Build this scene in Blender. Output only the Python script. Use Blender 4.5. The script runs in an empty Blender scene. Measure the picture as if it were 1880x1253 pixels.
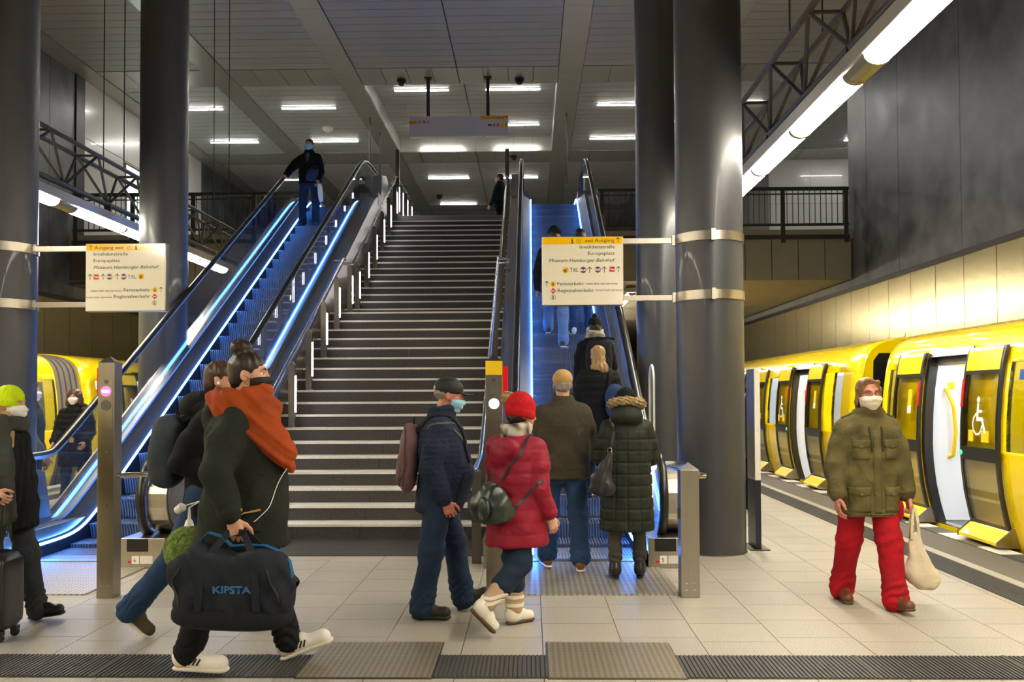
import bpy, bmesh, math, random
import numpy as np
from mathutils import Vector, Matrix, Euler
from mathutils.bvhtree import BVHTree
random.seed(7)
SC = bpy.context.scene
COL = SC.collection
PI = math.pi
R = math.radians

# ------------------------------------------------------------------ camera
cam_data = bpy.data.cameras.new('camera')
cam = bpy.data.objects.new('camera', cam_data)
COL.objects.link(cam)
cam_data.sensor_width = 36.0
cam_data.lens = 36.0 * 1640.0 / 1880.0
cam_data.shift_y = 55.6 / 1880.0
cam_data.clip_start = 0.05
cam_data.clip_end = 300
cam.matrix_world = (Matrix.Translation((0, 0, 1.575)) @ Matrix.Rotation(R(1.22), 4, 'Z')
                    @ Matrix.Rotation(R(91.5), 4, 'X') @ Matrix.Rotation(R(-0.25), 4, 'Z'))
SC.camera = cam

# ------------------------------------------------------------------ world, exposure
w = bpy.data.worlds.new('world'); SC.world = w; w.use_nodes = True
w.node_tree.nodes['Background'].inputs[0].default_value = (0.0, 0.0, 0.0, 1)
w.node_tree.nodes['Background'].inputs[1].default_value = 0.0
vs = SC.view_settings
vs.view_transform = 'Standard'; vs.look = 'None'; vs.exposure = 0.45; vs.gamma = 1.0
vs.use_curve_mapping = False
TUBE_E = 62.0      # platform light line
CEIL_E = 62.0      # ceiling battens of the hall
POST_E = 14.0       # light slots in the stair posts
BLUE_E = 34.0       # escalator skirt light

# ------------------------------------------------------------------ materials
def lin(h):
    if isinstance(h, str):
        h = h.lstrip('#'); c = [int(h[i:i+2], 16) / 255 for i in (0, 2, 4)]
        return tuple(x / 12.92 if x <= 0.04045 else ((x + 0.055) / 1.055) ** 2.4 for x in c)
    return tuple(h)
MATS = {}
def mat(name, col, rough=0.5, metal=0.0, var=0.0, scale=8.0, bump=0.0, bscale=60.0, stretch=(1, 1, 1),
        emit=0.0, col2=None, detail=4.0, coat=0.0, spec=0.5, sheen=0.0, rvar=0.0, trans=0.0):
    """Principled material: colour noise between col and col2 (or a darker col), noise bump."""
    if name in MATS: return MATS[name]
    m = bpy.data.materials.new(name); m.use_nodes = True
    nt = m.node_tree; b = nt.nodes['Principled BSDF']; L = nt.links
    c = lin(col)
    b.inputs['Base Color'].default_value = (*c, 1)
    b.inputs['Roughness'].default_value = rough
    b.inputs['Metallic'].default_value = metal
    b.inputs['Specular IOR Level'].default_value = spec
    b.inputs['Coat Weight'].default_value = coat
    b.inputs['Sheen Weight'].default_value = sheen
    if trans: b.inputs['Transmission Weight'].default_value = trans
    if emit:
        b.inputs['Emission Color'].default_value = (*c, 1)
        b.inputs['Emission Strength'].default_value = emit
    if var or bump or rvar:
        tc = nt.nodes.new('ShaderNodeTexCoord'); mp = nt.nodes.new('ShaderNodeMapping')
        mp.inputs['Scale'].default_value = stretch
        L.new(tc.outputs['Object'], mp.inputs['Vector'])
        if var or rvar:
            n = nt.nodes.new('ShaderNodeTexNoise'); n.inputs['Scale'].default_value = scale
            n.inputs['Detail'].default_value = detail
            L.new(mp.outputs[0], n.inputs['Vector'])
            cr = nt.nodes.new('ShaderNodeMapRange')
            cr.inputs['From Min'].default_value = 0.3; cr.inputs['From Max'].default_value = 0.7
            L.new(n.outputs['Fac'], cr.inputs['Value'])
            if var:
                mx = nt.nodes.new('ShaderNodeMix'); mx.data_type = 'RGBA'
                d = lin(col2) if col2 else tuple(x * (1 - var) for x in c)
                mx.inputs['A'].default_value = (*d, 1); mx.inputs['B'].default_value = (*c, 1)
                L.new(cr.outputs[0], mx.inputs['Factor']); L.new(mx.outputs['Result'], b.inputs['Base Color'])
            if rvar:
                mr = nt.nodes.new('ShaderNodeMapRange')
                mr.inputs['To Min'].default_value = max(0, rough - rvar); mr.inputs['To Max'].default_value = rough + rvar
                L.new(n.outputs['Fac'], mr.inputs['Value']); L.new(mr.outputs[0], b.inputs['Roughness'])
        if bump:
            n2 = nt.nodes.new('ShaderNodeTexNoise'); n2.inputs['Scale'].default_value = bscale
            n2.inputs['Detail'].default_value = 3
            L.new(mp.outputs[0], n2.inputs['Vector'])
            bp = nt.nodes.new('ShaderNodeBump'); bp.inputs['Strength'].default_value = min(1, bump)
            bp.inputs['Distance'].default_value = 0.02
            L.new(n2.outputs['Fac'], bp.inputs['Height']); L.new(bp.outputs[0], b.inputs['Normal'])
    MATS[name] = m
    return m

def granite(name, c1, c2, rough=0.6, big=0.12):
    """Speckled stone: fine two-tone grain and a slow soft stain on top."""
    m = bpy.data.materials.new(name); m.use_nodes = True
    nt = m.node_tree; b = nt.nodes['Principled BSDF']; L = nt.links
    tc = nt.nodes.new('ShaderNodeTexCoord'); gi = nt.nodes.new('ShaderNodeNewGeometry')
    n = nt.nodes.new('ShaderNodeTexNoise'); n.inputs['Scale'].default_value = 140; n.inputs['Detail'].default_value = 3
    L.new(gi.outputs['Position'], n.inputs['Vector'])
    cr = nt.nodes.new('ShaderNodeValToRGB')
    cr.color_ramp.elements[0].position = 0.38; cr.color_ramp.elements[0].color = (*lin(c2), 1)
    cr.color_ramp.elements[1].position = 0.56; cr.color_ramp.elements[1].color = (*lin(c1), 1)
    L.new(n.outputs['Fac'], cr.inputs['Fac'])
    n2 = nt.nodes.new('ShaderNodeTexNoise'); n2.inputs['Scale'].default_value = 0.9; n2.inputs['Detail'].default_value = 5
    L.new(gi.outputs['Position'], n2.inputs['Vector'])
    mr = nt.nodes.new('ShaderNodeMapRange'); mr.inputs['From Min'].default_value = 0.3; mr.inputs['From Max'].default_value = 0.7
    mr.inputs['To Min'].default_value = 1 - big; mr.inputs['To Max'].default_value = 1 + big * 0.4
    L.new(n2.outputs['Fac'], mr.inputs['Value'])
    oi = nt.nodes.new('ShaderNodeObjectInfo')
    m2 = nt.nodes.new('ShaderNodeMapRange'); m2.inputs['To Min'].default_value = 0.95; m2.inputs['To Max'].default_value = 1.03
    L.new(oi.outputs['Random'], m2.inputs['Value'])
    mu = nt.nodes.new('ShaderNodeMath'); mu.operation = 'MULTIPLY'
    L.new(mr.outputs[0], mu.inputs[0]); L.new(m2.outputs[0], mu.inputs[1])
    mx = nt.nodes.new('ShaderNodeVectorMath'); mx.operation = 'SCALE'
    L.new(cr.outputs[0], mx.inputs[0]); L.new(mu.outputs[0], mx.inputs['Scale'])
    L.new(mx.outputs[0], b.inputs['Base Color'])
    b.inputs['Roughness'].default_value = rough
    MATS[name] = m; return m

def clear(name, tint=(0.9, 0.95, 1.0), refl=0.08, rough=0.02):
    """Thin pane: see-through with a fresnel sheen."""
    m = bpy.data.materials.new(name); m.use_nodes = True
    nt = m.node_tree; L = nt.links
    nt.nodes.remove(nt.nodes['Principled BSDF']); out = nt.nodes['Material Output']
    t = nt.nodes.new('ShaderNodeBsdfTransparent'); t.inputs[0].default_value = (*tint, 1)
    g = nt.nodes.new('ShaderNodeBsdfGlossy'); g.inputs['Roughness'].default_value = rough
    lw = nt.nodes.new('ShaderNodeLayerWeight'); lw.inputs[0].default_value = 0.25
    mr = nt.nodes.new('ShaderNodeMapRange'); mr.inputs['To Min'].default_value = refl; mr.inputs['To Max'].default_value = 0.35
    L.new(lw.outputs['Fresnel'], mr.inputs['Value'])
    mx = nt.nodes.new('ShaderNodeMixShader')
    L.new(mr.outputs[0], mx.inputs[0]); L.new(t.outputs[0], mx.inputs[1]); L.new(g.outputs[0], mx.inputs[2])
    L.new(mx.outputs[0], out.inputs['Surface'])
    MATS[name] = m; return m

def diamond(name, c1, c2, rough=0.35, s=36.0):
    """Lozenge tread plate: small raised bars in two directions, as relief and worn tops."""
    m = bpy.data.materials.new(name); m.use_nodes = True
    nt = m.node_tree; b = nt.nodes['Principled BSDF']; L = nt.links
    gi = nt.nodes.new('ShaderNodeNewGeometry')
    mp = nt.nodes.new('ShaderNodeMapping'); mp.inputs['Rotation'].default_value = (0, 0, R(45))
    L.new(gi.outputs['Position'], mp.inputs['Vector'])
    ck = nt.nodes.new('ShaderNodeTexChecker'); ck.inputs['Scale'].default_value = s
    L.new(mp.outputs[0], ck.inputs['Vector'])
    n = nt.nodes.new('ShaderNodeTexNoise'); n.inputs['Scale'].default_value = 2.0
    L.new(gi.outputs['Position'], n.inputs['Vector'])
    mx = nt.nodes.new('ShaderNodeMix'); mx.data_type = 'RGBA'
    mx.inputs['A'].default_value = (*lin(c2), 1); mx.inputs['B'].default_value = (*lin(c1), 1)
    L.new(ck.outputs['Fac'], mx.inputs['Factor']); L.new(mx.outputs['Result'], b.inputs['Base Color'])
    bp = nt.nodes.new('ShaderNodeBump'); bp.inputs['Strength'].default_value = 0.6; bp.inputs['Distance'].default_value = 0.004
    L.new(ck.outputs['Fac'], bp.inputs['Height']); L.new(bp.outputs[0], b.inputs['Normal'])
    b.inputs['Roughness'].default_value = rough; b.inputs['Metallic'].default_value = 0.6
    MATS[name] = m; return m

# ------------------------------------------------------------------ mesh helpers
class MB:
    def __init__(s): s.v = []; s.f = []
    def add(s, vs, fs):
        o = len(s.v); s.v.extend([tuple(p) for p in vs]); s.f.extend([tuple(i + o for i in f) for f in fs]); return s
    def box(s, x0, x1, y0, y1, z0, z1, bottom=True):
        vs = [(x0,y0,z0),(x1,y0,z0),(x1,y1,z0),(x0,y1,z0),(x0,y0,z1),(x1,y0,z1),(x1,y1,z1),(x0,y1,z1)]
        fs = [(4,5,6,7),(0,1,5,4),(1,2,6,5),(2,3,7,6),(3,0,4,7)]
        if bottom: fs.append((3,2,1,0))
        return s.add(vs, fs)
    def bar(s, a, b, r, n=8, r2=None, caps=True):
        """round bar from a to b"""
        a = Vector(a); b = Vector(b); d = (b - a).normalized()
        u = d.orthogonal().normalized(); v = d.cross(u)
        r2 = r if r2 is None else r2
        vs = []; fs = []
        for p, q in ((a, r), (b, r2)):
            for i in range(n):
                t = 2 * PI * i / n; vs.append(p + (u * math.cos(t) + v * math.sin(t)) * q)
        for i in range(n):
            j = (i + 1) % n; fs.append((i, j, n + j, n + i))
        if caps: fs.append(tuple(range(n - 1, -1, -1))); fs.append(tuple(range(n, 2 * n)))
        return s.add(vs, fs)
    def beam(s, a, b, w, h, up=(0, 0, 1)):
        """rectangular bar from a to b, w across, h along up"""
        a = Vector(a); b = Vector(b); d = (b - a).normalized(); upv = Vector(up)
        u = d.cross(upv).normalized(); v = u.cross(d)
        vs = [p + u * x * w / 2 + v * y * h / 2 for p in (a, b) for x, y in ((-1,-1),(1,-1),(1,1),(-1,1))]
        return s.add(vs, [(0,1,2,3)[::-1],(4,5,6,7),(0,1,5,4),(1,2,6,5),(2,3,7,6),(3,0,4,7)])
    def prism(s, poly, axis, t0, t1):
        """polygon (a,b) extruded along axis 'x','y','z' from t0 to t1"""
        def P(a, b, t):
            return (t, a, b) if axis == 'x' else ((a, t, b) if axis == 'y' else (a, b, t))
        n = len(poly)
        vs = [P(a, b, t0) for a, b in poly] + [P(a, b, t1) for a, b in poly]
        fs = [tuple(range(n)), tuple(range(2 * n - 1, n - 1, -1))]
        fs += [(i, n + i, n + (i + 1) % n, (i + 1) % n) for i in range(n)]
        return s.add(vs, fs)
    def sweep(s, path, prof, closed=True, caps=True, up=(1, 0, 0)):
        """profile (u along 'up', v along the path normal) swept along a list of points"""
        upv = Vector(up); P = [Vector(p) for p in path]; n = len(P); k = len(prof); vs = []; fs = []
        for i in range(n):
            d = (P[min(i + 1, n - 1)] - P[max(i - 1, 0)]).normalized()
            nn = upv.cross(d).normalized()
            for a, b in prof: vs.append(P[i] + upv * a + nn * b)
        m = k if closed else k - 1
        for i in range(n - 1):
            for j in range(m):
                q = (j + 1) % k
                fs.append((i * k + j, i * k + q, (i + 1) * k + q, (i + 1) * k + j))
        if caps and closed: fs.append(tuple(range(k - 1, -1, -1))); fs.append(tuple(range((n - 1) * k, n * k)))
        return s.add(vs, fs)
    def tube(s, path, r, n=8, caps=True):
        P = [Vector(p) for p in path]; m = len(P); vs = []; fs = []
        u = None
        for i in range(m):
            d = (P[min(i + 1, m - 1)] - P[max(i - 1, 0)]).normalized()
            u = d.orthogonal().normalized() if u is None else (u - d * u.dot(d)).normalized()
            v = d.cross(u)
            rr = r[i] if isinstance(r, (list, tuple)) else r
            for j in range(n):
                t = 2 * PI * j / n; vs.append(P[i] + (u * math.cos(t) + v * math.sin(t)) * rr)
        for i in range(m - 1):
            for j in range(n):
                q = (j + 1) % n; fs.append((i*n+j, i*n+q, (i+1)*n+q, (i+1)*n+j))
        if caps: fs.append(tuple(range(n - 1, -1, -1))); fs.append(tuple(range((m - 1) * n, m * n)))
        return s.add(vs, fs)
    def lathe(s, prof, n=24, c=(0, 0, 0)):
        vs = []; fs = []
        for r, z in prof:
            for i in range(n):
                t = 2 * PI * i / n; vs.append((c[0] + r * math.cos(t), c[1] + r * math.sin(t), c[2] + z))
        for a in range(len(prof) - 1):
            for i in range(n):
                j = (i + 1) % n; fs.append((a*n+i, a*n+j, (a+1)*n+j, (a+1)*n+i))
        fs.append(tuple(range(n - 1, -1, -1))); fs.append(tuple(range((len(prof) - 1) * n, len(prof) * n)))
        return s.add(vs, fs)
    def mesh(s, name):
        me = bpy.data.meshes.new(name); me.from_pydata(s.v, [], s.f); me.update(); return me
    def build(s, name, m=None, parent=None, smooth=False, bevel=0.0, loc=None, fix=True):
        me = s.mesh(name)
        if fix:
            bm = bmesh.new(); bm.from_mesh(me); bmesh.ops.recalc_face_normals(bm, faces=bm.faces); bm.to_mesh(me); bm.free()
        o = link(name, me, m, parent, loc)
        if smooth: shade(o, smooth)
        if bevel:
            bv = o.modifiers.new('bevel', 'BEVEL'); bv.width = bevel; bv.segments = 2; bv.limit_method = 'ANGLE'
        return o

def link(name, me, m=None, parent=None, loc=None):
    o = bpy.data.objects.new(name, me); COL.objects.link(o)
    if m is not None and len(me.materials) == 0: me.materials.append(MATS[m] if isinstance(m, str) else m)
    if parent is not None: o.parent = parent
    if loc is not None: o.location = loc
    return o
def shade(o, ang=0.7):
    me = o.data
    me.polygons.foreach_set('use_smooth', [True] * len(me.polygons))
    if ang is not True and ang < 3:
        me.set_sharp_from_angle(angle=ang)
    me.update()
def empty(name, loc=(0, 0, 0), rz=0.0):
    o = bpy.data.objects.new(name, None); COL.objects.link(o); o.location = loc; o.rotation_euler = (0, 0, rz)
    o.empty_display_size = 0.1
    return o
def tag(o, label=None, cat=None, group=None, kind=None):
    if label: o['label'] = label
    if cat: o['category'] = cat
    if group: o['group'] = group
    if kind: o['kind'] = kind
    return o
def struct(o): o['kind'] = 'structure'; return o
def copy_tree(o, parent=None):
    c = o.copy(); COL.objects.link(c); c.parent = parent
    if parent is not None: c.matrix_parent_inverse = o.matrix_parent_inverse.copy()
    for ch in [x for x in bpy.data.objects if x.parent == o]: copy_tree(ch, c)
    return c
_TX = {}
def _text_raw(body, shear, bold):
    cu = bpy.data.curves.new('lettering', 'FONT'); cu.body = body; cu.size = 1.0; cu.shear = shear
    cu.offset = bold; cu.resolution_u = 3
    o = bpy.data.objects.new('lettering', cu); COL.objects.link(o)
    dg = bpy.context.evaluated_depsgraph_get()
    me = bpy.data.meshes.new_from_object(o.evaluated_get(dg))
    bpy.data.objects.remove(o); bpy.data.curves.remove(cu)
    _TX[(body, shear, bold)] = me
for _b, _s, _o in [('exit', .25, 0), ('Ausgang', 0, 0), ('Invalidenstraße', 0, 0), ('Europaplatz', 0, 0), ('Museum Hamburger Bahnhof', .25, 0),
                   ('TXL', 0, 0), ('BUS', 0, .03), ('Tram', 0, .03), ('Bahn', 0, .03), ('S', 0, .05), ('Fernverkehr', 0, 0), ('Regionalverkehr', 0, 0),
                   ('main-line rail services', .25, 0), ('local train services', .25, 0), ('H', 0, 0), ('5', 0, 0), ('6', 0, 0), ('5040', 0, 0), ('KIPSTA', 0, .03), ('N', .2, .05)]:
    _text_raw(_b, _s, _o)
def text_mesh(body, size, shear=0.0, bold=0.0):
    """lettering as a mesh lying in the xy plane"""
    if (body, shear, bold) not in _TX: _text_raw(body, shear, bold)
    me = _TX[(body, shear, bold)].copy(); me.transform(Matrix.Scale(size, 4)); return me

# ------------------------------------------------------------------ palette
granite('floor_stone', '#b5aea0', '#878176', rough=0.42, big=0.10)
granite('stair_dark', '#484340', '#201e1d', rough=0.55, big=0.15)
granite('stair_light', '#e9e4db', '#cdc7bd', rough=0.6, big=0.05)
mat('grout', '#5e5950', 0.8)
mat('rib_dark', '#43423f', 0.55, var=0.25, scale=3)
mat('rib_base', '#43423f', 0.7)
mat('edge_white', '#cfccc2', 0.5, var=0.12, scale=5)
mat('edge_brown', '#5d5744', 0.5, var=0.2, scale=5)
mat('edge_blue', '#3c424c', 0.5, var=0.2, scale=5)
diamond('plate_steel', '#bdb5a4', '#8d8676', 0.4, 30)
diamond('plate_front', '#9b917e', '#7a715f', 0.45, 40)
mat('steel', '#a8a093', 0.32, 1.0, var=0.10, scale=30, stretch=(1, 1, 0.02))
mat('steel_dark', '#77726a', 0.36, 1.0, var=0.12, scale=30, stretch=(1, 1, 0.02))
mat('steel_bright', '#cdc8bf', 0.22, 1.0)
mat('steel_panel', '#b9b2a8', 0.28, 1.0, var=0.06, scale=12, stretch=(0.05, 0.05, 1))
mat('chrome', '#d8d6d2', 0.12, 1.0)
mat('column_grey', '#3c3d41', 0.38, 0.0, var=0.12, scale=2.5, bump=0.05, bscale=300, coat=0.06)
mat('rubber', '#17171a', 0.35)
mat('rubber_dull', '#101011', 0.7)
mat('deck_grey', '#6e7076', 0.38, 0.7, var=0.08, scale=20)
mat('skirt_dark', '#3a3f4a', 0.35, 0.8)
mat('step_metal', '#7d8188', 0.45, 0.45, var=0.1, scale=6)
mat('step_yellow', '#b9a03a', 0.6)
mat('concrete_dark', '#686b72', 0.42, var=0.5, col2='#2f3136', scale=1.5, detail=10, bump=0.15, bscale=30, rvar=0.18)
mat('concrete_mid', '#7b7a76', 0.7, var=0.2, scale=1.5, detail=6)
mat('wall_cream', '#e0d2a4', 0.25, 0.85, var=0.06, scale=0.8, rvar=0.05, bump=0.12, bscale=1.1)
mat('wall_white', '#d5d5d2', 0.25, 0.0, var=0.05, scale=1, coat=0.3)
mat('wall_joint', '#3d3a33', 0.8)
mat('ceiling_plank', '#a4a5a6', 0.45, 0.0, var=0.06, scale=1.2)
mat('ceiling_void', '#5c5c5a', 0.9)
mat('ceiling_band', '#b4b3ae', 0.20, 0.35, var=0.05, scale=1.0, bump=0.35, bscale=1.3)
mat('fascia', '#8a8577', 0.55, var=0.12, scale=2)
mat('soffit', '#a8a08a', 0.45)
mat('iron', '#3a3836', 0.45, 0.3)
mat('truss_grey', '#4f4d4c', 0.45, 0.5, var=0.1, scale=10)
mat('wire', '#2a2a2a', 0.5)
mat('lamp_housing', '#a9a69f', 0.35, 0.4)
mat('lamp_tube', (1.0, 0.915, 0.75), 0.4, emit=TUBE_E)
mat('lamp_cap', '#8d8569', 0.3, 0.5)
mat('lamp_ceiling', (1.0, 0.96, 0.88), 0.4, emit=CEIL_E)
mat('led_white', (0.95, 0.92, 1.0), 0.4, emit=POST_E)
mat('led_blue', (0.07, 0.28, 1.0), 0.4, emit=BLUE_E)
mat('led_ice', (0.55, 0.75, 1.0), 0.4, emit=7)
mat('yellow', '#f7d600', 0.22, 0.0, coat=0.6, var=0.04, scale=2)
mat('yellow_flat', '#e9c400', 0.45)
mat('black', '#141414', 0.35)
mat('black_matte', '#0e0e0f', 0.75)
mat('white', '#ecebe6', 0.4)
mat('offwhite', '#dcd9cf', 0.4)
mat('grey_plastic', '#8b8a86', 0.4)
mat('red', '#c5121b', 0.35)
mat('red_bright', '#e01010', 0.35)
mat('sign_white', '#e4decb', 0.10, coat=0.5)
mat('sign_yellow', '#f0bd10', 0.12, coat=0.5)
mat('sign_lilac', '#d6d2da', 0.3)
mat('ink', '#17140f', 0.5)
mat('sign_purple', '#6e1050', 0.4)
mat('sign_red', '#c81414', 0.4)
mat('sign_green', '#166b45', 0.4)
mat('sign_blue', '#1f4fa0', 0.4)
mat('cabin_white', '#dfe4ee', 0.35)
mat('cabin_floor', '#5a646e', 0.6)
mat('cabin_lamp', (0.9, 0.95, 1.0), 0.4, emit=16)
mat('door_black', '#1c1a19', 0.3, coat=0.3)
mat('signal_red', (1.0, 0.08, 0.30), 0.4, emit=2.2)
mat('signal_white', (0.80, 0.86, 1.0), 0.4, emit=5)
mat('signal_off', '#5d5a56', 0.4)
mat('green_button', (0.05, 0.75, 0.25), 0.4, emit=0.9)
mat('bellows', '#6d6660', 0.6)
clear('glass', (0.90, 0.94, 0.98), 0.05)
clear('train_glass', (0.92, 0.94, 0.95), 0.08)
clear('door_glass', (0.95, 0.95, 0.90), 0.09)

# ================================================================== THE SETTING
X_L, X_R = -12.1, 8.3            # side walls
Z_C = 10.2                       # ceiling of the hall
Z_U = 5.775                      # upper floor
Y_B = 23.1                       # front of the upper floor over the tracks
PE_R, PE_L = 4.78, -8.48         # platform edges
SR, ST, S0, SL = 0.165, 0.30, 9.78, 1.124     # stair rise, tread, foot, landing

# ---- platform floor
fb = MB(); fb.box(PE_L, PE_R, -20, 46, -0.9, -0.010)
floor = struct(fb.build('floor', 'grout'))
TW, TD = 0.5, 0.45
tile_me = MB().box(-TW/2 + .0025, TW/2 - .0025, -TD/2 + .0025, TD/2 - .0025, -0.012, 0.0, False).mesh('tile')
tile_me.materials.append(MATS['floor_stone'])
rest = MB(); ntile = 0
xs = [0.065 - TW/2 + TW * i for i in range(-17, 10)]
for j in range(-55, 95):
    yc = 4.84 + TD * j + TD/2
    for i, xc in enumerate(xs):
        off = 0.5 * TD if i % 2 else 0.0
        y = yc + off * 0.45
        if xc - TW/2 < PE_L + 0.2 or xc + TW/2 > 4.56: continue
        near = 4.4 < y < 11.6 and -4.2 < xc < 4.5 and abs(xc - 0.0) < 0.62 * y + 0.5
        under = 9.9 < y and -5.3 < xc < 1.5
        if near and not under and ntile < 296:
            o = link('tile', tile_me, None, floor, (xc, y, 0)); ntile += 1
        else:
            rest.box(xc - TW/2 + .0025, xc + TW/2 - .0025, y - TD/2 + .0025, y + TD/2 - .0025, -0.012, 0.0, False)
tag(rest.build('floor_tiles', 'floor_stone', floor, fix=False), kind='stuff')
# ribbed guidance strips: a dark bed and real ribs
def ribs(name, x0, x1, y0, y1, along, pitch=0.026, seg=0.9):
    r = struct(MB().box(x0, x1, y0, y1, -0.004, 0.002).build(name, 'rib_base'))
    m = MB()
    if along == 'y':
        n = int((x1 - x0) / pitch)
        for i in range(n):
            x = x0 + (i + .5) * pitch
            m.box(x - pitch * .30, x + pitch * .30, y0 + .01, y1 - .01, 0.002, 0.0085, False)
    else:
        n = int((y1 - y0) / pitch); ns = int((x1 - x0) / seg)
        for i in range(n):
            y = y0 + (i + .5) * pitch
            m.box(x0 + .01, x1 - .01, y - pitch * .30, y + pitch * .30, 0.002, 0.0085, False)
    tag(m.build('rib', 'rib_dark', r, fix=False), kind='stuff')
    k = 0; j = MB()
    if along == 'y':
        x = x0 + 0.44
        while x < x1:
            MB().box(x - .006, x + .006, y0, y1, 0.002, 0.0075).build('joint_strip', 'rib_dark', r); x += 0.88
    return r
ribs('trim_1', -8.2, 4.56, 4.99, 5.43, 'y')
ribs('trim_2', 3.62, 3.95, 5.45, 40, 'y', 0.026)
ribs('trim_3', -3.45, -0.45, 8.75, 9.76, 'x', 0.03)
ribs('trim_4', -7.65, -7.32, 5.45, 40, 'y', 0.026)
for k, (x0, x1) in enumerate(((-1.315, -0.565), (0.092, 0.85))):
    p = MB().box(x0, x1, 4.985, 5.69, 0.0, 0.010).build('floor_hatch', 'plate_front', bevel=0.002)
    tag(p, ['worn steel floor hatch set in the ribbed strip by the duffel bag', 'worn steel floor hatch set in the ribbed strip below the red coat'][k], 'hatch', 'steel floor hatches')
    MB().box(x0 - .008, x1 + .008, 4.977, 5.698, 0.0, 0.006).build('hatch_frame', 'steel_dark', p)
# platform edge tiles
ebase = struct(MB().box(4.55, PE_R, -20, 46, -0.9, -0.004).build('trim_5', 'grout'))
cyc = ['edge_white', 'edge_brown', 'edge_white', 'edge_brown', 'edge_white', 'edge_blue']
em = {}
for c in set(cyc):
    me = MB().box(4.552, PE_R, -.2235, .2235, -0.006, 0.001).mesh('edge_tile'); me.materials.append(MATS[c]); em[c] = me
for j in range(0, 68):
    y = 2.75 + 0.45 * j
    link('edge_tile', em[cyc[(j - 2) % 6]], None, ebase, (0, y, 0))
ebl = struct(MB().box(PE_L, PE_L + 0.22, -20, 46, -0.9, 0.001).build('trim_6', 'edge_white'))
# track beds
for n, (x0, x1) in enumerate(((PE_R, X_R), (X_L, PE_L))):
    struct(MB().box(x0, x1, -20, 60, -1.35, -1.2).build('floor', 'black_matte'))

# ---- side walls: cream panels below, dark concrete above, up to the upper floor
def side_wall(name, x, sgn, zb, trim):
    t = 0.3
    base = struct(MB().box(min(x, x + sgn * t), max(x, x + sgn * t), -20, 60, -1.3, zb).build(name, 'wall_joint'))
    pw = 1.2
    me = MB().box(min(x, x - sgn * .02), max(x, x - sgn * .02), -.0 + .011, pw - .011, -1.2, zb - .02).mesh('panel')
    me.materials.append(MATS['wall_cream'])
    for j in range(0, 34): link('panel', me, None, base, (0, 5.2 + pw * j if sgn > 0 else 5.1 + pw * j, 0))
    ld = struct(MB().box(min(x, x - sgn * .05), max(x, x - sgn * .05), -20, 60, zb - .02, zb + .09).build(trim, 'iron'))
    up = struct(MB().box(min(x, x + sgn * t), max(x, x + sgn * t), -20, 23.3, zb + .09, Z_C + .3).build(name, 'wall_joint'))
    y0 = 23.3; k = 0
    widths = [1.25, 1.9, 2.9, 2.9, 2.9, 2.9, 2.9, 2.9, 2.9, 2.9, 2.9, 2.9, 2.9, 2.9, 2.9]
    for wd in widths:
        MB().box(min(x, x - sgn * .02), max(x, x - sgn * .02), y0 - wd + .009, y0 - .009, zb + .09, Z_C + .25).build('concrete_panel', 'concrete_dark', up)
        y0 -= wd
        if y0 < -19: break
    return base, up
side_wall('wall_right', X_R, 1, 4.22, 'trim_7')
side_wall('wall_left', X_L, -1, 4.08, 'trim_8')
# lower wall above cream panels under the upper floor
for x, sgn, zb in ((X_R, 1, 4.31), (X_L, -1, 4.17)):
    struct(MB().box(min(x, x + sgn * .3), max(x, x + sgn * .3), 23.3, 60, zb, 5.7).build('wall_right' if sgn > 0 else 'wall_left', 'concrete_mid'))

# ---- upper floor slab, soffit, fascia
slab = struct(MB().box(X_L, X_R, Y_B, 60, 4.62, Z_U).build('floor', 'concrete_mid'))
MB().box(X_L, X_R, Y_B + .02, 60, Z_U, Z_U + .01).build('floor_finish', 'floor_stone', slab)
slab2 = struct(MB().box(-5.6, 1.75, 20.78, Y_B, Z_U - .35, Z_U).build('floor', 'concrete_mid'))
MB().box(-5.6, 1.75, 20.79, Y_B + .02, Z_U, Z_U + .01).build('floor_finish', 'floor_stone', slab2)
fas = struct(MB().box(X_L, X_R, Y_B - .02, Y_B, 4.5, 5.55).build('trim_9', 'wall_joint'))
pm = MB().box(.010, .670, Y_B - .05, Y_B - .02, 4.5, 5.54).mesh('panel'); pm.materials.append(MATS['fascia'])
x = X_R - .05 - .68
while x > X_L:
    if x > 1.0 or x < -5.9: link('panel', pm, None, fas, (x, 0, 0))
    x -= .68
MB().box(X_L, X_R, Y_B - .06, Y_B + .02, 5.55, Z_U + .02).build('slab_edge', 'fascia', fas)
sof = struct(MB().box(X_L, X_R, Y_B - .03, 60, 4.58, 4.62).build('ceiling', 'ceiling_void'))
for j in range(30):
    y = Y_B + .005 + j * .4
    MB().box(X_L + .1, X_R - .1, y, y + .393, 4.5, 4.57).build('plank', 'soffit', sof)
MB().box(X_L, X_R, 35.2, 60, 4.5, 4.57).build('soffit_panel', 'soffit', sof)

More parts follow.
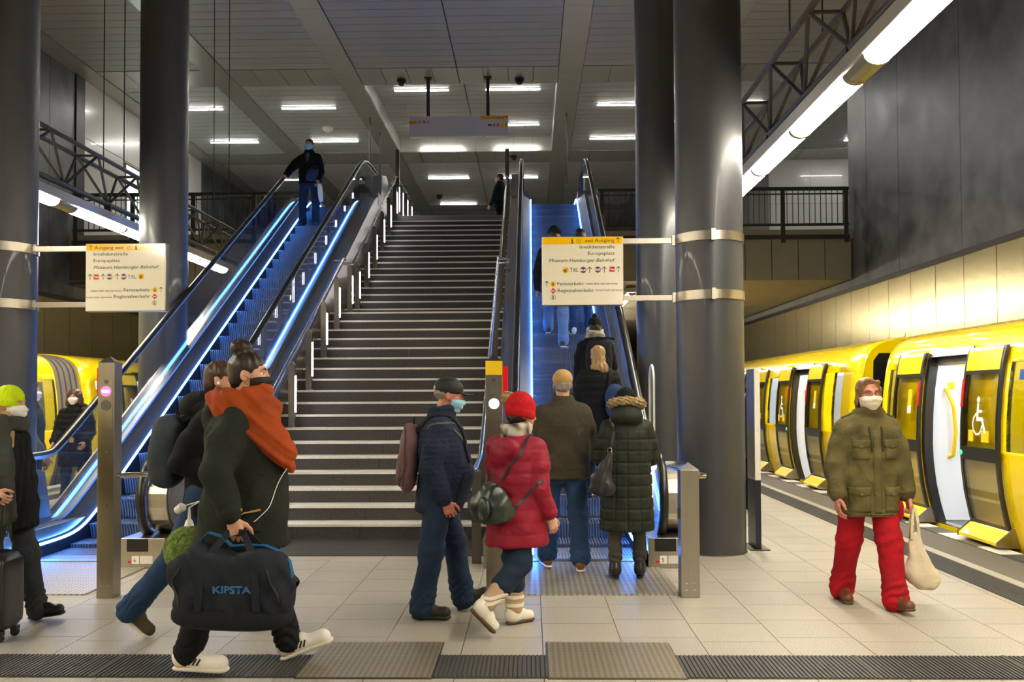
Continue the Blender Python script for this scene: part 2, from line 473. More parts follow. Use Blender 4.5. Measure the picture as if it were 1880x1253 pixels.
# ---- balustrades of the upper floor over the tracks
def railing(x0, x1, y, label, posts):
    g = empty('railing', ((x0 + x1) / 2, y, Z_U)); tag(g, label, 'railing', 'bar railings of the upper floor')
    def P(mb, name, m='iron'):
        mb.v = [(a - (x0 + x1) / 2, b - y, c - Z_U) for a, b, c in mb.v]; return mb.build(name, m, g)
    P(MB().box(x0, x1, y - .05, y + .05, Z_U + 1.04, Z_U + 1.12), 'top_rail')
    P(MB().box(x0, x1, y - .02, y + .02, Z_U + .93, Z_U + .96), 'upper_bar')
    P(MB().box(x0, x1, y - .025, y + .025, Z_U + .12, Z_U + .18), 'lower_rail')
    P(MB().box(x0, x1, y - .06, y - .02, Z_U - .22, Z_U - .12), 'foot_bar')
    me = MB().box(-.008, .008, -.008, .008, .15, 1.05).mesh('baluster'); me.materials.append(MATS['iron'])
    n = int((x1 - x0) / .142)
    for i in range(1, n): link('baluster', me, None, g, (x0 + i * (x1 - x0) / n - (x0 + x1) / 2, 0, 0))
    pme = MB().box(-.05, .05, -.07, .0, -.32, 1.06).mesh('post'); pme.materials.append(MATS['iron'])
    for px in posts: link('post', pme, None, g, (px - (x0 + x1) / 2, 0, 0))
railing(1.75, X_R - .1, Y_B - .03, 'dark bar railing on the upper floor above the right hand train', (1.85, 3.4, 4.95, 6.5, 8.12))
railing(X_L + .1, -5.6, Y_B - .03, 'dark bar railing on the upper floor above the left hand train', (-11.9, -10.4, -8.8, -7.2, -5.7))

# ---- hall ceiling
cl = struct(MB().box(X_L - .3, X_R + 5, -20, 62, Z_C + .75, Z_C + .95).build('ceiling', 'ceiling_void'))
BEAMS = [(-12.1, -11.5), (-8.7, -8.07), (-5.25, -4.61), (0.77, 1.41), (4.37, 5.0)]
BANDS = [(23.25, 24.5), (31.4, 32.9), (40.2, 41.6)]
SECT = [(-11.5, -8.7), (-8.07, -5.25), (-4.61, -1.925), (-1.915, 0.77), (1.41, 4.37), (5.0, 13.0)]
def in_band(y): return any(a - .01 <= y < b - .2 for a, b in BANDS)
stuffm = MB(); npl = 0
pl = {}
for si, (a, b) in enumerate(SECT):
    me = MB().box(a + .008, b - .008, 0.010, .385, 0, .05).mesh('plank'); me.materials.append(MATS['ceiling_plank']); pl[si] = me
segs = [(-20, 23.25), (24.5, 31.4), (32.9, 40.2), (41.6, 60)]
for (ya, yb) in segs:
    n = max(1, round((yb - ya) / .395)); d = (yb - ya) / n
    for j in range(n):
        y = ya + j * d
        for si, (a, b) in enumerate(SECT):
            z = Z_C
            if si in (2, 3) and 24.4 < y < 31.4: z = Z_C + .5      # raised field over the stairs
            if 16.9 < y < 40.1 and npl < 298:
                o = link('plank', pl[si], None, cl, (0, y, z)); npl += 1
                o.scale = (1, d / .395, 1)
            else:
                stuffm.box(a + .004, b - .004, y + .003, y + d - .003, z, z + .05)
tag(stuffm.build('planks', 'ceiling_plank', cl, fix=False), kind='stuff')
for n, (a, b) in enumerate(BEAMS):
    bm_ = struct(MB().box(a + .01, b - .01, -20, 60, Z_C + .0, Z_C + .4).build('trim_%d' % (10 + n), 'ceiling_void'))
    y = -19.5
    me = MB().box(a + .006, b - .006, .004, 2.05, Z_C - .03, Z_C).mesh('panel'); me.materials.append(MATS['ceiling_band'])
    while y < 58: link('panel', me, None, bm_, (0, y, 0)); y += 2.055
for n, (ya, yb) in enumerate(BANDS):
    s_ = struct(MB().box(X_L, X_R + 4, ya + .01, yb - .01, Z_C + .02, Z_C + .4).build('trim_%d' % (16 + n), 'ceiling_void'))
    for si, (a, b) in enumerate(SECT):
        k = max(1, round((b - a) / .67)); d = (b - a) / k
        me = MB().box(.008, d - .008, ya + .005, yb - .005, Z_C - .015, Z_C + .02).mesh('panel'); me.materials.append(MATS['ceiling_band'])
        for i in range(k): link('panel', me, None, s_, (a + i * d, 0, 0))
# upright faces of the raised field
rf = struct(MB().box(-4.62, -4.60, 24.5, 31.4, Z_C, Z_C + .55).build('trim_20', 'ceiling_band'))
struct(MB().box(.76, .78, 24.5, 31.4, Z_C, Z_C + .55).build('trim_21', 'ceiling_plank'))
bf = struct(MB().box(-4.6, .76, 31.39, 31.42, Z_C, Z_C + .55).build('trim_22', 'wall_joint'))
for i in range(8):
    MB().box(-4.6 + i * .67 + .004, -4.6 + (i + 1) * .67 - .004, 31.37, 31.39, Z_C, Z_C + .5).build('panel', 'ceiling_band', bf)

# ---- upper hall walls behind the tracks
wl = struct(MB().box(X_L - .3, X_L, 23.3, 60, Z_U, Z_C + .3).build('wall_left', 'wall_joint'))
y = 23.75
for wd in (2.6, 2.6, 3.4):
    for z0, z1 in ((Z_U, 7.9), (7.91, 8.6), (8.61, Z_C)):
        MB().box(X_L, X_L + .03, y + .004, y + wd - .004, z0 + .004, z1 - .004).build('panel', 'wall_white', wl)
    y += wd
MB().box(X_L, X_L + .03, y, 60, Z_U, Z_C).build('panel', 'concrete_dark', wl)
MB().box(X_L, X_L + .06, 23.3, 23.75, Z_U, Z_C).build('dark_strip', 'iron', wl)  # dark upright strip, slightly proud of the white panels
wr = struct(MB().box(8.75, 15, 32.9, 33.1, Z_U, Z_C).build('wall_back', 'wall_joint'))
for i in range(4):
    for z0, z1 in ((Z_U, 8.55), (8.56, Z_C - .02)):
        MB().box(8.76 + i * 1.55, 8.76 + (i + 1) * 1.55 - .008, 32.87, 32.9, z0, z1).build('panel', 'wall_white', wr)
struct(MB().box(8.1, 8.75, 32.8, 60, Z_U, Z_C).build('wall_right', 'concrete_mid'))
struct(MB().box(X_R, 15, 23.0, 23.3, Z_U - 1, Z_C).build('wall_right', 'concrete_dark'))
struct(MB().box(14.8, 15, 23.3, 33, Z_U - 1, Z_C).build('wall_right', 'wall_white'))
struct(MB().box(X_R, 15, 23.3, 33, Z_U - .3, Z_U).build('floor', 'concrete_mid'))
struct(MB().box(X_L, 8.75, 59.8, 60, Z_U, Z_C).build('wall_back', 'wall_white'))
struct(MB().box(X_L, X_R, 59.8, 60, -1.3, 4.6).build('wall_back', 'concrete_mid'))
struct(MB().box(X_L - .3, X_R + 5, -20.3, -20, -1.3, Z_C + .95).build('wall_near', 'concrete_mid'))
# lit shop window set into the left upper wall
wd = struct(MB().box(X_L + .02, X_L + .05, 26.2, 31.0, 6.0, 8.55).build('window_1', 'iron'))
wl_m = mat('window_lit', (0.75, 0.95, 0.85), 0.4, emit=0.9)
for i in range(3):
    for j in range(5):
        MB().box(X_L + .05, X_L + .06, 26.25 + i * 1.58, 26.25 + i * 1.58 + 1.53, 6.05 + j * .5, 6.05 + j * .5 + (.46 if j < 4 else .44)).build('pane', 'window_lit', wd)

# ---- staircase
st = struct(empty('floor', (0, 0, 0))); st.name = 'floor_stairs'
SX0, SXM, SX1 = -3.36, -1.88, -0.42
for k in range(1, 36):
    if k <= 18: y = S0 + (k - 1) * ST
    else: y = S0 + 17 * ST + SL + (k - 19) * ST
    dep = ST if k not in (18, 35) else (SL if k == 18 else .3)
    z = k * SR
    for a, b in ((SX0, SXM), (SXM, SX1)):
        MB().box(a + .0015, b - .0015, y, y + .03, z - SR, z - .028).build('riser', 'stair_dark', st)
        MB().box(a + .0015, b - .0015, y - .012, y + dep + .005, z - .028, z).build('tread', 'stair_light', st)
wv = MB()
wv.prism([(S0 + .04, 0), (S0 + .04, SR - .04), (S0 + .33, SR - .04), (S0 + 17*ST + .04, 17*SR - .04), (S0 + 17*ST + .04, 18*SR - .04), (S0 + 17*ST + SL + .04, 18*SR - .04),
          (S0 + 33*ST + SL + .04, 34*SR - .04), (S0 + 33*ST + SL + .04, 35*SR - .04), (20.86, 5.3), (16.5, 2.0), (13.2, 0)], 'x', SX0, SX1)
wv.build('stair_core', 'concrete_mid', st)

# ---- columns
for k, (x, y) in enumerate(((1.81, 9.06), (1.84, 12.7), (-5.45, 9.06), (-5.36, 12.9))):
    rr = .335
    o = MB().lathe([(rr, 0), (rr, Z_C + .1)], 48, (0, 0, 0)).build('column', 'column_grey', smooth=0.6, loc=(x, y, 0))
    tag(o, ['thick dark grey round column beside the slim white board', 'dark grey round column standing behind the one with the steel bands, right of the stairs',
            'thick dark grey round column behind the woman in the lime beanie', 'dark grey round column behind the outer handrail of the left escalator'][k], 'column', 'round columns')
    MB().lathe([(rr + .012, 0), (rr + .012, .015)], 48).build('foot_ring', 'steel_dark', o, smooth=0.6)

# ---- platform light lines on trusses
def light_line(xf, s, y0, y1, label_l, label_t, zf=4.2, skip=None, truss=True, out=-99):
    # out: tubes that end before this point lie outside the picture
    g = empty('light_line', (xf, y0, zf)); tag(g, label_l, 'lamp', 'platform light lines')
    MB().box(-.13, .13, 0, y1 - y0, .03, .16).build('housing', 'lamp_housing', g, bevel=.01)
    n = 8; half = [(.105 * math.cos(PI + PI * i / n), .02 + .075 * math.sin(PI + PI * i / n)) for i in range(n + 1)]
    y = y0; k = 0
    L = 1.56
    tm = MB().prism(half, 'y', .03, L - .03).mesh('tube'); tm.materials.append(MATS['lamp_tube'])
    cm = MB().prism([(a * 1.06, (b - .02) * 1.06 + .02) for a, b in half], 'y', -.035, .035).mesh('end_cap'); cm.materials.append(MATS['lamp_cap'])
    fm = MB().prism([(a * 1.02, b) for a, b in half], 'y', 0, .42).mesh('blank_cover'); fm.materials.append(MATS['lamp_cap'])
    yy = 0.0
    while yy + L < y1 - y0:
        link('tube_offscreen' if y0 + yy + L < out else 'tube', tm, None, g, (0, yy, 0)); link('end_cap', cm, None, g, (0, yy, 0))
        yy += L; k += 1
        if k % 4 == 0:
            link('end_cap', cm, None, g, (0, yy, 0)); link('blank_cover', fm, None, g, (0, yy, 0)); yy += .42
    if not truss:
        for q in range(1, 6): MB().box(-.03, .03, q * 2 - .03, q * 2 + .03, .16, 4.499 - zf).build('bracket', 'lamp_housing', g)
        return
    t = empty('truss', (xf, y0, zf)); tag(t, label_t, 'truss', 'lamp trusses')
    zt, zb = .88, .30; xa, xb, xc = -.16 * s, .16 * s, 0.0
    Ln = y1 - y0
    MB().bar((xa, 0, zt), (xa, Ln, zt), .032, 8).build('top_chord', 'truss_grey', t, smooth=.8)
    MB().bar((xb, 0, zt), (xb, Ln, zt), .032, 8).build('top_chord', 'truss_grey', t, smooth=.8)
    MB().bar((xc, 0, zb), (xc, Ln, zb), .042, 8).build('bottom_chord', 'truss_grey', t, smooth=.8)
    P = 1.28
    rm = MB().bar((xa, 0, zt), (xb, 0, zt), .02, 6).mesh('rung')
    d1 = [MB().bar((q, 0, zt), (xc, P/2, zb), .021, 6).mesh('diagonal') for q in (xa, xb)]
    d2 = [MB().bar((q, P, zt), (xc, P/2, zb), .021, 6).mesh('diagonal') for q in (xa, xb)]
    hm = MB().box(-.05, .05, -.02, .02, .16, .30).mesh('hanger')
    for me in [rm, hm] + d1 + d2: me.materials.append(MATS['truss_grey'])
    i = 0
    while (i + 1) * P < Ln:
        link('rung', rm, None, t, (0, i * P, 0))
        for me in d1 + d2: link('diagonal', me, None, t, (0, i * P, 0))
        if i % 2 == 0: link('hanger', hm, None, t, (0, i * P + P/2, 0))
        i += 1
    for j, hy in enumerate((3.95, 8.75, 13.6, 18.4)):
        if y0 < hy < y1:
            for q in (xa, xb):
                MB().bar((q, hy - y0, zt), (q, hy - y0, Z_C - zf), .009, 5).build('hanging_rod', 'wire', t)
light_line(2.72, 1, -5.9, 19.4, 'long tubular light line under the truss on the right hand side', 'grey lattice truss carrying the light line on the right hand side', out=5.8)
light_line(-6.44, -1, -7.7, 19.4, 'long tubular light line under the truss by the left hand train', 'grey lattice truss carrying the light line by the left hand train', out=10.6)
light_line(2.72, 1, 24.0, 36, 'light line fixed under the upper floor on the right hand side', '', 4.28, truss=False)

# ---- ceiling battens of the hall
bat_me = MB().box(-.8, .8, -.045, .045, -.03, -.005).mesh('batten_light'); bat_me.materials.append(MATS['lamp_ceiling'])
bf_me = MB().box(-.83, .83, -.075, .075, -.015, .0).mesh('batten_frame'); bf_me.materials.append(MATS['lamp_housing'])
ROWS = ((26.4, 'just behind the overhead sign'), (29.9, 'in front of the second ceiling band'), (35.2, 'just past the second ceiling band'), (40.0, 'in front of the third ceiling band'))
COLS = ((-10.02, 'above the left train'), (-6.62, 'above the left escalator'), (-3.23, 'over the left half of the stairs'), (-0.5, 'over the right half of the stairs'), (2.82, 'right of the right escalator'), (6.1, 'above the right train'))
SEEN = {26.4: (0, 1, 2, 3, 4, 5), 29.9: (0, 1, 2, 3, 4, 5), 35.2: (2, 3), 40.0: (2,)}
lamps = [(COLS[c][0], y, COLS[c][1], rl) for y, rl in ROWS for c in SEEN[y]] + [(11.5, 30.4, 'past the end of the dark wall', 'in front of the second ceiling band')]
for x, y, cl_, rl in lamps:
    if True:
        zc = Z_C + .5 if (-4.6 < x < .77 and 24.5 < y < 31.4) else Z_C
        o = empty('ceiling_light', (x, y, zc))
        link('diffuser', bat_me, None, o); link('mounting_frame', bf_me, None, o)
        tag(o, 'batten light ' + cl_ + ', ' + rl, 'light', 'slim battens on the hall ceiling')

# ================================================================== ESCALATORS
E0, E1, ES = 9.5, 19.5, Z_U / 10.0
def softp(t): return t if t > 30 else math.log1p(math.exp(t))
def zline(y, wd=.16): return ES * wd * (softp((y - E0) / wd) - softp((y - E1) / wd))
YS = [8.15 + .35 * i for i in range(0, 3)] + [9.0 + .1 * i for i in range(0, 12)] + [10.2 + .6 * i for i in range(15)] + [18.9 + .1 * i for i in range(13)] + [20.3, 20.6, 20.85]
YS = [y for y in YS]
def offs(n, y0=None, y1=None):
    """points of the curve lying n above the step line (measured square to it)"""
    out = []
    for y in YS:
        dz = (zline(y + .01) - zline(y - .01)) / .02
        l = math.hypot(1, dz); p = (y - dz / l * n, zline(y) + n / l)
        if (y0 is None or p[0] >= y0) and (y1 is None or p[0] <= y1): out.append(p)
    return out
def interp(pts, y):
    for (a, b), (c, d) in zip(pts, pts[1:]):
        if a <= y <= c: return b + (d - b) * (y - a) / (c - a)
    return pts[0][1] if y < pts[0][0] else pts[-1][1]

def step_mesh():
    m = MB(); W = .5
    prof = [(.0, -.006), (.020, -.05), (.042, -.11), (.056, -.17), (.06, -.236)]
    prof2 = prof[:-1] + [(.06, -.212)]
    def strip(x0, x1, d):
        q = [(.40, -d)] + [(.0 + d, -d)] + [(a + d, b) for a, b in (prof if d else prof2)]
        vs = [(x, a, b) for x in (x0, x1) for a, b in q]; n = len(q)
        m.add(vs, [(i, i + 1, n + i + 1, n + i) for i in range(n - 1)])
    strip(-W, W, .014)
    pitch = .0303; k = int(2 * W / pitch)
    for i in range(k):
        x = -W + (i + .5) * pitch
        strip(x - .0075, x + .0075, 0)
        for xx in (x - .0075, x + .0075):
            q0 = [(.4, 0), (0, 0)] + prof; q1 = [(.4, -.014), (.014, -.014)] + [(a + .014, b) for a, b in prof]
            n = len(q0)
            m.add([(xx, a, b) for a, b in q0] + [(xx, a, b) for a, b in q1], [(j, j + 1, n + j + 1, n + j) for j in range(n - 1)])
    me = m.mesh('step'); me.materials.append(MATS['step_metal'])
    return me
STEP = step_mesh()

def part(mb, name, m, root, **kw):
    l = root.location
    mb.v = [(a - l.x, b - l.y, c - l.z) for a, b, c in mb.v]
    return mb.build(name, m, root, **kw)

def escalator(cx, label, number, outer):
    g = empty('escalator', (cx, 8.1, 0)); tag(g, label, 'escalator', 'escalators beside the stairs')
    # steps
    y = 8.42; k = 0
    while y < 20.45:
        o = link('step', STEP, None, g, (0, y - 8.1, zline(y + .2) + .0)); y += .40; k += 1
    for e, (ya, yb, z) in enumerate(((7.04, 8.42, 0), (20.42, 21.8, Z_U))):
        lp = part(MB().box(cx - (.76 if outer == 'l' else .732), cx + (.76 if outer == 'l' else .642), ya, yb, z, z + .012), 'landing_plate', 'plate_steel', g)
        part(MB().box(cx - .5, cx + .5, (8.40 if e == 0 else 20.40), (8.50 if e == 0 else 20.46), z + .012, z + .02), 'comb', 'steel', g)
    for s in (-1, 1):
        X = lambda a: cx + s * a
        def sw(lo, prof, name, m, **kw):
            pts = offs(lo, None, None)
            return part(MB().sweep([(cx, a, b) for a, b in pts], [(s * u, v) for u, v in prof]), name, m, g, **kw)
        sw(0, [(.503, -.22), (.515, -.22), (.515, .13), (.503, .13)], 'skirt', 'skirt_dark')
        led = sw(.12, [(.490, .0), (.503, .0), (.503, .022), (.490, .022)], 'skirt_light', 'led_blue')
        sw(.13, [(.503, 0), (.67, .12), (.67, .10), (.515, -.02)], 'inner_deck', 'deck_grey')
        sw(.25, [(.66, -.04), (.72, -.04), (.72, .02), (.66, .02)], 'glass_channel', 'deck_grey')
        sw(.25, [(.72, .0), (.93, -.03), (.93, -.05), (.72, -.02)], 'outer_deck', 'steel_bright')
        # outer cladding down to the floor
        top = offs(.22); m = MB(); nrm = []
        for a, b in top:
            bot = max(0.0, b - 1.15) if a < 20.7 else b - 1.0
            nrm.append((a, b, bot))
        ys = [nrm[0][0]] + [9.3 + 1.25 * i for i in range(10)]
        for i in range(len(ys) - 1):
            pts = [p for p in nrm if ys[i] <= p[0] <= ys[i + 1]]
            ends = [(q, interp([(p[0], p[1]) for p in nrm], q), interp([(p[0], p[2]) for p in nrm], q)) for q in (ys[i] + .002, ys[i + 1] - .002)]
            pts = [ends[0]] + [p for p in pts if ends[0][0] < p[0] < ends[1][0]] + [ends[1]]
            poly = [(p[0], p[1]) for p in pts] + [(p[0], p[2]) for p in reversed(pts)]
            part(MB().prism(poly, 'x', X(.925), X(.945)), 'cladding_panel', 'steel_panel', g)
        # glass panels between deck and handrail
        lo, hi = offs(.26), offs(.94)
        q0, q1 = 8.34, 20.75; n = 10
        for i in range(n):
            a, b = q0 + (q1 - q0) * i / n + .004, q0 + (q1 - q0) * (i + 1) / n - .004
            yy = [a + (b - a) * t / 6 for t in range(7)]
            if i == 0:
                up = [(8.55 + .37 * math.cos(t), .60 + .35 * math.sin(t)) for t in [PI * (1.25 - .75 * j / 8) for j in range(9)]]
                poly = [(8.45, .27)] + up + [(q, interp(hi, q)) for q in yy if q > 8.6] + [(q, interp(lo, q)) for q in reversed(yy) if q > 8.5]
            else:
                poly = [(q, interp(hi, q)) for q in yy] + [(q, interp(lo, q)) for q in reversed(yy)]
            part(MB().prism(poly, 'x', X(.688), X(.70)), 'glass_panel', 'glass', g)
        # handrail: newel loop, slope, top loop
        loop0 = [(8.58, .215)] + [(8.55 + .385 * math.cos(t), .605 + .385 * math.sin(t)) for t in [PI * 1.5 - PI * j / 14 for j in range(0, 15)]]
        main = [(a, b) for a, b in offs(.99) if 8.6 < a < 20.7]
        loop1 = [(20.75 + .385 * math.cos(t), Z_U + .605 + .385 * math.sin(t)) for t in [PI / 2 - PI * j / 14 for j in range(0, 15)]]
        path = loop0 + main + loop1
        prof = [(-.042, -.012), (-.036, .012), (-.02, .022), (.02, .022), (.036, .012), (.042, -.012), (.03, -.02), (-.03, -.02)]
        part(MB().sweep([(X(.695), a, b) for a, b in path], prof), 'handrail', 'rubber', g, smooth=.8)
        prof2 = [(-.014, -.055), (.014, -.055), (.014, -.02), (-.014, -.02)]
        part(MB().sweep([(X(.695), a, b) for a, b in path], prof2), 'handrail_guide', 'steel_bright', g)
        # newel drum and plinth
        for yb, zb, dirn in ((8.55, 0, 1), (20.75, Z_U, -1)):
            arc = [(yb - dirn * .33 * math.sin(t), zb + .605 + .33 * math.cos(t)) for t in [PI * j / 16 for j in range(17)]]
            body = arc + [(yb + dirn * .75, zb + .275), (yb + dirn * .75, zb + .30 + (.0 if dirn > 0 else 0)), (yb + dirn * .62, zb + .80)]
            part(MB().prism(body, 'x', X(.735), X(.925)), 'newel_drum', 'steel', g, bevel=.006)
            part(MB().prism([(a + dirn * (.02 if a * dirn < yb * dirn else -.02), zb + .605 + (b - zb - .605) * .94) for a, b in body], 'x', X(.925), X(.935)), 'newel_side', 'deck_grey', g)
            pl_ = part(MB().box(min(X(.54), X(.95)), max(X(.54), X(.95)), min(yb - dirn * .42, yb + dirn * 1.2), max(yb - dirn * .42, yb + dirn * 1.2), zb, zb + .275), 'plinth', 'steel', g, bevel=.004)
            if dirn > 0:
                part(MB().box(min(X(.60), X(.79)), max(X(.60), X(.79)), yb - .43, yb - .30, .155, .27), 'handrail_inlet', 'rubber_dull', g)
                if s == (1 if outer == 'r' else 1):
                    part(MB().box(X(.69) - .045, X(.69) + .02, yb - .424, yb - .42, .045, .115), 'number_plate', 'white', g)
                    part(MB().box(X(.69) + .03, X(.69) + .145, yb - .424, yb - .42, .045, .115), 'type_plate', 'offwhite', g)
                    part(MB().box(X(.69) - .08, X(.69) - .055, yb - .424, yb - .42, .05, .07), 'dot_sticker', 'red_bright', g)
                    tm = text_mesh(number, .05)
                    to = link('number', tm, 'ink', g); to.location = (X(.69) - .03 - cx, yb - .4255 - 8.1, .06); to.rotation_euler = (R(90), 0, 0)
                # low skirt lamp seen as a short bright bar
                if outer == 'l' and s < 0: part(MB().box(X(.495), X(.503), 8.2, 8.42, .06, .10), 'entry_light', 'led_ice', g)
        for a in (9.4,):
            pass
    return g
esc_l = escalator(-4.30, 'blue lit escalator left of the stairs, numbered 6, with a man riding down', '6', 'l')
esc_r = escalator(0.51, 'blue lit escalator right of the stairs, numbered 5, crowded with people riding up', '5', 'r')

# ================================================================== STAIR RAILS
def stair_z(k): return k * SR
def stair_y(k): return S0 + (k - 1) * ST if k <= 18 else S0 + 17 * ST + SL + (k - 19) * ST
def stair_rail(x, s, lit, label):
    g = empty('stair_railing', (x, S0, 0)); tag(g, label, 'railing', 'stair railings')
    ks = [1, 4, 7, 10, 13, 16, 18, 19, 22, 25, 28, 31, 34]
    for k in ks:
        y = stair_y(k) + (.10 if k != 18 else .55); z = stair_z(k)
        pm_ = MB().prism([(x - .042, z), (x + .042, z), (x + .042, z + .82), (x, z + .87), (x - .042, z + .84)], 'y', y - .03, y + .03)
        p = part(pm_, 'post', 'steel_dark', g)
        MB().box(x + s * .030 - .015 - g.location.x, x + s * .030 + .025 - g.location.x, y - .036 - S0, y + .034 - S0, z, z + .012).build('post_foot', 'steel', p)
        if lit: MB().box(x + .042 - g.location.x, x + .053 - g.location.x, y - .028 - S0, y + .02 - S0, z + .2, z + .68).build('light_slot', 'led_white', p)
    f1 = [(x, stair_y(1) - .35, .93), (x, stair_y(1), SR + .90), (x, stair_y(18), stair_z(18) + .90), (x, stair_y(18) + .15, stair_z(18) + .90), (x - s * .18, stair_y(18) + .17, stair_z(18) + .90)]
    x2 = x + s * .0
    f2 = [(x2 - s * .16, stair_y(19) - .36, stair_z(18) + .93), (x2, stair_y(19) - .34, stair_z(18) + .93), (x2, stair_y(35), Z_U + .93), (x2, 23.2, Z_U + .93)]
    part(MB().tube(f1, .023, 10), 'handrail', 'steel_bright', g, smooth=.8)
    part(MB().tube(f2, .023, 10), 'handrail', 'steel_bright', g, smooth=.8)
    # plain posts on the upper floor
    for y, h in ((20.98, 1.62), (21.6, .9), (22.4, .9), (23.15, .9)):
        p = part(MB().box(x - .045, x + .045, y - .03, y + .03, Z_U, Z_U + h), 'post', 'steel_dark', g)
        if lit: MB().box(x + .045 - g.location.x, x + .056 - g.location.x, y - .028 - S0, y + .02 - S0, Z_U + .15, Z_U + .72).build('light_slot', 'led_white', p)
    return g
stair_rail(-3.14, 1, True, 'stair railing with light slots in its posts beside the left escalator')
rr_ = stair_rail(-0.54, -1, False, 'steel stair railing beside the right escalator, ending by the signal post')
# foot loop of the right railing with its end post
part(MB().box(-.56, -.475, 8.36, 8.42, 0, .86), 'end_post', 'steel_dark', rr_)
part(MB().tube([(-.54, stair_y(1) - .35, .93), (-.54, 8.6, .86), (-.56, 8.42, .84), (-.62, 8.36, .83), (-.66, 8.44, .83), (-.64, 8.7, .83)], .023, 10), 'foot_loop', 'steel_bright', rr_, smooth=.8)
rl_ = None

# ================================================================== POSTS AT THE ESCALATOR FEET
def signal_post(x, y, lit, label, face, redside):
    g = empty('signal_post', (x, y, 0)); tag(g, label, 'post', 'escalator signal posts')
    W = .066
    MB().box(-W, W, -W, W, 0, 1.84).build('shaft', 'steel', g, bevel=.003)
    MB().add([(-W, -W, 1.84), (W, -W, 1.84), (W, W, 1.84), (-W, W, 1.84), (0, 0, 1.895)], [(0,1,4),(1,2,4),(2,3,4),(3,0,4),(3,2,1,0)]).build('cap', 'steel_dark', g)
    if face: MB().box(-W + .001, W - .001, -W - .003, -W, 1.73, 1.84).build('face_plate', 'yellow_flat', g)
    MB().box(-.052, .052, -W - .003, -W, 1.32, 1.72).build('panel', 'steel', g)
    disc = lambda z, r, m, n, d: MB().lathe([(r, 0), (r, d)], 24).build(n, m, g)
    for z, r, m, n in ((1.69, .016, 'steel_dark', 'key_lock'), (1.615, .040, lit[0], 'signal_lamp'), (1.505, .040, lit[1], 'signal_lamp')):
        o = MB().lathe([(r, 0), (r, .006)], 24).build(n, m, g); o.rotation_euler = (R(90), 0, 0); o.location = (0, -W - .003, z)
        if m == 'signal_red': MB().box(-.028, .028, -.009, .009, .006, .009).build('bar_sign', 'signal_white', o)
    for z in (1.13, .72):
        o = MB().lathe([(.011, 0), (.008, .008)], 12).build('bolt', 'steel_bright', g); o.rotation_euler = (R(90), 0, 0); o.location = (.01, -W, z)
    for q in (-.03, .03):
        o = MB().lathe([(.006, 0), (.006, .004)], 10).build('rivet', 'steel_bright', g); o.rotation_euler = (R(90), 0, 0); o.location = (q, -W, .1)
    s = redside
    MB().prism([(W * s, 1.56), (W * s, 1.80), ((W + .04) * s, 1.80), ((W + .04) * s, 1.62), ((W + .03) * s, 1.56)], 'y', .0, .05).build('stop_handle', 'red_bright', g)
    return g
pL = signal_post(-3.33, 7.0, ('signal_red', 'signal_off'), 'steel signal post with the glowing red no entry lamp', False, -1)
MB().tube([(.06, .0, .95), (.10, .0, .95), (.35, .10, .955), (.42, .3, .96), (.42, 1.2, .96)], .022, 10).build('guide_rail', 'steel_bright', pL, smooth=.8)
pM = signal_post(-0.29, 7.04, ('signal_off', 'signal_white'), 'steel signal post with the glowing white lamp at the stair foot', True, 1)
gp = empty('guide_post', (1.225, 7.04, 0)); tag(gp, 'short steel post with a pointed cap in front of the thick column', 'post')
W = .072
MB().box(-W, W, -W, W, 0, .985).build('shaft', 'steel', gp, bevel=.003)
MB().add([(-W, -W, .985), (W, -W, .985), (W, W, .985), (-W, W, .985), (0, 0, 1.04)], [(0,1,4),(1,2,4),(2,3,4),(3,0,4),(3,2,1,0)]).build('cap', 'steel_bright', gp)
MB().tube([(W - .005, 0, .93), (.13, .03, .93), (.145, .12, .93), (.10, .25, .93), (-.02, .8, .94)], .022, 10).build('guide_rail', 'steel_bright', gp, smooth=.8)
MB().box(-W - .012, -W, -.02, .02, .60, .68).build('latch', 'steel_dark', gp)
for q in (-.03, .03):
    for z in (.06, .11):
        o = MB().lathe([(.006, 0), (.006, .004)], 10).build('rivet', 'steel_bright', gp); o.rotation_euler = (R(90), 0, 0); o.location = (q, -W, z)

# slim information board seen edge on beside the column
bd = empty('information_board', (2.285, 9.15, 0)); tag(bd, 'slim upright board, white above and dark below, beside the thick column', 'board')
MB().box(-.10, .10, -.12, .30, 0, .012).build('foot_plate', 'steel_dark', bd)
MB().box(-.028, .028, -.06, .26, .70, 1.83).build('upper_panel', 'offwhite', bd, bevel=.002)
MB().box(-.028, .028, -.06, .26, .012, .70).build('lower_panel', 'skirt_dark', bd, bevel=.002)
MB().box(-.031, -.028, -.05, .25, .72, 1.82).build('side_sheet', 'steel_panel', bd)
for z in (.10, .66, .76, 1.2, 1.5, 1.78):
    MB().box(-.003, .003, -.0635, -.06, z, z + .006).build('screw', 'ink', bd)
# rounded clear screen at the foot of the right escalator
cs = empty('screen', (1.52, 11.3, 0)); tag(cs, 'narrow rounded clear screen behind the right escalator handrail', 'screen')
arc = [(-.0 + .20 * math.sin(t), 1.72 + .22 * math.cos(t)) for t in [-PI/2 + PI * j / 12 for j in range(13)]]
MB().prism([(-.20, 0)] + arc + [(.20, 0)], 'x', -.008, .008).build('pane', 'glass', cs)
MB().sweep([(0, a, b) for a, b in [(-.20, 0)] + arc + [(.20, 0)]], [(-.012, -.01), (.012, -.01), (.012, .01), (-.012, .01)]).build('edge_trim', 'offwhite', cs)

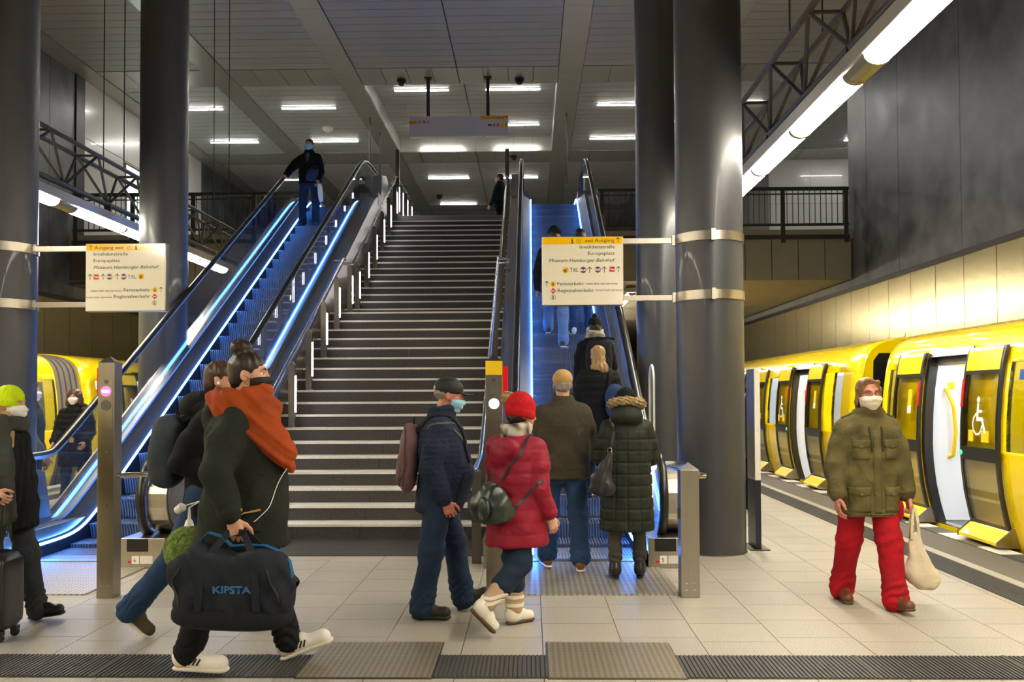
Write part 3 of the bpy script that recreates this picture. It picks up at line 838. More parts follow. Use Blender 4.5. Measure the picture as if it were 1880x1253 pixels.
# ================================================================== TRAINS
PROF = [(-.40, .26), (-.15, .20), (.02, .15), (.25, .085), (.5, .035), (.75, .008), (.95, 0), (1.3, .01), (1.6, .035), (1.85, .07), (2.02, .105),
        (2.12, .145), (2.20, .20), (2.26, .27), (2.31, .37), (2.35, .52), (2.38, .75), (2.39, 1.15)]
def inset(z):
    if z <= PROF[0][0]: return PROF[0][1]
    for (a, b), (c, d) in zip(PROF, PROF[1:]):
        if a <= z <= c: return b + (d - b) * (z - a) / (c - a)
    return PROF[-1][1]
class Car:
    def __init__(s, root, xs, sg): s.root, s.xs, s.sg = root, xs, sg
    def skin(s, y0, y1, z0, z1, off, th, name, m, parent=None, step=.09, cut=0.0):
        """sheet bent to the body side: outer face 'off' outside the body line, 'th' thick"""
        n = max(2, int((z1 - z0) / step) + 1); zs = [z0 + (z1 - z0) * i / (n - 1) for i in range(n)]
        vs = []
        for q in (off, off - th):
            for y in (y0, y1):
                for z in zs: vs.append((s.xs + s.sg * (inset(z) - q), y, z))
        fs = []
        def I(a, b, i): return (a * 2 + b) * n + i
        for i in range(n - 1):
            for a in (0, 1): fs.append((I(a,0,i), I(a,1,i), I(a,1,i+1), I(a,0,i+1)))
            for b in (0, 1): fs.append((I(0,b,i), I(1,b,i), I(1,b,i+1), I(0,b,i+1)))
        for i in (0, n - 1): fs.append((I(0,0,i), I(0,1,i), I(1,1,i), I(1,0,i)))
        mb = MB().add(vs, fs)
        return s.put(mb, name, m, parent, smooth=.6)
    def put(s, mb, name, m, parent=None, **kw):
        l = s.root.location
        mb.v = [(a - l.x, b - l.y, c - l.z) for a, b, c in mb.v]
        return mb.build(name, m, parent or s.root, **kw)
    def body(s, y0, y1, holes):
        """outer shell with real openings; holes = (ya, yb, za, zb)"""
        ybr = sorted(set([y0, y0 + .12, y1 - .12, y1] + [q for h in holes for q in h[:2]]))
        zbr = sorted(set([p[0] for p in PROF] + [q for h in holes for q in h[2:]]))
        idx = {}; vs = []; fs = []
        def V(y, z, far=False):
            k = (y, z, far)
            if k not in idx:
                d = 0.05 if (y in (y0, y1)) else 0
                x = s.xs + s.sg * (inset(z) + d)
                if far: x = 2 * (s.xs + s.sg * 1.15) - x
                idx[k] = len(vs); vs.append((x, y, z))
            return idx[k]
        for a, b in zip(ybr, ybr[1:]):
            for c, d in zip(zbr, zbr[1:]):
                ym, zm = (a + b) / 2, (c + d) / 2
                if not any(h[0] < ym < h[1] and h[2] < zm < h[3] for h in holes):
                    fs.append((V(a, c), V(b, c), V(b, d), V(a, d)))
                fs.append((V(a, c, 1), V(a, d, 1), V(b, d, 1), V(b, c, 1)))
        mb = MB().add(vs, fs)
        o = s.put(mb, 'body_shell', 'yellow', smooth=.5, fix=False)
        sd = o.modifiers.new('thickness', 'SOLIDIFY'); sd.thickness = .03; sd.offset = 0
        return o
    def ends(s, y, sgn, window=True):
        out = [(s.xs + s.sg * (i + .05), z) for z, i in PROF]
        poly = out + [(2 * (s.xs + s.sg * 1.15) - x, z) for x, z in reversed(out)]
        s.put(MB().prism(poly, 'y', y, y - sgn * .03), 'end_wall', 'yellow')
        if window:
            xa, xb = s.xs + s.sg * .22, s.xs + s.sg * 2.08
            q = [(xa + s.sg * .08, .95), (xa, 1.02), (xa + s.sg * .04, 2.05), (xa + s.sg * .12, 2.16), (xb - s.sg * .12, 2.16), (xb - s.sg * .04, 2.05), (xb, 1.02), (xb - s.sg * .08, .95)]
            s.put(MB().prism(q, 'y', y, y + sgn * .012), 'end_window', 'black')
    def window(s, y0, y1, z0=.98, z1=1.88, name='window', g='train_glass', top=True):
        f = .045
        w_ = s.skin(y0 - f, y1 + f, z0 - f, z0, .012, .04, name, 'door_black')
        s.skin(y0 - f, y1 + f, z1, z1 + f, .012, .04, 'frame', 'door_black', w_)
        s.skin(y0 - f, y0, z0, z1, .012, .04, 'frame', 'door_black', w_); s.skin(y1, y1 + f, z0, z1, .012, .04, 'frame', 'door_black', w_)
        s.skin(y0, y1, z0, z1, .004, .006, 'pane', g, w_)
        return w_
    def leaf(s, y0, y1, chair=True, inner=1, sticker=True):
        """one open door leaf, standing proud of the body"""
        o = .075; b = .045
        d = s.skin(y0, y0 + b, .07, 2.06, o, .035, 'door_leaf', 'door_black')
        s.skin(y1 - b, y1, .07, 2.06, o, .035, 'leaf_frame', 'door_black', d)
        for za, zb in ((.07, .13), (.86, 1.0), (1.77, 1.81), (2.02, 2.06)):
            s.skin(y0 + b, y1 - b, za, zb, o, .035, 'leaf_frame', 'door_black', d)
        s.skin(y0 + b, y1 - b, 1.81, 2.02, o + .004, .03, 'yellow_field', 'yellow', d)
        s.skin(y0 + b, y1 - b, 1.0, 1.77, o - .006, .008, 'upper_pane', 'door_glass', d)
        s.skin(y0 + b, y1 - b, .13, .86, o - .006, .008, 'lower_pane', 'door_glass', d)
        s.skin(y0 + b, y1 - b, .13, .22, o - .002, .006, 'kick_strip', 'door_black', d)
        e = y1 if inner > 0 else y0 + b
        s.skin(e - b, e, 1.42, 1.72, o + .008, .012, 'red_strip', 'red', d)
        by = e - b / 2
        if chair:
            bt = MB().lathe([(.028, 0), (.022, .01)], 16); bo = s.put(bt, 'button', 'green_button', d)
            bo.data.transform(Matrix.Translation(s.root.location)); bo.data.transform(Matrix.Rotation(-s.sg * PI / 2, 4, 'Y'))
            bo.data.transform(Matrix.Translation(Vector((s.xs + s.sg * (inset(.93) - o), by, .93)) - s.root.location))
        yc = (y0 + y1) / 2
        if chair: s.wheelchair(yc, 1.13, .40, o + .003, d)
        if sticker:
            s.skin(yc - .22 + (0 if chair else .05), yc - .07, 1.06 if chair else 1.32, 1.18 if chair else 1.62, o + .003, .004, 'sticker', 'yellow_flat', d)
            if chair: s.skin(yc + .10, yc + .20, 1.06, 1.18, o + .003, .004, 'sticker', 'yellow_flat', d)
            else: s.skin(yc - .17, yc - .07, 1.33, 1.42, o + .004, .004, 'sticker', 'white', d)
        # step wedge below the leaf
        w0 = s.xs + s.sg * .13
        wd = s.put(MB().prism([(w0, .20), (w0 - s.sg * .07, .205), (w0 - s.sg * .235, .07), (w0 - s.sg * .235, .035), (w0, .02)], 'y', y0 - .01, y1 + .01), 'step_wedge', 'yellow', d, bevel=.006)
        s.put(MB().prism([(w0, .21), (w0 - s.sg * .07, .215), (w0 - s.sg * .24, .075), (w0 - s.sg * .24, .03), (w0, .01)], 'y', y1 + .01, y1 + .02), 'wedge_end', 'door_black', d)
        s.put(MB().prism([(w0, .21), (w0 - s.sg * .07, .215), (w0 - s.sg * .24, .075), (w0 - s.sg * .24, .03), (w0, .01)], 'y', y0 - .02, y0 - .01), 'wedge_end', 'steel', d)
        return d
    def wheelchair(s, yc, z0, h, off, parent):
        """white wheelchair sign: head, back, seat, leg and wheel"""
        k = h / 1.0; dirn = -1 if s.sg > 0 else 1
        def P(u, v, q): z = z0 + v * k; return (s.xs + s.sg * (inset(z) - off - q), yc + dirn * u * k, z)
        def strokes(pl, wd):
            mb = MB()
            for (a, b), (c, d) in zip(pl, pl[1:]):
                l = math.hypot(c - a, d - b) or 1; nx, ny = -(d - b) / l * wd / 2, (c - a) / l * wd / 2; ex, ey = (c - a) / l * wd * .3, (d - b) / l * wd * .3
                q4 = [(a - ex + nx, b - ey + ny), (c + ex + nx, d + ey + ny), (c + ex - nx, d + ey - ny), (a - ex - nx, b - ey - ny)]
                mb.add([P(u, v, .002) for u, v in q4], [(0, 1, 2, 3)])
            return mb
        m = MB()
        cx_, cy_, r_ = -.02, .93, .085
        m.add([P(cx_ + r_ * math.cos(2*PI*i/16), cy_ + r_ * math.sin(2*PI*i/16), .002) for i in range(16)], [tuple(range(16))])
        for pl, wd in (([(-.02, .80), (-.03, .42), (.22, .42), (.36, .08)], .10), ([(-.03, .64), (.18, .62)], .07),
                       ([(-.10, .56), (-.22, .44), (-.27, .28), (-.22, .12), (-.08, .02), (.06, .03), (.17, .12), (.21, .24)], .055)):
            t = strokes(pl, wd); m.add(t.v, t.f)
        s.put(m, 'wheelchair_sign', 'white', parent, fix=False)
    def doorway(s, y0, y1, chair_near=True):
        """opening with black surround, track cover and white vestibule behind"""
        d = s.skin(y0 - .03, y0 + .05, .02, 2.08, .02, .10, 'door_frame', 'door_black')
        s.skin(y1 - .05, y1 + .03, .02, 2.08, .02, .10, 'jamb', 'door_black', d)
        s.skin(y0, y1, 2.0, 2.09, .03, .12, 'head', 'door_black', d)
        s.skin(y0 + .05, y1 - .05, 1.90, 2.0, -.05, .06, 'track_cover', 'steel_dark', d)
        a = s.xs + s.sg * .14
        s.put(MB().box(min(a, a + s.sg * .1), max(a, a + s.sg * .1), y0, y1, .0, .035), 'sill', 'steel_bright', d)
        yi = y1 if True else y0
        # white draught screen beside the opening, with its yellow grab bar
        sc = s.put(MB().prism([(s.xs + s.sg * (inset(z) + .07), z) for z in (.04, .5, 1, 1.5, 1.9)] + [(s.xs + s.sg * 1.0, 1.9), (s.xs + s.sg * 1.0, .04)], 'y', y1 + .02, y1 + .05), 'draught_screen', 'cabin_white', d)
        xg = s.xs + s.sg * .27
        s.put(MB().tube([(xg, y1 + .02, 1.62), (xg, y1 - .03, 1.60), (xg + s.sg * .06, y1 - .06, 1.40), (xg + s.sg * .08, y1 - .06, 1.1), (xg + s.sg * .05, y1 - .05, .82), (xg + s.sg * .03, y1 + .02, .80)], .022, 8), 'grab_bar', 'yellow_flat', d, smooth=.8)
        s.put(MB().box(*sorted((s.xs + s.sg * .3, s.xs + s.sg * .38)), y1 + .012, y1 + .02, 1.62, 1.70), 'sticker', 'yellow_flat', d)
    def cabin(s, y0, y1):
        a, b = s.xs + s.sg * .19, s.xs + s.sg * 2.2
        x0, x1 = min(a, b), max(a, b)
        s.put(MB().box(x0, x1, y0, y1, 0, .03), 'cabin_floor', 'cabin_floor')
        s.put(MB().box(x0 + .25, x1 - .25, y0, y1, 2.2, 2.22), 'cabin_ceiling', 'cabin_white')
        c = b - s.sg * .05
        s.put(MB().box(min(b, c), max(b, c), y0, y1, .03, .95), 'far_lining', 'cabin_white')
        s.put(MB().box(min(b, c), max(b, c), y0, y1, 1.75, 2.2), 'far_lining', 'cabin_white')
        y = y0 + .2
        while y + .9 < y1:
            s.put(MB().box(min(b, c), max(b, c), y - .2, y + .25, .95, 1.75), 'far_pillar', 'cabin_white'); y += 1.75
        for q in (.55, 1.75):
            xx = s.xs + s.sg * q
            s.put(MB().box(xx - .06, xx + .06, y0 + .1, y1 - .1, 2.18, 2.2), 'cabin_lamp', 'cabin_lamp')
    def seat(s, y0, y1, near=True):
        xx = s.xs + s.sg * .2
        s.put(MB().box(min(xx, xx + s.sg * .45), max(xx, xx + s.sg * .45), y0, y1, .33, .405), 'bench_seat', 'seat_blue', bevel=.02)
        s.put(MB().box(min(xx, xx + s.sg * .07), max(xx, xx + s.sg * .07), y0, y1, .405, .92), 'bench_back', 'seat_blue', bevel=.02)
mat('seat_blue', '#3a4658', 0.8, var=.4, scale=40)

xs = 4.74
# --- car at the near end of the right track
t1 = empty('train_car', (xs + 1.15, 7.0, 0)); tag(t1, 'yellow underground car with the wide open door beside the man in red trousers', 'train', 'yellow train cars on the right')
c1 = Car(t1, xs, 1)
H1 = [(9.86, 10.9, .02, 2.05), (6.3, 9.02, .98, 1.88), (3.6, 4.65, .02, 2.05), (11.80, 12.02, 1.0, 1.88), (.5, 2.8, .98, 1.88)]
c1.body(-2.0, 12.3, H1); c1.ends(12.3, 1); c1.ends(-2.0, -1)
c1.cabin(-1.9, 12.25)
c1.window(6.3, 9.02); c1.window(.5, 2.8); c1.window(11.80, 12.02, 1.0, 1.88)
c1.doorway(9.86, 10.9); c1.leaf(9.07, 9.85, True, 1); c1.leaf(10.91, 11.68, False, -1)
c1.doorway(3.6, 4.65); c1.leaf(2.82, 3.59, True, 1); c1.leaf(4.66, 5.44, False, -1)
c1.seat(6.4, 8.95)
c1.skin(8.70, 8.84, 1.70, 1.80, .016, .006, 'blue_sign', 'sign_blue')
c1.skin(8.72, 8.86, 2.02, 2.10, .012, .02, 'side_lamp', 'yellow_flat')
c1.put(MB().box(xs + .35, xs + 2.0, 8.1, 8.14, 1.62, 1.95), 'poster', 'brown_poster') if False else None
# --- car beyond the gap
t2 = empty('train_car', (xs + 1.15, 22, 0)); tag(t2, 'yellow underground car beyond the gap with a dark end window', 'train', 'yellow train cars on the right')
c2 = Car(t2, xs, 1)
H2 = [(13.8, 14.22, .98, 1.9), (15.4, 16.42, .02, 2.05), (17.28, 18.02, .98, 1.88), (18.9, 19.92, .02, 2.05), (20.9, 22.2, .98, 1.88), (22.9, 23.9, .02, 2.05), (25, 28, .98, 1.88)]
c2.body(13.15, 30.0, H2); c2.ends(13.15, -1); c2.ends(30, 1); c2.cabin(13.25, 29.9)
c2.window(13.8, 14.22, .98, 1.9); c2.window(17.28, 18.02); c2.window(20.9, 22.2); c2.window(25, 28)
c2.doorway(15.4, 16.42); c2.leaf(14.62, 15.39, False, 1); c2.leaf(16.43, 17.2, True, -1)
c2.doorway(18.9, 19.92); c2.leaf(18.12, 18.89, True, 1); c2.leaf(19.93, 20.7, False, -1)
c2.doorway(22.9, 23.9); c2.leaf(22.12, 22.89, True, 1); c2.leaf(23.91, 24.7, False, -1)
# coupling between the two cars
c1.put(MB().box(xs + 1.0, xs + 1.3, 12.3, 13.05, -.4, -.1), 'coupler', 'black')
# --- left train
xl = -8.50
t3 = empty('train_car', (xl - 1.15, 10, 0)); tag(t3, 'yellow underground car with frosted windows left of the bellows', 'train', 'yellow train cars on the left')
c3 = Car(t3, xl, -1)
H3 = [(14.3, 15.85, .98, 1.88), (11.0, 12.0, .02, 2.05), (6, 9.5, .98, 1.88)]
mat('frost', '#a7a294', .5, var=.5, scale=22, col2='#6c6a5e')
c3.body(-2, 16.0, H3); c3.ends(16.0, 1, False); c3.cabin(-1.9, 15.95)
w3 = c3.window(14.3, 15.85); c3.window(6, 9.5)
c3.skin(14.42, 15.5, 1.0, 1.84, -.01, .005, 'frosted_film', 'frost', w3)
c3.doorway(11.0, 12.0); c3.leaf(10.2, 10.99, True, 1); c3.leaf(12.01, 12.8, False, -1)
t4 = empty('train_car', (xl - 1.15, 24, 0)); tag(t4, 'yellow underground car right of the bellows, behind the woman in black', 'train', 'yellow train cars on the left')
c4 = Car(t4, xl, -1)
H4 = [(17.35, 18.3, .98, 1.88), (19.1, 20.1, .02, 2.05), (21.2, 24, .98, 1.88)]
c4.body(16.9, 31.0, H4); c4.ends(16.9, -1, False); c4.cabin(16.95, 30.9)
c4.window(17.35, 18.3); c4.window(21.2, 24)
c4.doorway(19.1, 20.1); c4.leaf(18.36, 19.09, True, 1); c4.leaf(20.11, 20.85, False, -1)
tm = text_mesh('5040', .17); to = link('car_number', tm, 'ink', t4)
to.matrix_world = Matrix.Translation((xl + .0 - inset(.3) + .012, 17.75, .26)) @ Matrix(((0, 0, 1, 0), (-1, 0, 0, 0), (0, 1, 0, 0), (0, 0, 0, 1)))
to.location -= t4.location
bl = empty('bellows', (xl - 1.15, 16.45, 0)); tag(bl, 'grey pleated gangway bellows between the two left cars', 'bellows')
n = 9
for i in range(n):
    y0_ = 16.02 + i * .096; dd = .02 if i % 2 else 0
    out = [(xl - (ins + .06 + dd), z) for z, ins in PROF]
    poly = out + [(2 * (xl - 1.15) - x, z) for x, z in reversed(out)]
    p_ = MB().prism(poly, 'y', y0_, y0_ + .075); p_.v = [(a - bl.location.x, b - bl.location.y, c) for a, b, c in p_.v]
    p_.build('pleat', 'bellows', bl, bevel=.01)
    out2 = [(x - .03 if k < 99 else x, z) for k, (x, z) in enumerate(out)]
    if i < n - 1:
        out2 = [(xl - (ins + .11), z) for z, ins in PROF]
        poly2 = out2 + [(2 * (xl - 1.15) - x, z) for x, z in reversed(out2)]
        p_ = MB().prism(poly2, 'y', y0_ + .075, y0_ + .096); p_.v = [(a - bl.location.x, b - bl.location.y, c) for a, b, c in p_.v]
        p_.build('fold', 'bellows', bl)

# ================================================================== SIGNS
class Sheet:
    """flat printing on a sign face: u to the right, v down, in layout units, on the plane facing -y"""
    def __init__(s, parent, x0, z0, k, y): s.p, s.x0, s.z0, s.k, s.y = parent, x0, z0, k, y; s.n = 0
    def P(s, u, v, lift=0): return (s.x0 + u * s.k, s.y - lift, s.z0 - v * s.k)
    def poly(s, name, pts, m, lift=.001):
        MB().add([s.P(u, v, lift) for u, v in pts], [tuple(range(len(pts)))]).build(name, m, s.p, fix=False)
    def rect(s, name, u0, v0, u1, v1, m, lift=.001): s.poly(name, [(u0, v1), (u1, v1), (u1, v0), (u0, v0)], m, lift)
    def disc(s, name, u, v, r, m, lift=.001): s.poly(name, [(u + r * math.cos(2*PI*i/28), v - r * math.sin(2*PI*i/28)) for i in range(28)], m, lift)
    def lines(s, name, strokes, wd, m, lift=.0015):
        mb = MB()
        for pl in strokes:
            for (a, b), (c, d) in zip(pl, pl[1:]):
                l = math.hypot(c - a, d - b) or 1; nx, ny = -(d - b) / l * wd / 2, (c - a) / l * wd / 2; ex, ey = (c - a) / l * wd * .3, (d - b) / l * wd * .3
                q = [(a - ex + nx, b - ey + ny), (c + ex + nx, d + ey + ny), (c + ex - nx, d + ey - ny), (a - ex - nx, b - ey - ny)]
                mb.add([s.P(u, v, lift) for u, v in q], [(0, 1, 2, 3)])
        mb.build(name, m, s.p, fix=False)
    def text(s, body, u0, u1, base, cap, m='ink', shear=0.0, bold=0.0, lift=.0015, name='lettering'):
        me = text_mesh(body, 1.0, shear, bold=bold)
        c = np.empty(len(me.vertices) * 3); me.vertices.foreach_get('co', c); c = c.reshape(-1, 3)
        hx = text_mesh('H', 1.0); h = np.empty(len(hx.vertices) * 3); hx.vertices.foreach_get('co', h); capn = h.reshape(-1, 3)[:, 1].max()
        a, b = c[:, 0].min(), c[:, 0].max()
        u = u0 + (c[:, 0] - a) / (b - a) * (u1 - u0); v = base - c[:, 1] / capn * cap
        q = np.stack([s.x0 + u * s.k, np.full(len(u), s.y - lift), s.z0 - v * s.k], 1)
        me.vertices.foreach_set('co', q.ravel()); me.update()
        link(name, me, m, s.p)
    def arrow(s, u, v0, v1, wd=8):
        a = (v1 - v0) * .36
        s.lines('arrow', [[(u, v1), (u, v0)], [(u - a, v0 + a), (u, v0), (u + a, v0 + a)]], wd, 'ink')
    def bus(s, u, v, r): s.disc('bus_roundel', u, v, r, 'sign_purple'); s.text('BUS', u - r * .85, u + r * .85, v + r * .32, r * .64, 'white', 0, .03, .002)
    def tram(s, u, v, r): s.rect('tram_square', u - r, v - r, u + r, v + r, 'sign_red'); s.text('Tram', u - r * .85, u + r * .85, v + r * .3, r * .6, 'white', 0, .03, .002)
    def plane(s, u, v, r):
        s.disc('airport_roundel', u, v, r, 'sign_yellow')
        s.lines('plane_mark', [[(u - r * .55, v + r * .5), (u + r * .55, v - r * .5)], [(u - r * .5, v - r * .35), (u + r * .1, v)], [(u + r * .3, v + r * .6), (u + r * .1, v)], [(u - r * .5, v + r * .1), (u - r * .3, v + r * .3), (u - r * .1, v + r * .6)]], r * .2, 'ink', .002)
    def rail(s, u, v, r):
        s.disc('rail_roundel', u, v, r, 'sign_yellow')
        s.rect('train_mark', u - r * .42, v - r * .35, u + r * .42, v + r * .45, 'ink', .0018); s.rect('train_window', u - r * .25, v - r * .2, u + r * .25, v + r * .12, 'sign_yellow', .0022)
        s.lines('train_mark', [[(u - r * .2, v - r * .35), (u, v - r * .62), (u + r * .2, v - r * .35)], [(u - r * .4, v + r * .65), (u + r * .4, v + r * .65)]], r * .1, 'ink', .0018)
    def bahn(s, u, v, r): s.poly('regional_diamond', [(u, v + r), (u + r, v), (u, v - r), (u - r, v)], 'sign_red'); s.text('Bahn', u - r * .62, u + r * .62, v + r * .16, r * .36, 'white', .0, .03, .002)
    def sbahn(s, u, v, r): s.disc('suburban_roundel', u, v, r, 'sign_green'); s.disc('roundel_ring', u, v, r * .86, 'sign_white', .0014); s.text('S', u - r * .45, u + r * .45, v + r * .58, r * 1.16, 'sign_green', 0, .05, .002)
    def lift(s, u, v, h):
        a = h * .46
        s.lines('lift_mark', [[(u - a, v + h * .5), (u + a, v + h * .5), (u + a, v - h * .3), (u - a, v - h * .3), (u - a, v + h * .5)], [(u, v + h * .35), (u, v - h * .05)], [(u - a * .4, v - h * .5), (u - a * .4, v - h * .55)], [(u + a * .4, v - h * .5), (u + a * .4, v - h * .55)]], h * .06, 'ink')
        s.disc('lift_figure', u, v - h * .02, h * .1, 'ink', .0018)
    def info(s, u, v, h):
        s.disc('info_dot', u, v - h * .4, h * .13, 'ink', .0018)
        s.lines('info_mark', [[(u - h * .14, v - h * .12), (u + h * .04, v - h * .12), (u + h * .04, v + h * .45)], [(u - h * .2, v + h * .45), (u + h * .24, v + h * .45)]], h * .2, 'ink')

def wayfinding(x0, x1, z0, z1, y, label, kind, colx, s):
    g = empty('wayfinding_sign', ((x0 + x1) / 2, y, z0)); tag(g, label, 'sign', 'hanging direction signs at the columns')
    wx, hz = (x1 - x0) / 2, z1 - z0
    MB().box(-wx, wx, 0, .10, 0, hz).build('case', 'steel', g, bevel=.005)
    MB().box(-wx + .006, wx - .006, -.004, 0, .006, hz - .006).build('face', 'sign_white', g)
    # two steel arms and the bands round the column
    for za in (hz - .045, .075):
        zc = za
        a = s * wx; b = colx - g.location.x
        MB().box(min(a, b - s * .33), max(a, b - s * .33), .03, .07, zc - .026, zc + .026).build('arm', 'steel', g)
        bo = MB().lathe([(.342, -.045), (.348, -.045), (.348, .045), (.342, .045)], 40).build('column_band', 'steel', g, smooth=.6)
        bo.location = (b, 9.06 - y, zc)
        cl_ = MB().box(-.02, .02, -.03, .0, -.055, .055).build('band_clamp', 'steel', g); cl_.location = (b - s * .03, 9.06 - y - .348, zc)
        c2_ = MB().box(-.03, .03, -.02, .02, -.05, .05).build('band_clamp', 'steel', g); c2_.location = (b - s * .345, 9.06 - y - .01, zc)
    if kind == 'r':
        k = (x1 - x0) / 1110.0; S = Sheet(g, -wx - 250 * k, hz + 185 * k, k, -.004)
        S.rect('yellow_band', 262, 196, 1348, 293, 'sign_yellow', .0005)
        S.info(665, 246, 62); S.lift(756, 250, 56); S.text('exit', 840, 950, 266, 44, shear=.25); S.text('Ausgang', 972, 1236, 264, 46); S.arrow(1288, 205, 270)
        S.text('Invalidenstraße', 766, 1240, 352, 46); S.text('Europaplatz', 876, 1238, 441, 46); S.text('Museum Hamburger Bahnhof', 348, 1245, 534, 44, shear=.25)
        S.plane(572, 648, 42); S.text('TXL', 630, 748, 672, 54); S.bus(812, 645, 42); S.arrow(899, 605, 684); S.bus(1010, 642, 42); S.arrow(1098, 602, 682); S.tram(1204, 638, 36); S.arrow(1288, 600, 678)
        S.arrow(316, 795, 864); S.rail(400, 836, 38); S.text('Fernverkehr', 460, 818, 854, 46); S.text('main-line rail services', 848, 1278, 846, 28, shear=.25)
        S.bahn(402, 928, 42); S.text('Regionalverkehr', 462, 954, 945, 46); S.text('local train services', 980, 1346, 934, 28, shear=.25); S.sbahn(402, 1018, 36)
    else:
        k = (x1 - x0) / 1262.0; S = Sheet(g, -wx - 90 * k, hz + 95 * k, k, -.004)
        S.rect('yellow_band', 104, 106, 1342, 210, 'sign_yellow', .0005)
        S.arrow(176, 125, 195); S.text('Ausgang', 230, 530, 186, 50); S.text('exit', 562, 690, 186, 50, shear=.25); S.lift(784, 166, 62); S.info(886, 162, 66)
        S.text('Invalidenstraße', 222, 760, 286, 50); S.text('Europaplatz', 222, 634, 388, 50); S.text('Museum Hamburger Bahnhof', 222, 1250, 492, 48, shear=.25)
        S.arrow(168, 575, 662); S.tram(262, 620, 40); S.arrow(372, 575, 662); S.bus(472, 618, 45); S.arrow(594, 575, 662); S.bus(695, 618, 45); S.text('TXL', 760, 896, 648, 56); S.plane(970, 616, 48)
        S.text('main-line rail services', 178, 668, 850, 30, shear=.25); S.text('Fernverkehr', 700, 1112, 850, 50); S.rail(1186, 826, 40); S.arrow(1284, 785, 860)
        S.text('local train services', 100, 518, 952, 30, shear=.25); S.text('Regionalverkehr', 545, 1112, 950, 50); S.bahn(1184, 930, 45); S.sbahn(1181, 1032, 40)
    return g
wayfinding(.115, .94, 2.475, 3.175, 9.02, 'white and yellow direction sign with its arms on the column right of the stairs', 'r', 1.81, 1)
wayfinding(-4.535, -3.71, 2.44, 3.135, 8.98, 'white and yellow direction sign with its arms on the column left of the escalator', 'l', -5.45, -1)

# overhead sign above the stair head
oh = empty('overhead_sign', (-1.92, 23.9, 8.55)); tag(oh, 'long pale overhead sign hanging from two dark poles above the stair head', 'sign')
MB().box(-1.34, 1.34, 0, .18, .04, .56).build('case', 'sign_lilac', oh, bevel=.005)
MB().box(-1.34, 1.34, -.01, .19, 0, .04).build('light_rail', 'offwhite', oh)
MB().box(.62, .72, .04, .12, -.04, 0).build('sensor', 'offwhite', oh)
for q in (-.83, .79):
    MB().box(q - .045, q + .045, .05, .13, .56, Z_C - 8.55).build('hanging_pole', 'iron', oh)
    MB().box(q - .10, q + .10, .0, .18, Z_C - 8.55 - .05, Z_C - 8.55 - .015).build('ceiling_plate', 'iron', oh)
k = 2.68 / 1640.0; S = Sheet(oh, -1.34 - 110 * k, .56 + 95 * k, k, -.0)
S.rect('yellow_field', 1298, 96, 1748, 158, 'sign_yellow'); S.text('exit', 1380, 1460, 142, 34, shear=.25); S.text('Ausgang', 1490, 1675, 142, 36); S.lift(1328, 128, 44); S.arrow(1722, 108, 148, 6)
S.rect('yellow_field', 112, 164, 236, 224, 'sign_yellow'); S.lines('arrow', [[(165, 194), (118, 194)], [(135, 178), (118, 194), (135, 210)]], 7, 'ink'); S.lift(206, 194, 44)
S.rail(288, 192, 24); S.bahn(356, 190, 30); S.sbahn(428, 190, 26)
S.rect('brown_field', 1414, 236, 1476, 268, 'edge_brown'); S.bus(1516, 252, 24); S.tram(1578, 254, 22); S.rect('yellow_field', 1622, 226, 1748, 284, 'sign_yellow'); S.lift(1652, 254, 44); S.arrow(1718, 236, 276, 6)

# ceiling fittings: domes and hanging posts of the upper hall
for k, (x, y, z, lb) in enumerate(((-3.5, 24.1, Z_C, 'small dark camera dome on the light ceiling band, left of the overhead sign poles'),
                                   (-.28, 24.1, Z_C, 'small dark camera dome on the light ceiling band, right of the overhead sign poles'),
                                   (-.6, 32.0, Z_C, 'small dark camera dome on the ceiling band beyond the overhead sign'),
                                   (-3.9, 38.2, Z_C, 'small dark camera dome on the plank ceiling far behind the stairs'))):
    g = empty('camera_dome', (x, y, z)); tag(g, lb, 'camera', 'camera domes')
    MB().lathe([(.13, -.07), (.13, .0)], 16).build('mount', 'iron', g, smooth=.6)
    MB().lathe([(.02, -.19), (.07, -.17), (.10, -.12), (.11, -.07)], 16).build('dome', 'black', g, smooth=True)
g = tag(MB().lathe([(.03, -.16), (.14, -.10), (.18, -.03), (.18, 0)], 16).build('detector', 'offwhite', smooth=.7, loc=(-6.5, 28.4, Z_C)), 'white detector dome on the plank ceiling above the left escalator', 'detector')
for k, (x, y, z0, lb) in enumerate(((-4.94, 27.3, 8.1, 'thin dark pole hanging from the shiny ceiling beam left of the stairs'), (-4.9, 28.9, 8.0, 'thin dark pole hanging behind the first one left of the stairs'),
                                   (1.12, 27.1, 8.0, 'thin dark pole hanging over the right escalator'))):
    z1 = z0 + (2.1 if k < 2 else 1.6)
    m_ = MB().bar((0, 0, 0), (0, 0, Z_C - z0), .03, 8).build('hanging_pole', 'iron', loc=(x, y, z0)); tag(m_, lb, 'pole', 'hanging poles')
# silhouettes on the right wall panels
sg = lambda y, pts, lb: tag(MB().prism([(y + a, 1.35 + b * .62 + .35) for a, b in pts], 'x', X_R - .024, X_R - .0205).build('wall_silhouette', 'skirt_dark'), lb, 'mural', 'dark tower silhouettes on the wall')
sg(21.2, [(-.5, 0), (-.4, .9), (-.2, 1.1), (-.1, 1.5), (0, 1.65), (.05, 1.75), (.1, 1.5), (.3, 1.1), (.4, .9), (.5, 0)], 'dark tower silhouette on the cream wall above the gap between cars')
sg(19.9, [(-.7, 0), (-.6, 1.2), (-.3, 1.45), (0, 1.75), (.0, 1.95), (.05, 1.75), (.35, 1.45), (.6, 1.2), (.7, 0)], 'dark domed silhouette on the cream wall above the roof of the near car')

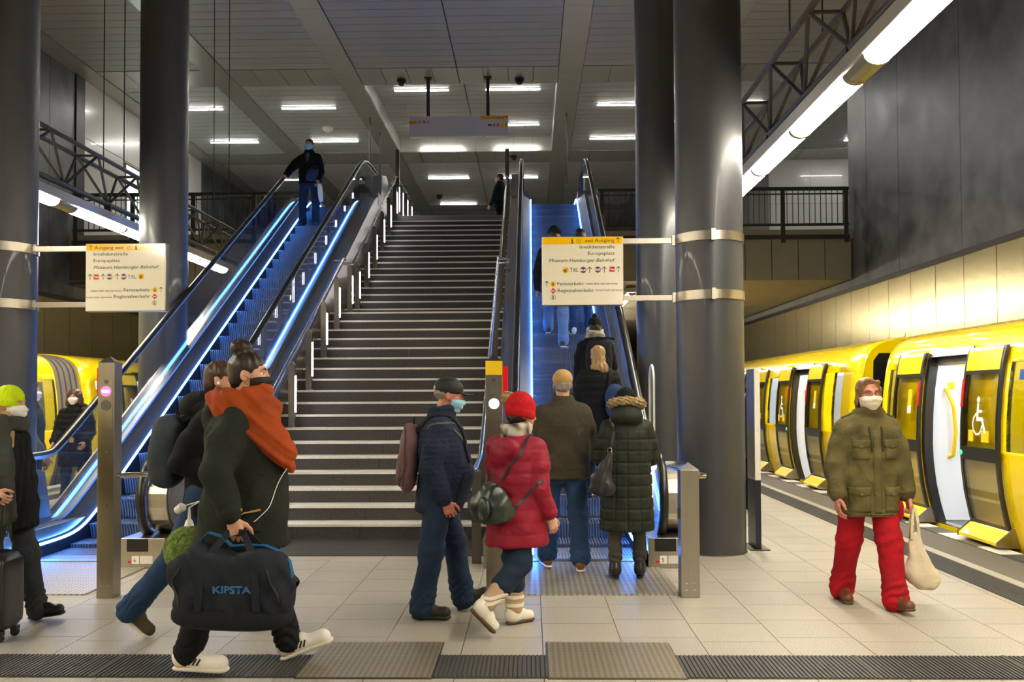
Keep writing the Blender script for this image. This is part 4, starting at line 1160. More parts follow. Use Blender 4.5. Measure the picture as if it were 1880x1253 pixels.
# ================================================================== ORGANIC SHAPES (smooth unions of simple volumes, meshed)
def _smin(a, b, k):
    if k <= 0: return np.minimum(a, b)
    h = np.maximum(k - np.abs(a - b), 0.0) / k
    return np.minimum(a, b) - h * h * k * 0.25
class Sdf:
    def __init__(s, h=.008): s.h = h; s.pr = []; s.disp = None
    def _add(s, f, lo, hi, k, op='u'): s.pr.append((f, np.array(lo, float), np.array(hi, float), k, op)); return s
    def rc(s, a, b, ra, rb, k=.03, flat=None, op='u'):
        """tapered capsule; flat=(direction, ratio) squeezes it along a direction"""
        a = np.array(a, float); b = np.array(b, float); ab = b - a; L2 = max(1e-9, ab @ ab); m = max(ra, rb)
        if flat is not None:
            n = np.array(flat[0], float); n /= np.linalg.norm(n); q = flat[1]
        def f(x, y, z):
            px, py, pz = x - a[0], y - a[1], z - a[2]
            t = np.clip((px * ab[0] + py * ab[1] + pz * ab[2]) / L2, 0, 1)
            dx, dy, dz = px - t * ab[0], py - t * ab[1], pz - t * ab[2]
            r = ra + (rb - ra) * t
            if flat is None: return np.sqrt(dx * dx + dy * dy + dz * dz) - r
            e = dx * n[0] + dy * n[1] + dz * n[2]; w2 = dx * dx + dy * dy + dz * dz - e * e
            return (np.sqrt(np.maximum(w2, 0) + (e / q) ** 2) - r) * min(1.0, q) ** .5
        return s._add(f, np.minimum(a, b) - m, np.maximum(a, b) + m, k, op)
    def chain(s, pts, rs, k=.03, flat=None):
        for i in range(len(pts) - 1): s.rc(pts[i], pts[i + 1], rs[i], rs[i + 1], k, flat)
        return s
    def ell(s, c, r, k=.03, rot=None, op='u', pw=2.0):
        c = np.array(c, float); r = np.array(r, float); Rm = None if rot is None else np.array(rot, float).T; m = r.max()
        def f(x, y, z):
            px, py, pz = x - c[0], y - c[1], z - c[2]
            if Rm is not None:
                px, py, pz = (Rm[0,0]*px + Rm[0,1]*py + Rm[0,2]*pz, Rm[1,0]*px + Rm[1,1]*py + Rm[1,2]*pz, Rm[2,0]*px + Rm[2,1]*py + Rm[2,2]*pz)
            if pw != 2.0:
                g = (np.abs(px / r[0]) ** pw + np.abs(py / r[1]) ** pw + np.abs(pz / r[2]) ** pw) ** (1 / pw)
                return (g - 1) * r.min()
            k0 = np.sqrt((px / r[0]) ** 2 + (py / r[1]) ** 2 + (pz / r[2]) ** 2)
            k1 = np.sqrt((px / r[0]**2) ** 2 + (py / r[1]**2) ** 2 + (pz / r[2]**2) ** 2)
            return k0 * (k0 - 1) / np.maximum(k1, 1e-6)
        mm = m if Rm is not None else r
        return s._add(f, c - mm, c + mm, k, op)
    def stack(s, secs, k=.03, rnd=.02, pw=2.2, op='u'):
        """upright loft through sections (z, cx, cy, rx, ry)"""
        S = np.array(sorted(secs), float); zz = np.linspace(S[0, 0], S[-1, 0], 60)
        # smooth resample
        cols = [np.interp(zz, S[:, 0], S[:, i]) for i in range(1, 5)]
        ker = np.array([1, 2, 3, 2, 1]) / 9.0
        cols = [np.convolve(np.pad(c, 2, mode='edge'), ker, 'valid') for c in cols]
        z0, z1 = S[0, 0], S[-1, 0]
        def f(x, y, z):
            cx, cy, rx, ry = [np.interp(z, zz, c) for c in cols]
            rx = rx - rnd; ry = ry - rnd
            g = (np.abs((x - cx) / rx) ** pw + np.abs((y - cy) / ry) ** pw) ** (1 / pw)
            d = (g - 1) * np.minimum(rx, ry); e = np.maximum(z0 + rnd - z, z - z1 + rnd)
            return np.minimum(np.maximum(d, e), 0) + np.sqrt(np.maximum(d, 0) ** 2 + np.maximum(e, 0) ** 2) - rnd
        lo = [(S[:, 1] - S[:, 3]).min(), (S[:, 2] - S[:, 4]).min(), z0]; hi = [(S[:, 1] + S[:, 3]).max(), (S[:, 2] + S[:, 4]).max(), z1]
        return s._add(f, lo, hi, k, op)
    def ring(s, c, R_, r, axis=(0, 0, 1), k=.01, sq=(1, 1)):
        c = np.array(c, float); ax = np.array(axis, float); ax /= np.linalg.norm(ax)
        u = np.cross(ax, [0, 1, 0.01]); u /= np.linalg.norm(u); v = np.cross(ax, u)
        def f(x, y, z):
            px, py, pz = x - c[0], y - c[1], z - c[2]
            a = (px * u[0] + py * u[1] + pz * u[2]) / sq[0]; b = (px * v[0] + py * v[1] + pz * v[2]) / sq[1]; e = px * ax[0] + py * ax[1] + pz * ax[2]
            return np.sqrt((np.sqrt(a * a + b * b) - R_) ** 2 + e * e) - r
        m = R_ * max(sq) + r
        return s._add(f, c - m, c + m, k)
    def grid(s):
        h = s.h; pad = 3 * h
        ad = [p for p in s.pr if p[4] == 'u']
        lo = np.min([p[1] for p in ad], 0) - pad; hi = np.max([p[2] for p in ad], 0) + pad
        n = np.ceil((hi - lo) / h).astype(int) + 1
        ax = [lo[i] + h * np.arange(n[i], dtype=np.float32) for i in range(3)]
        D = np.full(n, .15, np.float32)
        for f, a, b, k, op in s.pr:
            q = max(k, .0) + 2.5 * h
            i0 = np.clip(np.floor((a - q - lo) / h).astype(int), 0, n - 1); i1 = np.clip(np.ceil((b + q - lo) / h).astype(int) + 1, 1, n)
            if (i1 <= i0).any(): continue
            sl = tuple(slice(i0[i], i1[i]) for i in range(3))
            x = ax[0][sl[0]][:, None, None]; y = ax[1][sl[1]][None, :, None]; z = ax[2][sl[2]][None, None, :]
            d = f(x, y, z)
            D[sl] = _smin(D[sl], d, k) if op == 'u' else -_smin(-D[sl], d, k)
        if s.disp is not None:
            near = np.abs(D) < .05
            ix = np.nonzero(near)
            D[ix] += s.disp(ax[0][ix[0]], ax[1][ix[1]], ax[2][ix[2]]).astype(np.float32)
        return D, lo, h
    def arrays(s, smooth=1):
        D, lo, h = s.grid(); N = D < 0
        nx, ny, nz = D.shape
        cnt = np.zeros((nx-1, ny-1, nz-1), np.int8)
        for i in (0, 1):
            for j in (0, 1):
                for k in (0, 1): cnt += N[i:nx-1+i, j:ny-1+j, k:nz-1+k]
        act = (cnt > 0) & (cnt < 8); del cnt
        ci = np.argwhere(act); idx = np.full(act.shape, -1, np.int32); idx[act] = np.arange(len(ci))
        P = np.zeros((len(ci), 3)); C = np.zeros(len(ci))
        cor = [(i, j, k) for i in (0, 1) for j in (0, 1) for k in (0, 1)]
        val = {c: D[ci[:, 0] + c[0], ci[:, 1] + c[1], ci[:, 2] + c[2]] for c in cor}
        for a in cor:
            for ax in range(3):
                if a[ax] == 0:
                    b = list(a); b[ax] = 1; b = tuple(b)
                    va, vb = val[a], val[b]; m = (va < 0) != (vb < 0)
                    t = np.where(m, va / np.where(m, va - vb, 1), 0)
                    q = np.tile(np.array(a, float), (len(ci), 1)); q[:, ax] += t
                    P[m] += q[m]; C[m] += 1
        P = lo + h * (ci + P / np.maximum(C, 1)[:, None])
        F = []
        for ax in range(3):
            sl0 = [slice(None)] * 3; sl1 = [slice(None)] * 3; sl0[ax] = slice(0, -1); sl1[ax] = slice(1, None)
            A, B = N[tuple(sl0)], N[tuple(sl1)]
            e = np.argwhere(A != B)
            o1, o2 = [(1, 2), (2, 0), (0, 1)][ax]
            ok = (e[:, o1] > 0) & (e[:, o2] > 0) & (e[:, o1] < D.shape[o1] - 1) & (e[:, o2] < D.shape[o2] - 1); e = e[ok]
            def I(d1, d2):
                q = e.copy(); q[:, o1] += d1; q[:, o2] += d2; return idx[q[:, 0], q[:, 1], q[:, 2]]
            f4 = np.stack([I(-1, -1), I(0, -1), I(0, 0), I(-1, 0)], 1)
            ins = A[e[:, 0], e[:, 1], e[:, 2]]
            f4[~ins] = f4[~ins][:, ::-1]; F.append(f4)
        F = np.concatenate(F); F = F[(F >= 0).all(1)]
        for _ in range(smooth):
            acc = np.zeros_like(P); c = np.zeros(len(P))
            for i in range(4):
                a, b = F[:, i], F[:, (i + 1) % 4]
                for d in range(3):
                    acc[:, d] += np.bincount(a, P[b, d], len(P)) + np.bincount(b, P[a, d], len(P))
                c += np.bincount(a, minlength=len(P)) + np.bincount(b, minlength=len(P))
            P = P * .5 + acc / np.maximum(c, 1)[:, None] * .5
        return P, F
    def build(s, name, m, parent=None, smooth=1):
        P, F = s.arrays(smooth); me = mesh_np(name, P, F)
        o = link(name, me, m, parent); o['_n'] = len(F); del o['_n']
        return o
def mesh_np(name, P, F):
    me = bpy.data.meshes.new(name); n, k = F.shape
    me.vertices.add(len(P)); me.vertices.foreach_set('co', np.ascontiguousarray(P, np.float32).ravel())
    me.loops.add(n * k); me.loops.foreach_set('vertex_index', np.ascontiguousarray(F, np.int32).ravel())
    me.polygons.add(n); me.polygons.foreach_set('loop_start', np.arange(0, n * k, k, dtype=np.int32))
    me.polygons.foreach_set('use_smooth', np.ones(n, bool))
    me.update(calc_edges=True); return me
def bvh_of(*objs):
    V = []; Fq = []
    for o in objs:
        me = o.data; c = np.empty(len(me.vertices) * 3, np.float32); me.vertices.foreach_get('co', c); c = c.reshape(-1, 3)
        q = np.empty(len(me.loops), np.int32); me.loops.foreach_get('vertex_index', q)
        Fq += (q.reshape(-1, 4) + len(V)).tolist(); V += c.tolist()
    return BVHTree.FromPolygons(V, Fq)
def folds(amp, fx=9., fy=7., fz=22., seed=0.):
    """soft cloth creases"""
    def f(x, y, z):
        a = np.sin(fz * z + 5 * np.sin(fx * x + seed) + 3 * np.sin(fy * y + 2 * seed))
        b = np.sin(fz * 1.7 * (z + .4 * x) + 4 * np.sin(11 * y + seed))
        c = np.sin(31 * x + 3 * np.sin(13 * z + seed)) * np.sin(29 * y + seed)
        return amp * (.5 * a + .35 * b + .3 * c)
    return f
def ribbon(path, bvh, wd, th, name, m, parent, off=.003, n=None):
    """flat strap laid on a surface along a polyline"""
    P = [Vector(p) for p in path]; Q = []
    n = n or 8
    for a, b in zip(P, P[1:]):
        for i in range(n): Q.append(a.lerp(b, i / n))
    Q.append(P[-1]); pts = []; nr = []
    for q in Q:
        if bvh is not None:
            loc, no, ix, d = bvh.find_nearest(q)
            pts.append(loc + no * off); nr.append(no)
        else: pts.append(q); nr.append(Vector((0, 0, 1)))
    for _ in range(2):
        pts = [pts[0]] + [(pts[i-1] + pts[i] * 2 + pts[i+1]) / 4 for i in range(1, len(pts) - 1)] + [pts[-1]]
        nr = [nr[0]] + [(nr[i-1] + nr[i] * 2 + nr[i+1]).normalized() for i in range(1, len(nr) - 1)] + [nr[-1]]
    vs = []; fs = []
    for i, p in enumerate(pts):
        d = (pts[min(i + 1, len(pts) - 1)] - pts[max(i - 1, 0)]).normalized(); sd = d.cross(nr[i]).normalized() * wd / 2
        vs += [p - sd, p + sd, p + sd * .9 + nr[i] * th, p - sd * .9 + nr[i] * th]
    for i in range(len(pts) - 1):
        for j in range(4): fs.append((i*4+j, i*4+(j+1)%4, i*4+4+(j+1)%4, i*4+4+j))
    fs += [(3, 2, 1, 0), tuple(len(vs) - 4 + j for j in range(4))]
    return MB().add(vs, fs).build(name, m, parent, smooth=.8)
def press(me, fwd, up, bvh, origin, th, name, m, parent, lift=.002):
    """flat shape (mesh in xy) pressed onto a surface: seen along -fwd, up is up"""
    fwd = Vector(fwd).normalized(); up = Vector(up); rt = fwd.cross(up).normalized() * -1; up = rt.cross(fwd) * -1
    o = Vector(origin)
    for v in me.vertices:
        q = o + rt * v.co.x + up * v.co.y
        loc, no, ix, d = bvh.ray_cast(q + fwd * .4, -fwd)
        v.co = (loc + fwd * (lift + v.co.z)) if loc is not None else q
    me.update(); return link(name, me, m, parent)
def patch(poly_w, poly_h, nu=8, nv=8, th=.006, shape=None):
    """rectangular patch grid in xy with thickness th and a soft rim; shape(u,v)->(x,y)"""
    vs = []; fs = []
    for l in (0, 1):
        for j in range(nv + 1):
            for i in range(nu + 1):
                u, v = i / nu, j / nv
                x, y = ((u - .5) * poly_w, (v - .5) * poly_h) if shape is None else shape(u, v)
                e = min(u, 1 - u, v, 1 - v); z = th * min(1, e * 8 + .35) if l else -.012
                vs.append((x, y, z))
    n = (nu + 1) * (nv + 1); I = lambda l, i, j: l * n + j * (nu + 1) + i
    for j in range(nv):
        for i in range(nu): fs.append((I(1,i,j), I(1,i+1,j), I(1,i+1,j+1), I(1,i,j+1)))
    for i in range(nu): fs += [(I(0,i,0), I(0,i+1,0), I(1,i+1,0), I(1,i,0)), (I(0,i+1,nv), I(0,i,nv), I(1,i,nv), I(1,i+1,nv))]
    for j in range(nv): fs += [(I(0,0,j+1), I(0,0,j), I(1,0,j), I(1,0,j+1)), (I(0,nu,j), I(0,nu,j+1), I(1,nu,j+1), I(1,nu,j))]
    me = MB().add(vs, fs).mesh('patch'); me.polygons.foreach_set('use_smooth', [True] * len(me.polygons)); return me

# ================================================================== PEOPLE
mat('skin', '#c99a80', .5, var=.12, scale=9, col2='#b8806a'); mat('skin_red', '#c2826a', .5, var=.18, scale=12, col2='#a9604c')
mat('eye_white', '#e6e2dc', .25); mat('iris', '#2b2320', .2); mat('lip', '#a6605a', .45)
def V3(*a): return np.array(a, float)
def rotx(a): c, s = math.cos(a), math.sin(a); return np.array([[1,0,0],[0,c,-s],[0,s,c]])
def roty(a): c, s = math.cos(a), math.sin(a); return np.array([[c,0,s],[0,1,0],[-s,0,c]])
def rotz(a): c, s = math.cos(a), math.sin(a); return np.array([[c,-s,0],[s,c,0],[0,0,1]])
class Person:
    """standing figure facing local +y; angles in degrees, + = forward"""
    def __init__(s, label, loc, rz, H=1.75, group=None, h=.0075, gh=.009, lean=0, head=(0, 0, 0), girth=1.0, torso_tw=0,
                 arm_r=(5, 8, 15), arm_l=(5, 8, 15), leg_r=(0, 0, 0), leg_l=(0, 0, 0), splay=3, curl=(35, 35), skin='skin', base=0.0):
        s.k = H / 1.75; s.h = h * (1.08 if h < .007 else 1.28); s.gh = gh * 1.08; s.H = H; k = s.k; s.skin = skin; s.girth = girth
        s.root = empty('person', loc, R(rz)); tag(s.root, label, 'person', group)
        # legs by forward kinematics, then lift so the lower sole is on the ground
        s.J = {}; low = 9
        for sd, nm, (th, kb, ft) in ((1, 'r', leg_r), (-1, 'l', leg_l)):
            hip = V3(sd * .095 * k, 0, .93 * k); A = R(th); B = R(th - kb)
            kn = hip + .43 * k * V3(sd * math.sin(R(splay)), math.sin(A), -math.cos(A))
            an = kn + .415 * k * V3(sd * math.sin(R(splay)) * .3, math.sin(B), -math.cos(B))
            Rf = rotz(R(-sd * 7)) @ rotx(R(ft))
            s.J['hip_' + nm], s.J['knee_' + nm], s.J['ankle_' + nm], s.J['foot_' + nm] = hip, kn, an, Rf
            for q in ((0, -.055, -.085), (0, .17, -.085)): low = min(low, (an + Rf @ (V3(*q) * k))[2])
        dz = -low + base
        for kk in list(s.J):
            if not kk.startswith('foot'): s.J[kk] = s.J[kk] + V3(0, 0, dz)
        s.pz = .93 * k + dz                                 # pelvis height
        L = rotx(R(-lean))
        T = lambda p: V3(0, 0, s.pz) + L @ (rotz(R(torso_tw)) @ (V3(*p) * k))
        s.T = T; s.L = L
        s.J['chest'] = T((0, 0, .36)); s.J['neck'] = T((0, -.01, .53))
        for sd, nm, (sw, out, eb) in ((1, 'r', arm_r), (-1, 'l', arm_l)):
            sh = T((sd * .165, -.005, .432)); A = R(sw); O = R(out)
            d = V3(sd * math.sin(O), math.sin(A) * math.cos(O), -math.cos(A) * math.cos(O)); el = sh + .29 * k * d
            B = R(sw + eb); inn = R(out * .4 - eb * .12)
            d2 = V3(sd * math.sin(inn), math.sin(B) * math.cos(inn), -math.cos(B) * math.cos(inn)); wr = el + .25 * k * d2
            s.J['sh_' + nm], s.J['el_' + nm], s.J['wr_' + nm], s.J['hd_' + nm] = sh, el, wr, d2
        hy, hp, hr = head
        s.Rh = rotz(R(hy)) @ rotx(R(hp)) @ roty(R(hr))
        s.C = s.J['neck'] + s.Rh @ (V3(0, .02, .145) * k) + V3(0, .015 + .3 * math.sin(R(lean)) * .1, 0)
        s.curl = curl
        s.parts = {}
    def hd(s, *p): return s.C + s.Rh @ (V3(*p) * s.k)
    def body(s, face=True, hands=(True, True), m=None, eyes=True, brow=None):
        k = s.k; J = s.J; B = Sdf(s.h); g = .86
        T = s.T
        # trunk
        pts = [T((0, 0, z)) for z in (-.06, .08, .20, .34, .46)]
        for p, rx in zip(pts, (.115, .105, .11, .135, .11)):
            B.ell(p, (rx * k, .075 * k, .11 * k), .05)
        B.rc(T((-.12, -.005, .435)), T((.12, -.005, .435)), .055 * k, .055 * k, .05)
        B.rc(J['neck'] - V3(0, 0, .05 * k), s.hd(0, -.015, -.06), .060 * k, .054 * k, .03)
        for n in 'rl':
            B.chain([J['hip_' + n], J['knee_' + n], J['ankle_' + n]], [.066 * k, .046 * k, .034 * k], .03)
            a = J['ankle_' + n]; F = J['foot_' + n]
            B.rc(a + F @ (V3(0, -.03, -.05) * k), a + F @ (V3(0, .13, -.06) * k), .032 * k, .026 * k, .03)
            B.chain([J['sh_' + n], J['el_' + n], J['wr_' + n]], [.055 * k, .038 * k, .028 * k], .03)
        # head
        Rh = s.Rh; q = lambda c, r, kk=.02, op='u', rot=None: B.ell(s.hd(*c), V3(*r) * k, kk, Rh if rot is None else Rh @ rot, op)
        q((0, -.012, .035), (.076, .095, .085)); q((0, .028, -.032), (.060, .068, .086), .03)
        if face:
            q((0, .066, -.098), (.028, .025, .020), .02); q((0, .076, .030), (.05, .018, .012), .015)
            for sd in (-1, 1):
                q((sd * .040, .058, -.028), (.028, .03, .03), .02)
                q((sd * .032, .100, .010), (.017, .018, .011), .012, 'sub')
                q((sd * .013, .100, -.028), (.010, .010, .008), .008)
            B.rc(s.hd(0, .088, .018), s.hd(0, .112, -.022), .008 * k, .012 * k, .012)
            q((0, .092, -.058), (.024, .010, .006), .006); q((0, .091, -.068), (.021, .010, .006), .006)
        for sd in (-1, 1):
            q((sd * .077, -.008, -.004), (.009, .022, .032), .008, 'u', rotz(R(sd * 18)))
            q((sd * .083, -.004, .000), (.005, .011, .018), .006, 'sub', rotz(R(sd * 18)))
        # hands
        for n, sd, on in (('r', 1, hands[0]), ('l', -1, hands[1])):
            if not on: continue
            s.hand(B, J['wr_' + n], J['hd_' + n], sd, s.curl[0 if n == 'r' else 1])
        o = B.build('body', m or s.skin, s.root); s.bod = o; s.parts['body'] = o
        if face and eyes:
            for sd in (-1, 1):
                e = MB().lathe([(.0095 * math.sin(t), -.0095 * math.cos(t)) for t in [PI * i / 8 + .01 for i in range(9)]], 12).build('eye', 'eye_white', s.root, smooth=True)
                e.location = Vector(s.hd(sd * .032, .0738, .009)); e.scale = (k * 1.3, k, k * .72)
                c = s.hd(sd * .032, .088, .011); f = s.Rh @ V3(0, 1, 0)
                i_ = MB().lathe([(.0055, 0), (.005, .002)], 12).build('iris', 'iris', e)
                i_.rotation_euler = Matrix(s.Rh.tolist()).to_euler(); i_.rotation_euler = (Matrix(s.Rh.tolist()) @ Matrix.Rotation(R(-90), 3, 'X')).to_euler(); i_.location = Vector(f) * .0088
        if brow:
            for sd in (-1, 1):
                S = Sdf(.004); S.chain([s.hd(sd * .014, .094, .030), s.hd(sd * .032, .093, .037), s.hd(sd * .052, .078, .032)], [.004, .005, .003], .004); S.build('eyebrow', brow, s.root)
        return o
    def hand(s, B, w, d, sd, curl):
        k = s.k; d = d / np.linalg.norm(d)
        side = V3(sd, 0, 0); side = side - d * (side @ d); side /= np.linalg.norm(side)       # back of the hand outward
        fw = np.cross(side, d) * sd; fw /= np.linalg.norm(fw)
        if fw[1] < 0: fw = -fw                                                                # thumb side looks forward
        pn = -side                                                                            # palm looks to the thigh
        kn = []
        for i in range(4):
            t = (.030 - i * .0205) * k
            p = w + d * (.088 - abs(i - 1) * .004) * k + fw * t; kn.append(p)
            B.rc(w + d * .01 * k + fw * t * .5, p, .016 * k, .0125 * k, .016)
        for i in range(4):
            L = (.041, .046, .043, .034)[i] * k; r = (.0092, .0094, .0090, .0080)[i] * k
            p = kn[i]; a = R(curl * .5)
            for j in range(3):
                dr = d * math.cos(a) + pn * math.sin(a) + fw * (.10 - i * .07) * (1 if j == 0 else .4)
                q = p + dr / np.linalg.norm(dr) * L * (1, .65, .55)[j]
                B.rc(p, q, r * (1 - .06 * j), r * (.94 - .07 * j), .004); p = q; a += R(curl * (1.0 if j == 0 else .8))
        p0 = w + d * .022 * k + fw * .022 * k; p1 = w + d * .055 * k + fw * .052 * k + pn * .018 * k
        p2 = p1 + (d * .028 + fw * .012 + pn * .008) * k; p3 = p2 + (d * .024 + pn * .010) * k
        B.chain([p0, p1, p2, p3], [.016 * k, .0125 * k, .0105 * k, .009 * k], .008)
    # ---------------- clothes
    def jacket(s, m, hem=-.12, rx=.19, ry=.15, hemr=None, sl=(.080, .066, .052), collar=.08, bulge=.02, name='jacket', disp=None, hood=None, chest=(.205, .145), back=0.0, cuff=True, shy=0, belly=0.0, tail=None, collar_r=.075, gh=None, wristback=.03):
        k = s.k; J = s.J; T = s.T; G = Sdf(gh or s.gh); hr = hemr or (rx, ry); g = s.girth
        secs = []
        base = [(hem, hr[0], hr[1]), ((hem + .05) / 2 + 0, (hr[0] + rx) / 2, (hr[1] + ry) / 2), (.10, rx, ry), (.22, (rx + chest[0]) / 2, (ry + chest[1]) / 2), (.34, chest[0], chest[1]), (.43, chest[0] * .93, chest[1] * .9), (.50, chest[0] * .62, chest[1] * .66), (.535, .10, .095)]
        for z, a, b in base:
            p = T((0, belly * max(0, 1 - abs(z - .08) / .25) - back, z)); secs.append((p[2], p[0], p[1], a * k * g, b * k * g))
        G.stack(secs, .03, .02, 2.3)
        for n, sd in (('r', 1), ('l', -1)):
            sh, el, wr = J['sh_' + n], J['el_' + n], J['wr_' + n]; e2 = wr - (wr - el) / np.linalg.norm(wr - el) * wristback * k
            G.rc(T((sd * .08, -.005, .455)), sh, .070 * k, sl[0] * k * .80, .05)
            G.chain([sh, sh * .5 + el * .5, el, e2], [sl[0] * k * .80, sl[0] * k, sl[1] * k, sl[2] * k], .016)
            if cuff: G.ring(e2, (sl[2] - .006) * k, .010 * k, tuple(wr - el), .01)
        if collar:
            nk = J['neck'] + V3(0, .01, 0); nd = s.Rh @ V3(0, .02, .1); 
            for i in range(3): G.ring(nk + V3(0, .004, 0) * i + V3(0, 0, (-.015 + collar * (i + .3) / 3) * 1) * k, collar_r * k, .022 * k, (0, -.15, 1), .02)
        if hood: 
            for c, r in hood: G.ell(T(c), V3(*r) * k, .03)
        G.disp = disp if disp is not None else folds(.006, seed=s.H * 7)
        o = G.build(name, m, s.root); s.parts[name] = o; return o
    def skirt_coat(s, m, hem=-.52, prof=None, **kw): pass
    def trousers(s, m, r=(.100, .078, .066), top=.10, name='trousers', disp=None, hips=(.165, .125), hemlift=.03, gh=None, flare=1.0):
        k = s.k; J = s.J; T = s.T; G = Sdf(gh or s.gh * 1.3)
        secs = [(s.pz - .17 * k, 0, 0, hips[0] * .8 * k, hips[1] * .9 * k), (s.pz - .09 * k, 0, 0, hips[0] * k, hips[1] * k), (s.pz, 0, -.01, hips[0] * k, hips[1] * k), (s.pz + top * k, 0, 0, hips[0] * .9 * k, hips[1] * .9 * k)]
        G.stack(secs, .05, .03, 2.2)
        for n in 'rl':
            h, kn, an = J['hip_' + n], J['knee_' + n], J['ankle_' + n]; v = (an - kn) / np.linalg.norm(an - kn); e = an + v * (.05 - hemlift) * k
            G.chain([h, kn, e], [r[0] * k, r[1] * k, r[2] * k], .05)
            G.rc(e - v * .10 * k, e, r[2] * k * 1.02, r[2] * flare * k * 1.06, .03)
            G.ell(h + V3(0, -.02, -.04) * k, V3(.095, .10 * hips[1] / .125, .12) * k, .05)
        f0 = folds(.0045, seed=s.H * 3)
        kz = [(J['knee_r'], J['ankle_r']), (J['knee_l'], J['ankle_l'])]
        def dsp(x, y, z):
            d = f0(x, y, z)
            for kn, an in kz:
                w_ = np.exp(-((z - an[2] - .05) / .09) ** 2) * np.exp(-((x - an[0]) ** 2 + (y - an[1]) ** 2) / .03)
                d = d + .009 * w_ * np.sin(110 * z + 22 * x + 9 * np.sin(20 * y))
                w_ = np.exp(-((z - kn[2]) / .10) ** 2) * np.exp(-((x - kn[0]) ** 2 + (y - kn[1]) ** 2) / .03)
                d = d + .005 * w_ * np.sin(75 * z + 30 * x)
            return d
        G.disp = disp or dsp
        o = G.build(name, m, s.root); s.parts[name] = o; return o
    def shoe(s, n, m, sole_m, kind='shoe', sh=.028, L=.17, name=None, toe=1.0, gh=.0072):
        k = s.k; a = s.J['ankle_' + n]; F = s.J['foot_' + n]; P = lambda *q: a + F @ (V3(*q) * k); up = F @ V3(0, 0, 1)
        G = Sdf(gh); zb = -.085 + sh
        G.rc(P(0, -.035, zb + .025), P(0, L - .02, zb + .012), .036 * k, .040 * k * toe, .02)
        G.rc(P(0, -.03, zb + .05), P(0, .07, zb + .045), .037 * k, .034 * k, .03)
        G.rc(P(0, -.028, zb + .06), P(0, -.01, .015), .038 * k, .040 * k, .03)
        if kind == 'boot': G.rc(P(0, -.01, -.02), a + (s.J['knee_' + n] - a) * .32, .050 * k, .056 * k, .03)
        if kind == 'lowboot': G.rc(P(0, -.01, -.02), a + (s.J['knee_' + n] - a) * .18, .048 * k, .050 * k, .03)
        G.ell(P(0, .05, -.085 - .06 + sh * .55), V3(.2, .3, .06) * k, .004, F, 'sub')
        o = G.build(name or ('boot' if 'boot' in kind else 'shoe'), m, s.root)
        S = Sdf(gh * 1.2)
        S.rc(P(0, -.040, -.085 + sh * .5), P(0, L - .015, -.085 + sh * .5), .037 * k, .043 * k * toe, .01, (up, sh * .5 / .040))
        S.build('sole', sole_m, o); o['_'] = 0; del o['_']
        return o
    def mask(s, m, z0=-.105, z1=.005, ang=72, off=.006, push=.012, name='face_mask', loops=True, beak=0.0):
        k = s.k; bv = bvh_of(s.bod); nu, nv = 22, 12; rho = np.zeros((nv + 1, nu + 1)); th = np.linspace(-R(ang), R(ang), nu + 1)
        zs = np.linspace(z0, z1, nv + 1)
        ax0 = s.hd(0, .0, 0)
        for j in range(nv + 1):
            for i in range(nu + 1):
                t = th[i]; u = abs(t) / R(ang)
                zz = zs[j] * (1 - .42 * u ** 2) + (-.038) * (.42 * u ** 2)
                dirn = s.Rh @ V3(math.sin(t), math.cos(t), 0); c = s.hd(0, 0, zz)
                hit = bv.ray_cast(Vector(c + dirn * .3), Vector(-dirn), .3)
                rho[j, i] = .3 - hit[3] if hit[0] is not None else .07 * k
        r0 = rho.copy()
        for _ in range(10):
            b = np.pad(rho, 1, mode='edge'); b = (b[:-2, 1:-1] + b[2:, 1:-1] + b[1:-1, :-2] + b[1:-1, 2:] + b[1:-1, 1:-1]) / 5
            rho = np.maximum(r0, b)
        vs = []; fs = []
        for l in (0, 1):
            for j in range(nv + 1):
                for i in range(nu + 1):
                    t = th[i]; u = abs(t) / R(ang); v = j / nv
                    zz = zs[j] * (1 - .42 * u ** 2) + (-.038) * (.42 * u ** 2)
                    pf = off + push * math.cos(t * 90 / ang) ** 1 * math.sin(PI * min(1, v * 1.0)) + beak * max(0, 1 - abs(t) / .5) * math.sin(PI * v)
                    pf += .0025 * math.sin(v * 19) * (1 - u)
                    rr = rho[j, i] + (pf if l else .001)
                    vs.append(s.hd(0, 0, zz) + s.Rh @ V3(math.sin(t), math.cos(t), 0) * rr)
        W_ = nu + 1; n = W_ * (nv + 1); I = lambda l, i, j: l * n + j * W_ + i
        for j in range(nv):
            for i in range(nu): fs += [(I(1,i,j), I(1,i+1,j), I(1,i+1,j+1), I(1,i,j+1)), (I(0,i,j), I(0,i,j+1), I(0,i+1,j+1), I(0,i+1,j))]
        for i in range(nu): fs += [(I(0,i,0), I(0,i+1,0), I(1,i+1,0), I(1,i,0)), (I(0,i+1,nv), I(0,i,nv), I(1,i,nv), I(1,i+1,nv))]
        for j in range(nv): fs += [(I(0,0,j+1), I(0,0,j), I(1,0,j), I(1,0,j+1)), (I(0,nu,j), I(0,nu,j+1), I(1,nu,j+1), I(1,nu,j))]
        o = MB().add(vs, fs).build(name, m, s.root, smooth=1.2)
        if loops:
            for sd, i in ((-1, 0), (1, nu)):
                a, b = vs[I(1, i, nv - 1)], vs[I(1, i, 1)]
                e = s.hd(sd * .085, -.030, .0)
                MB().tube([a, (a + e) / 2 + V3(0, 0, .006), e, (b + e) / 2 - V3(0, 0, .008), b], .0014, 5).build('ear_loop', m, o)
        return o
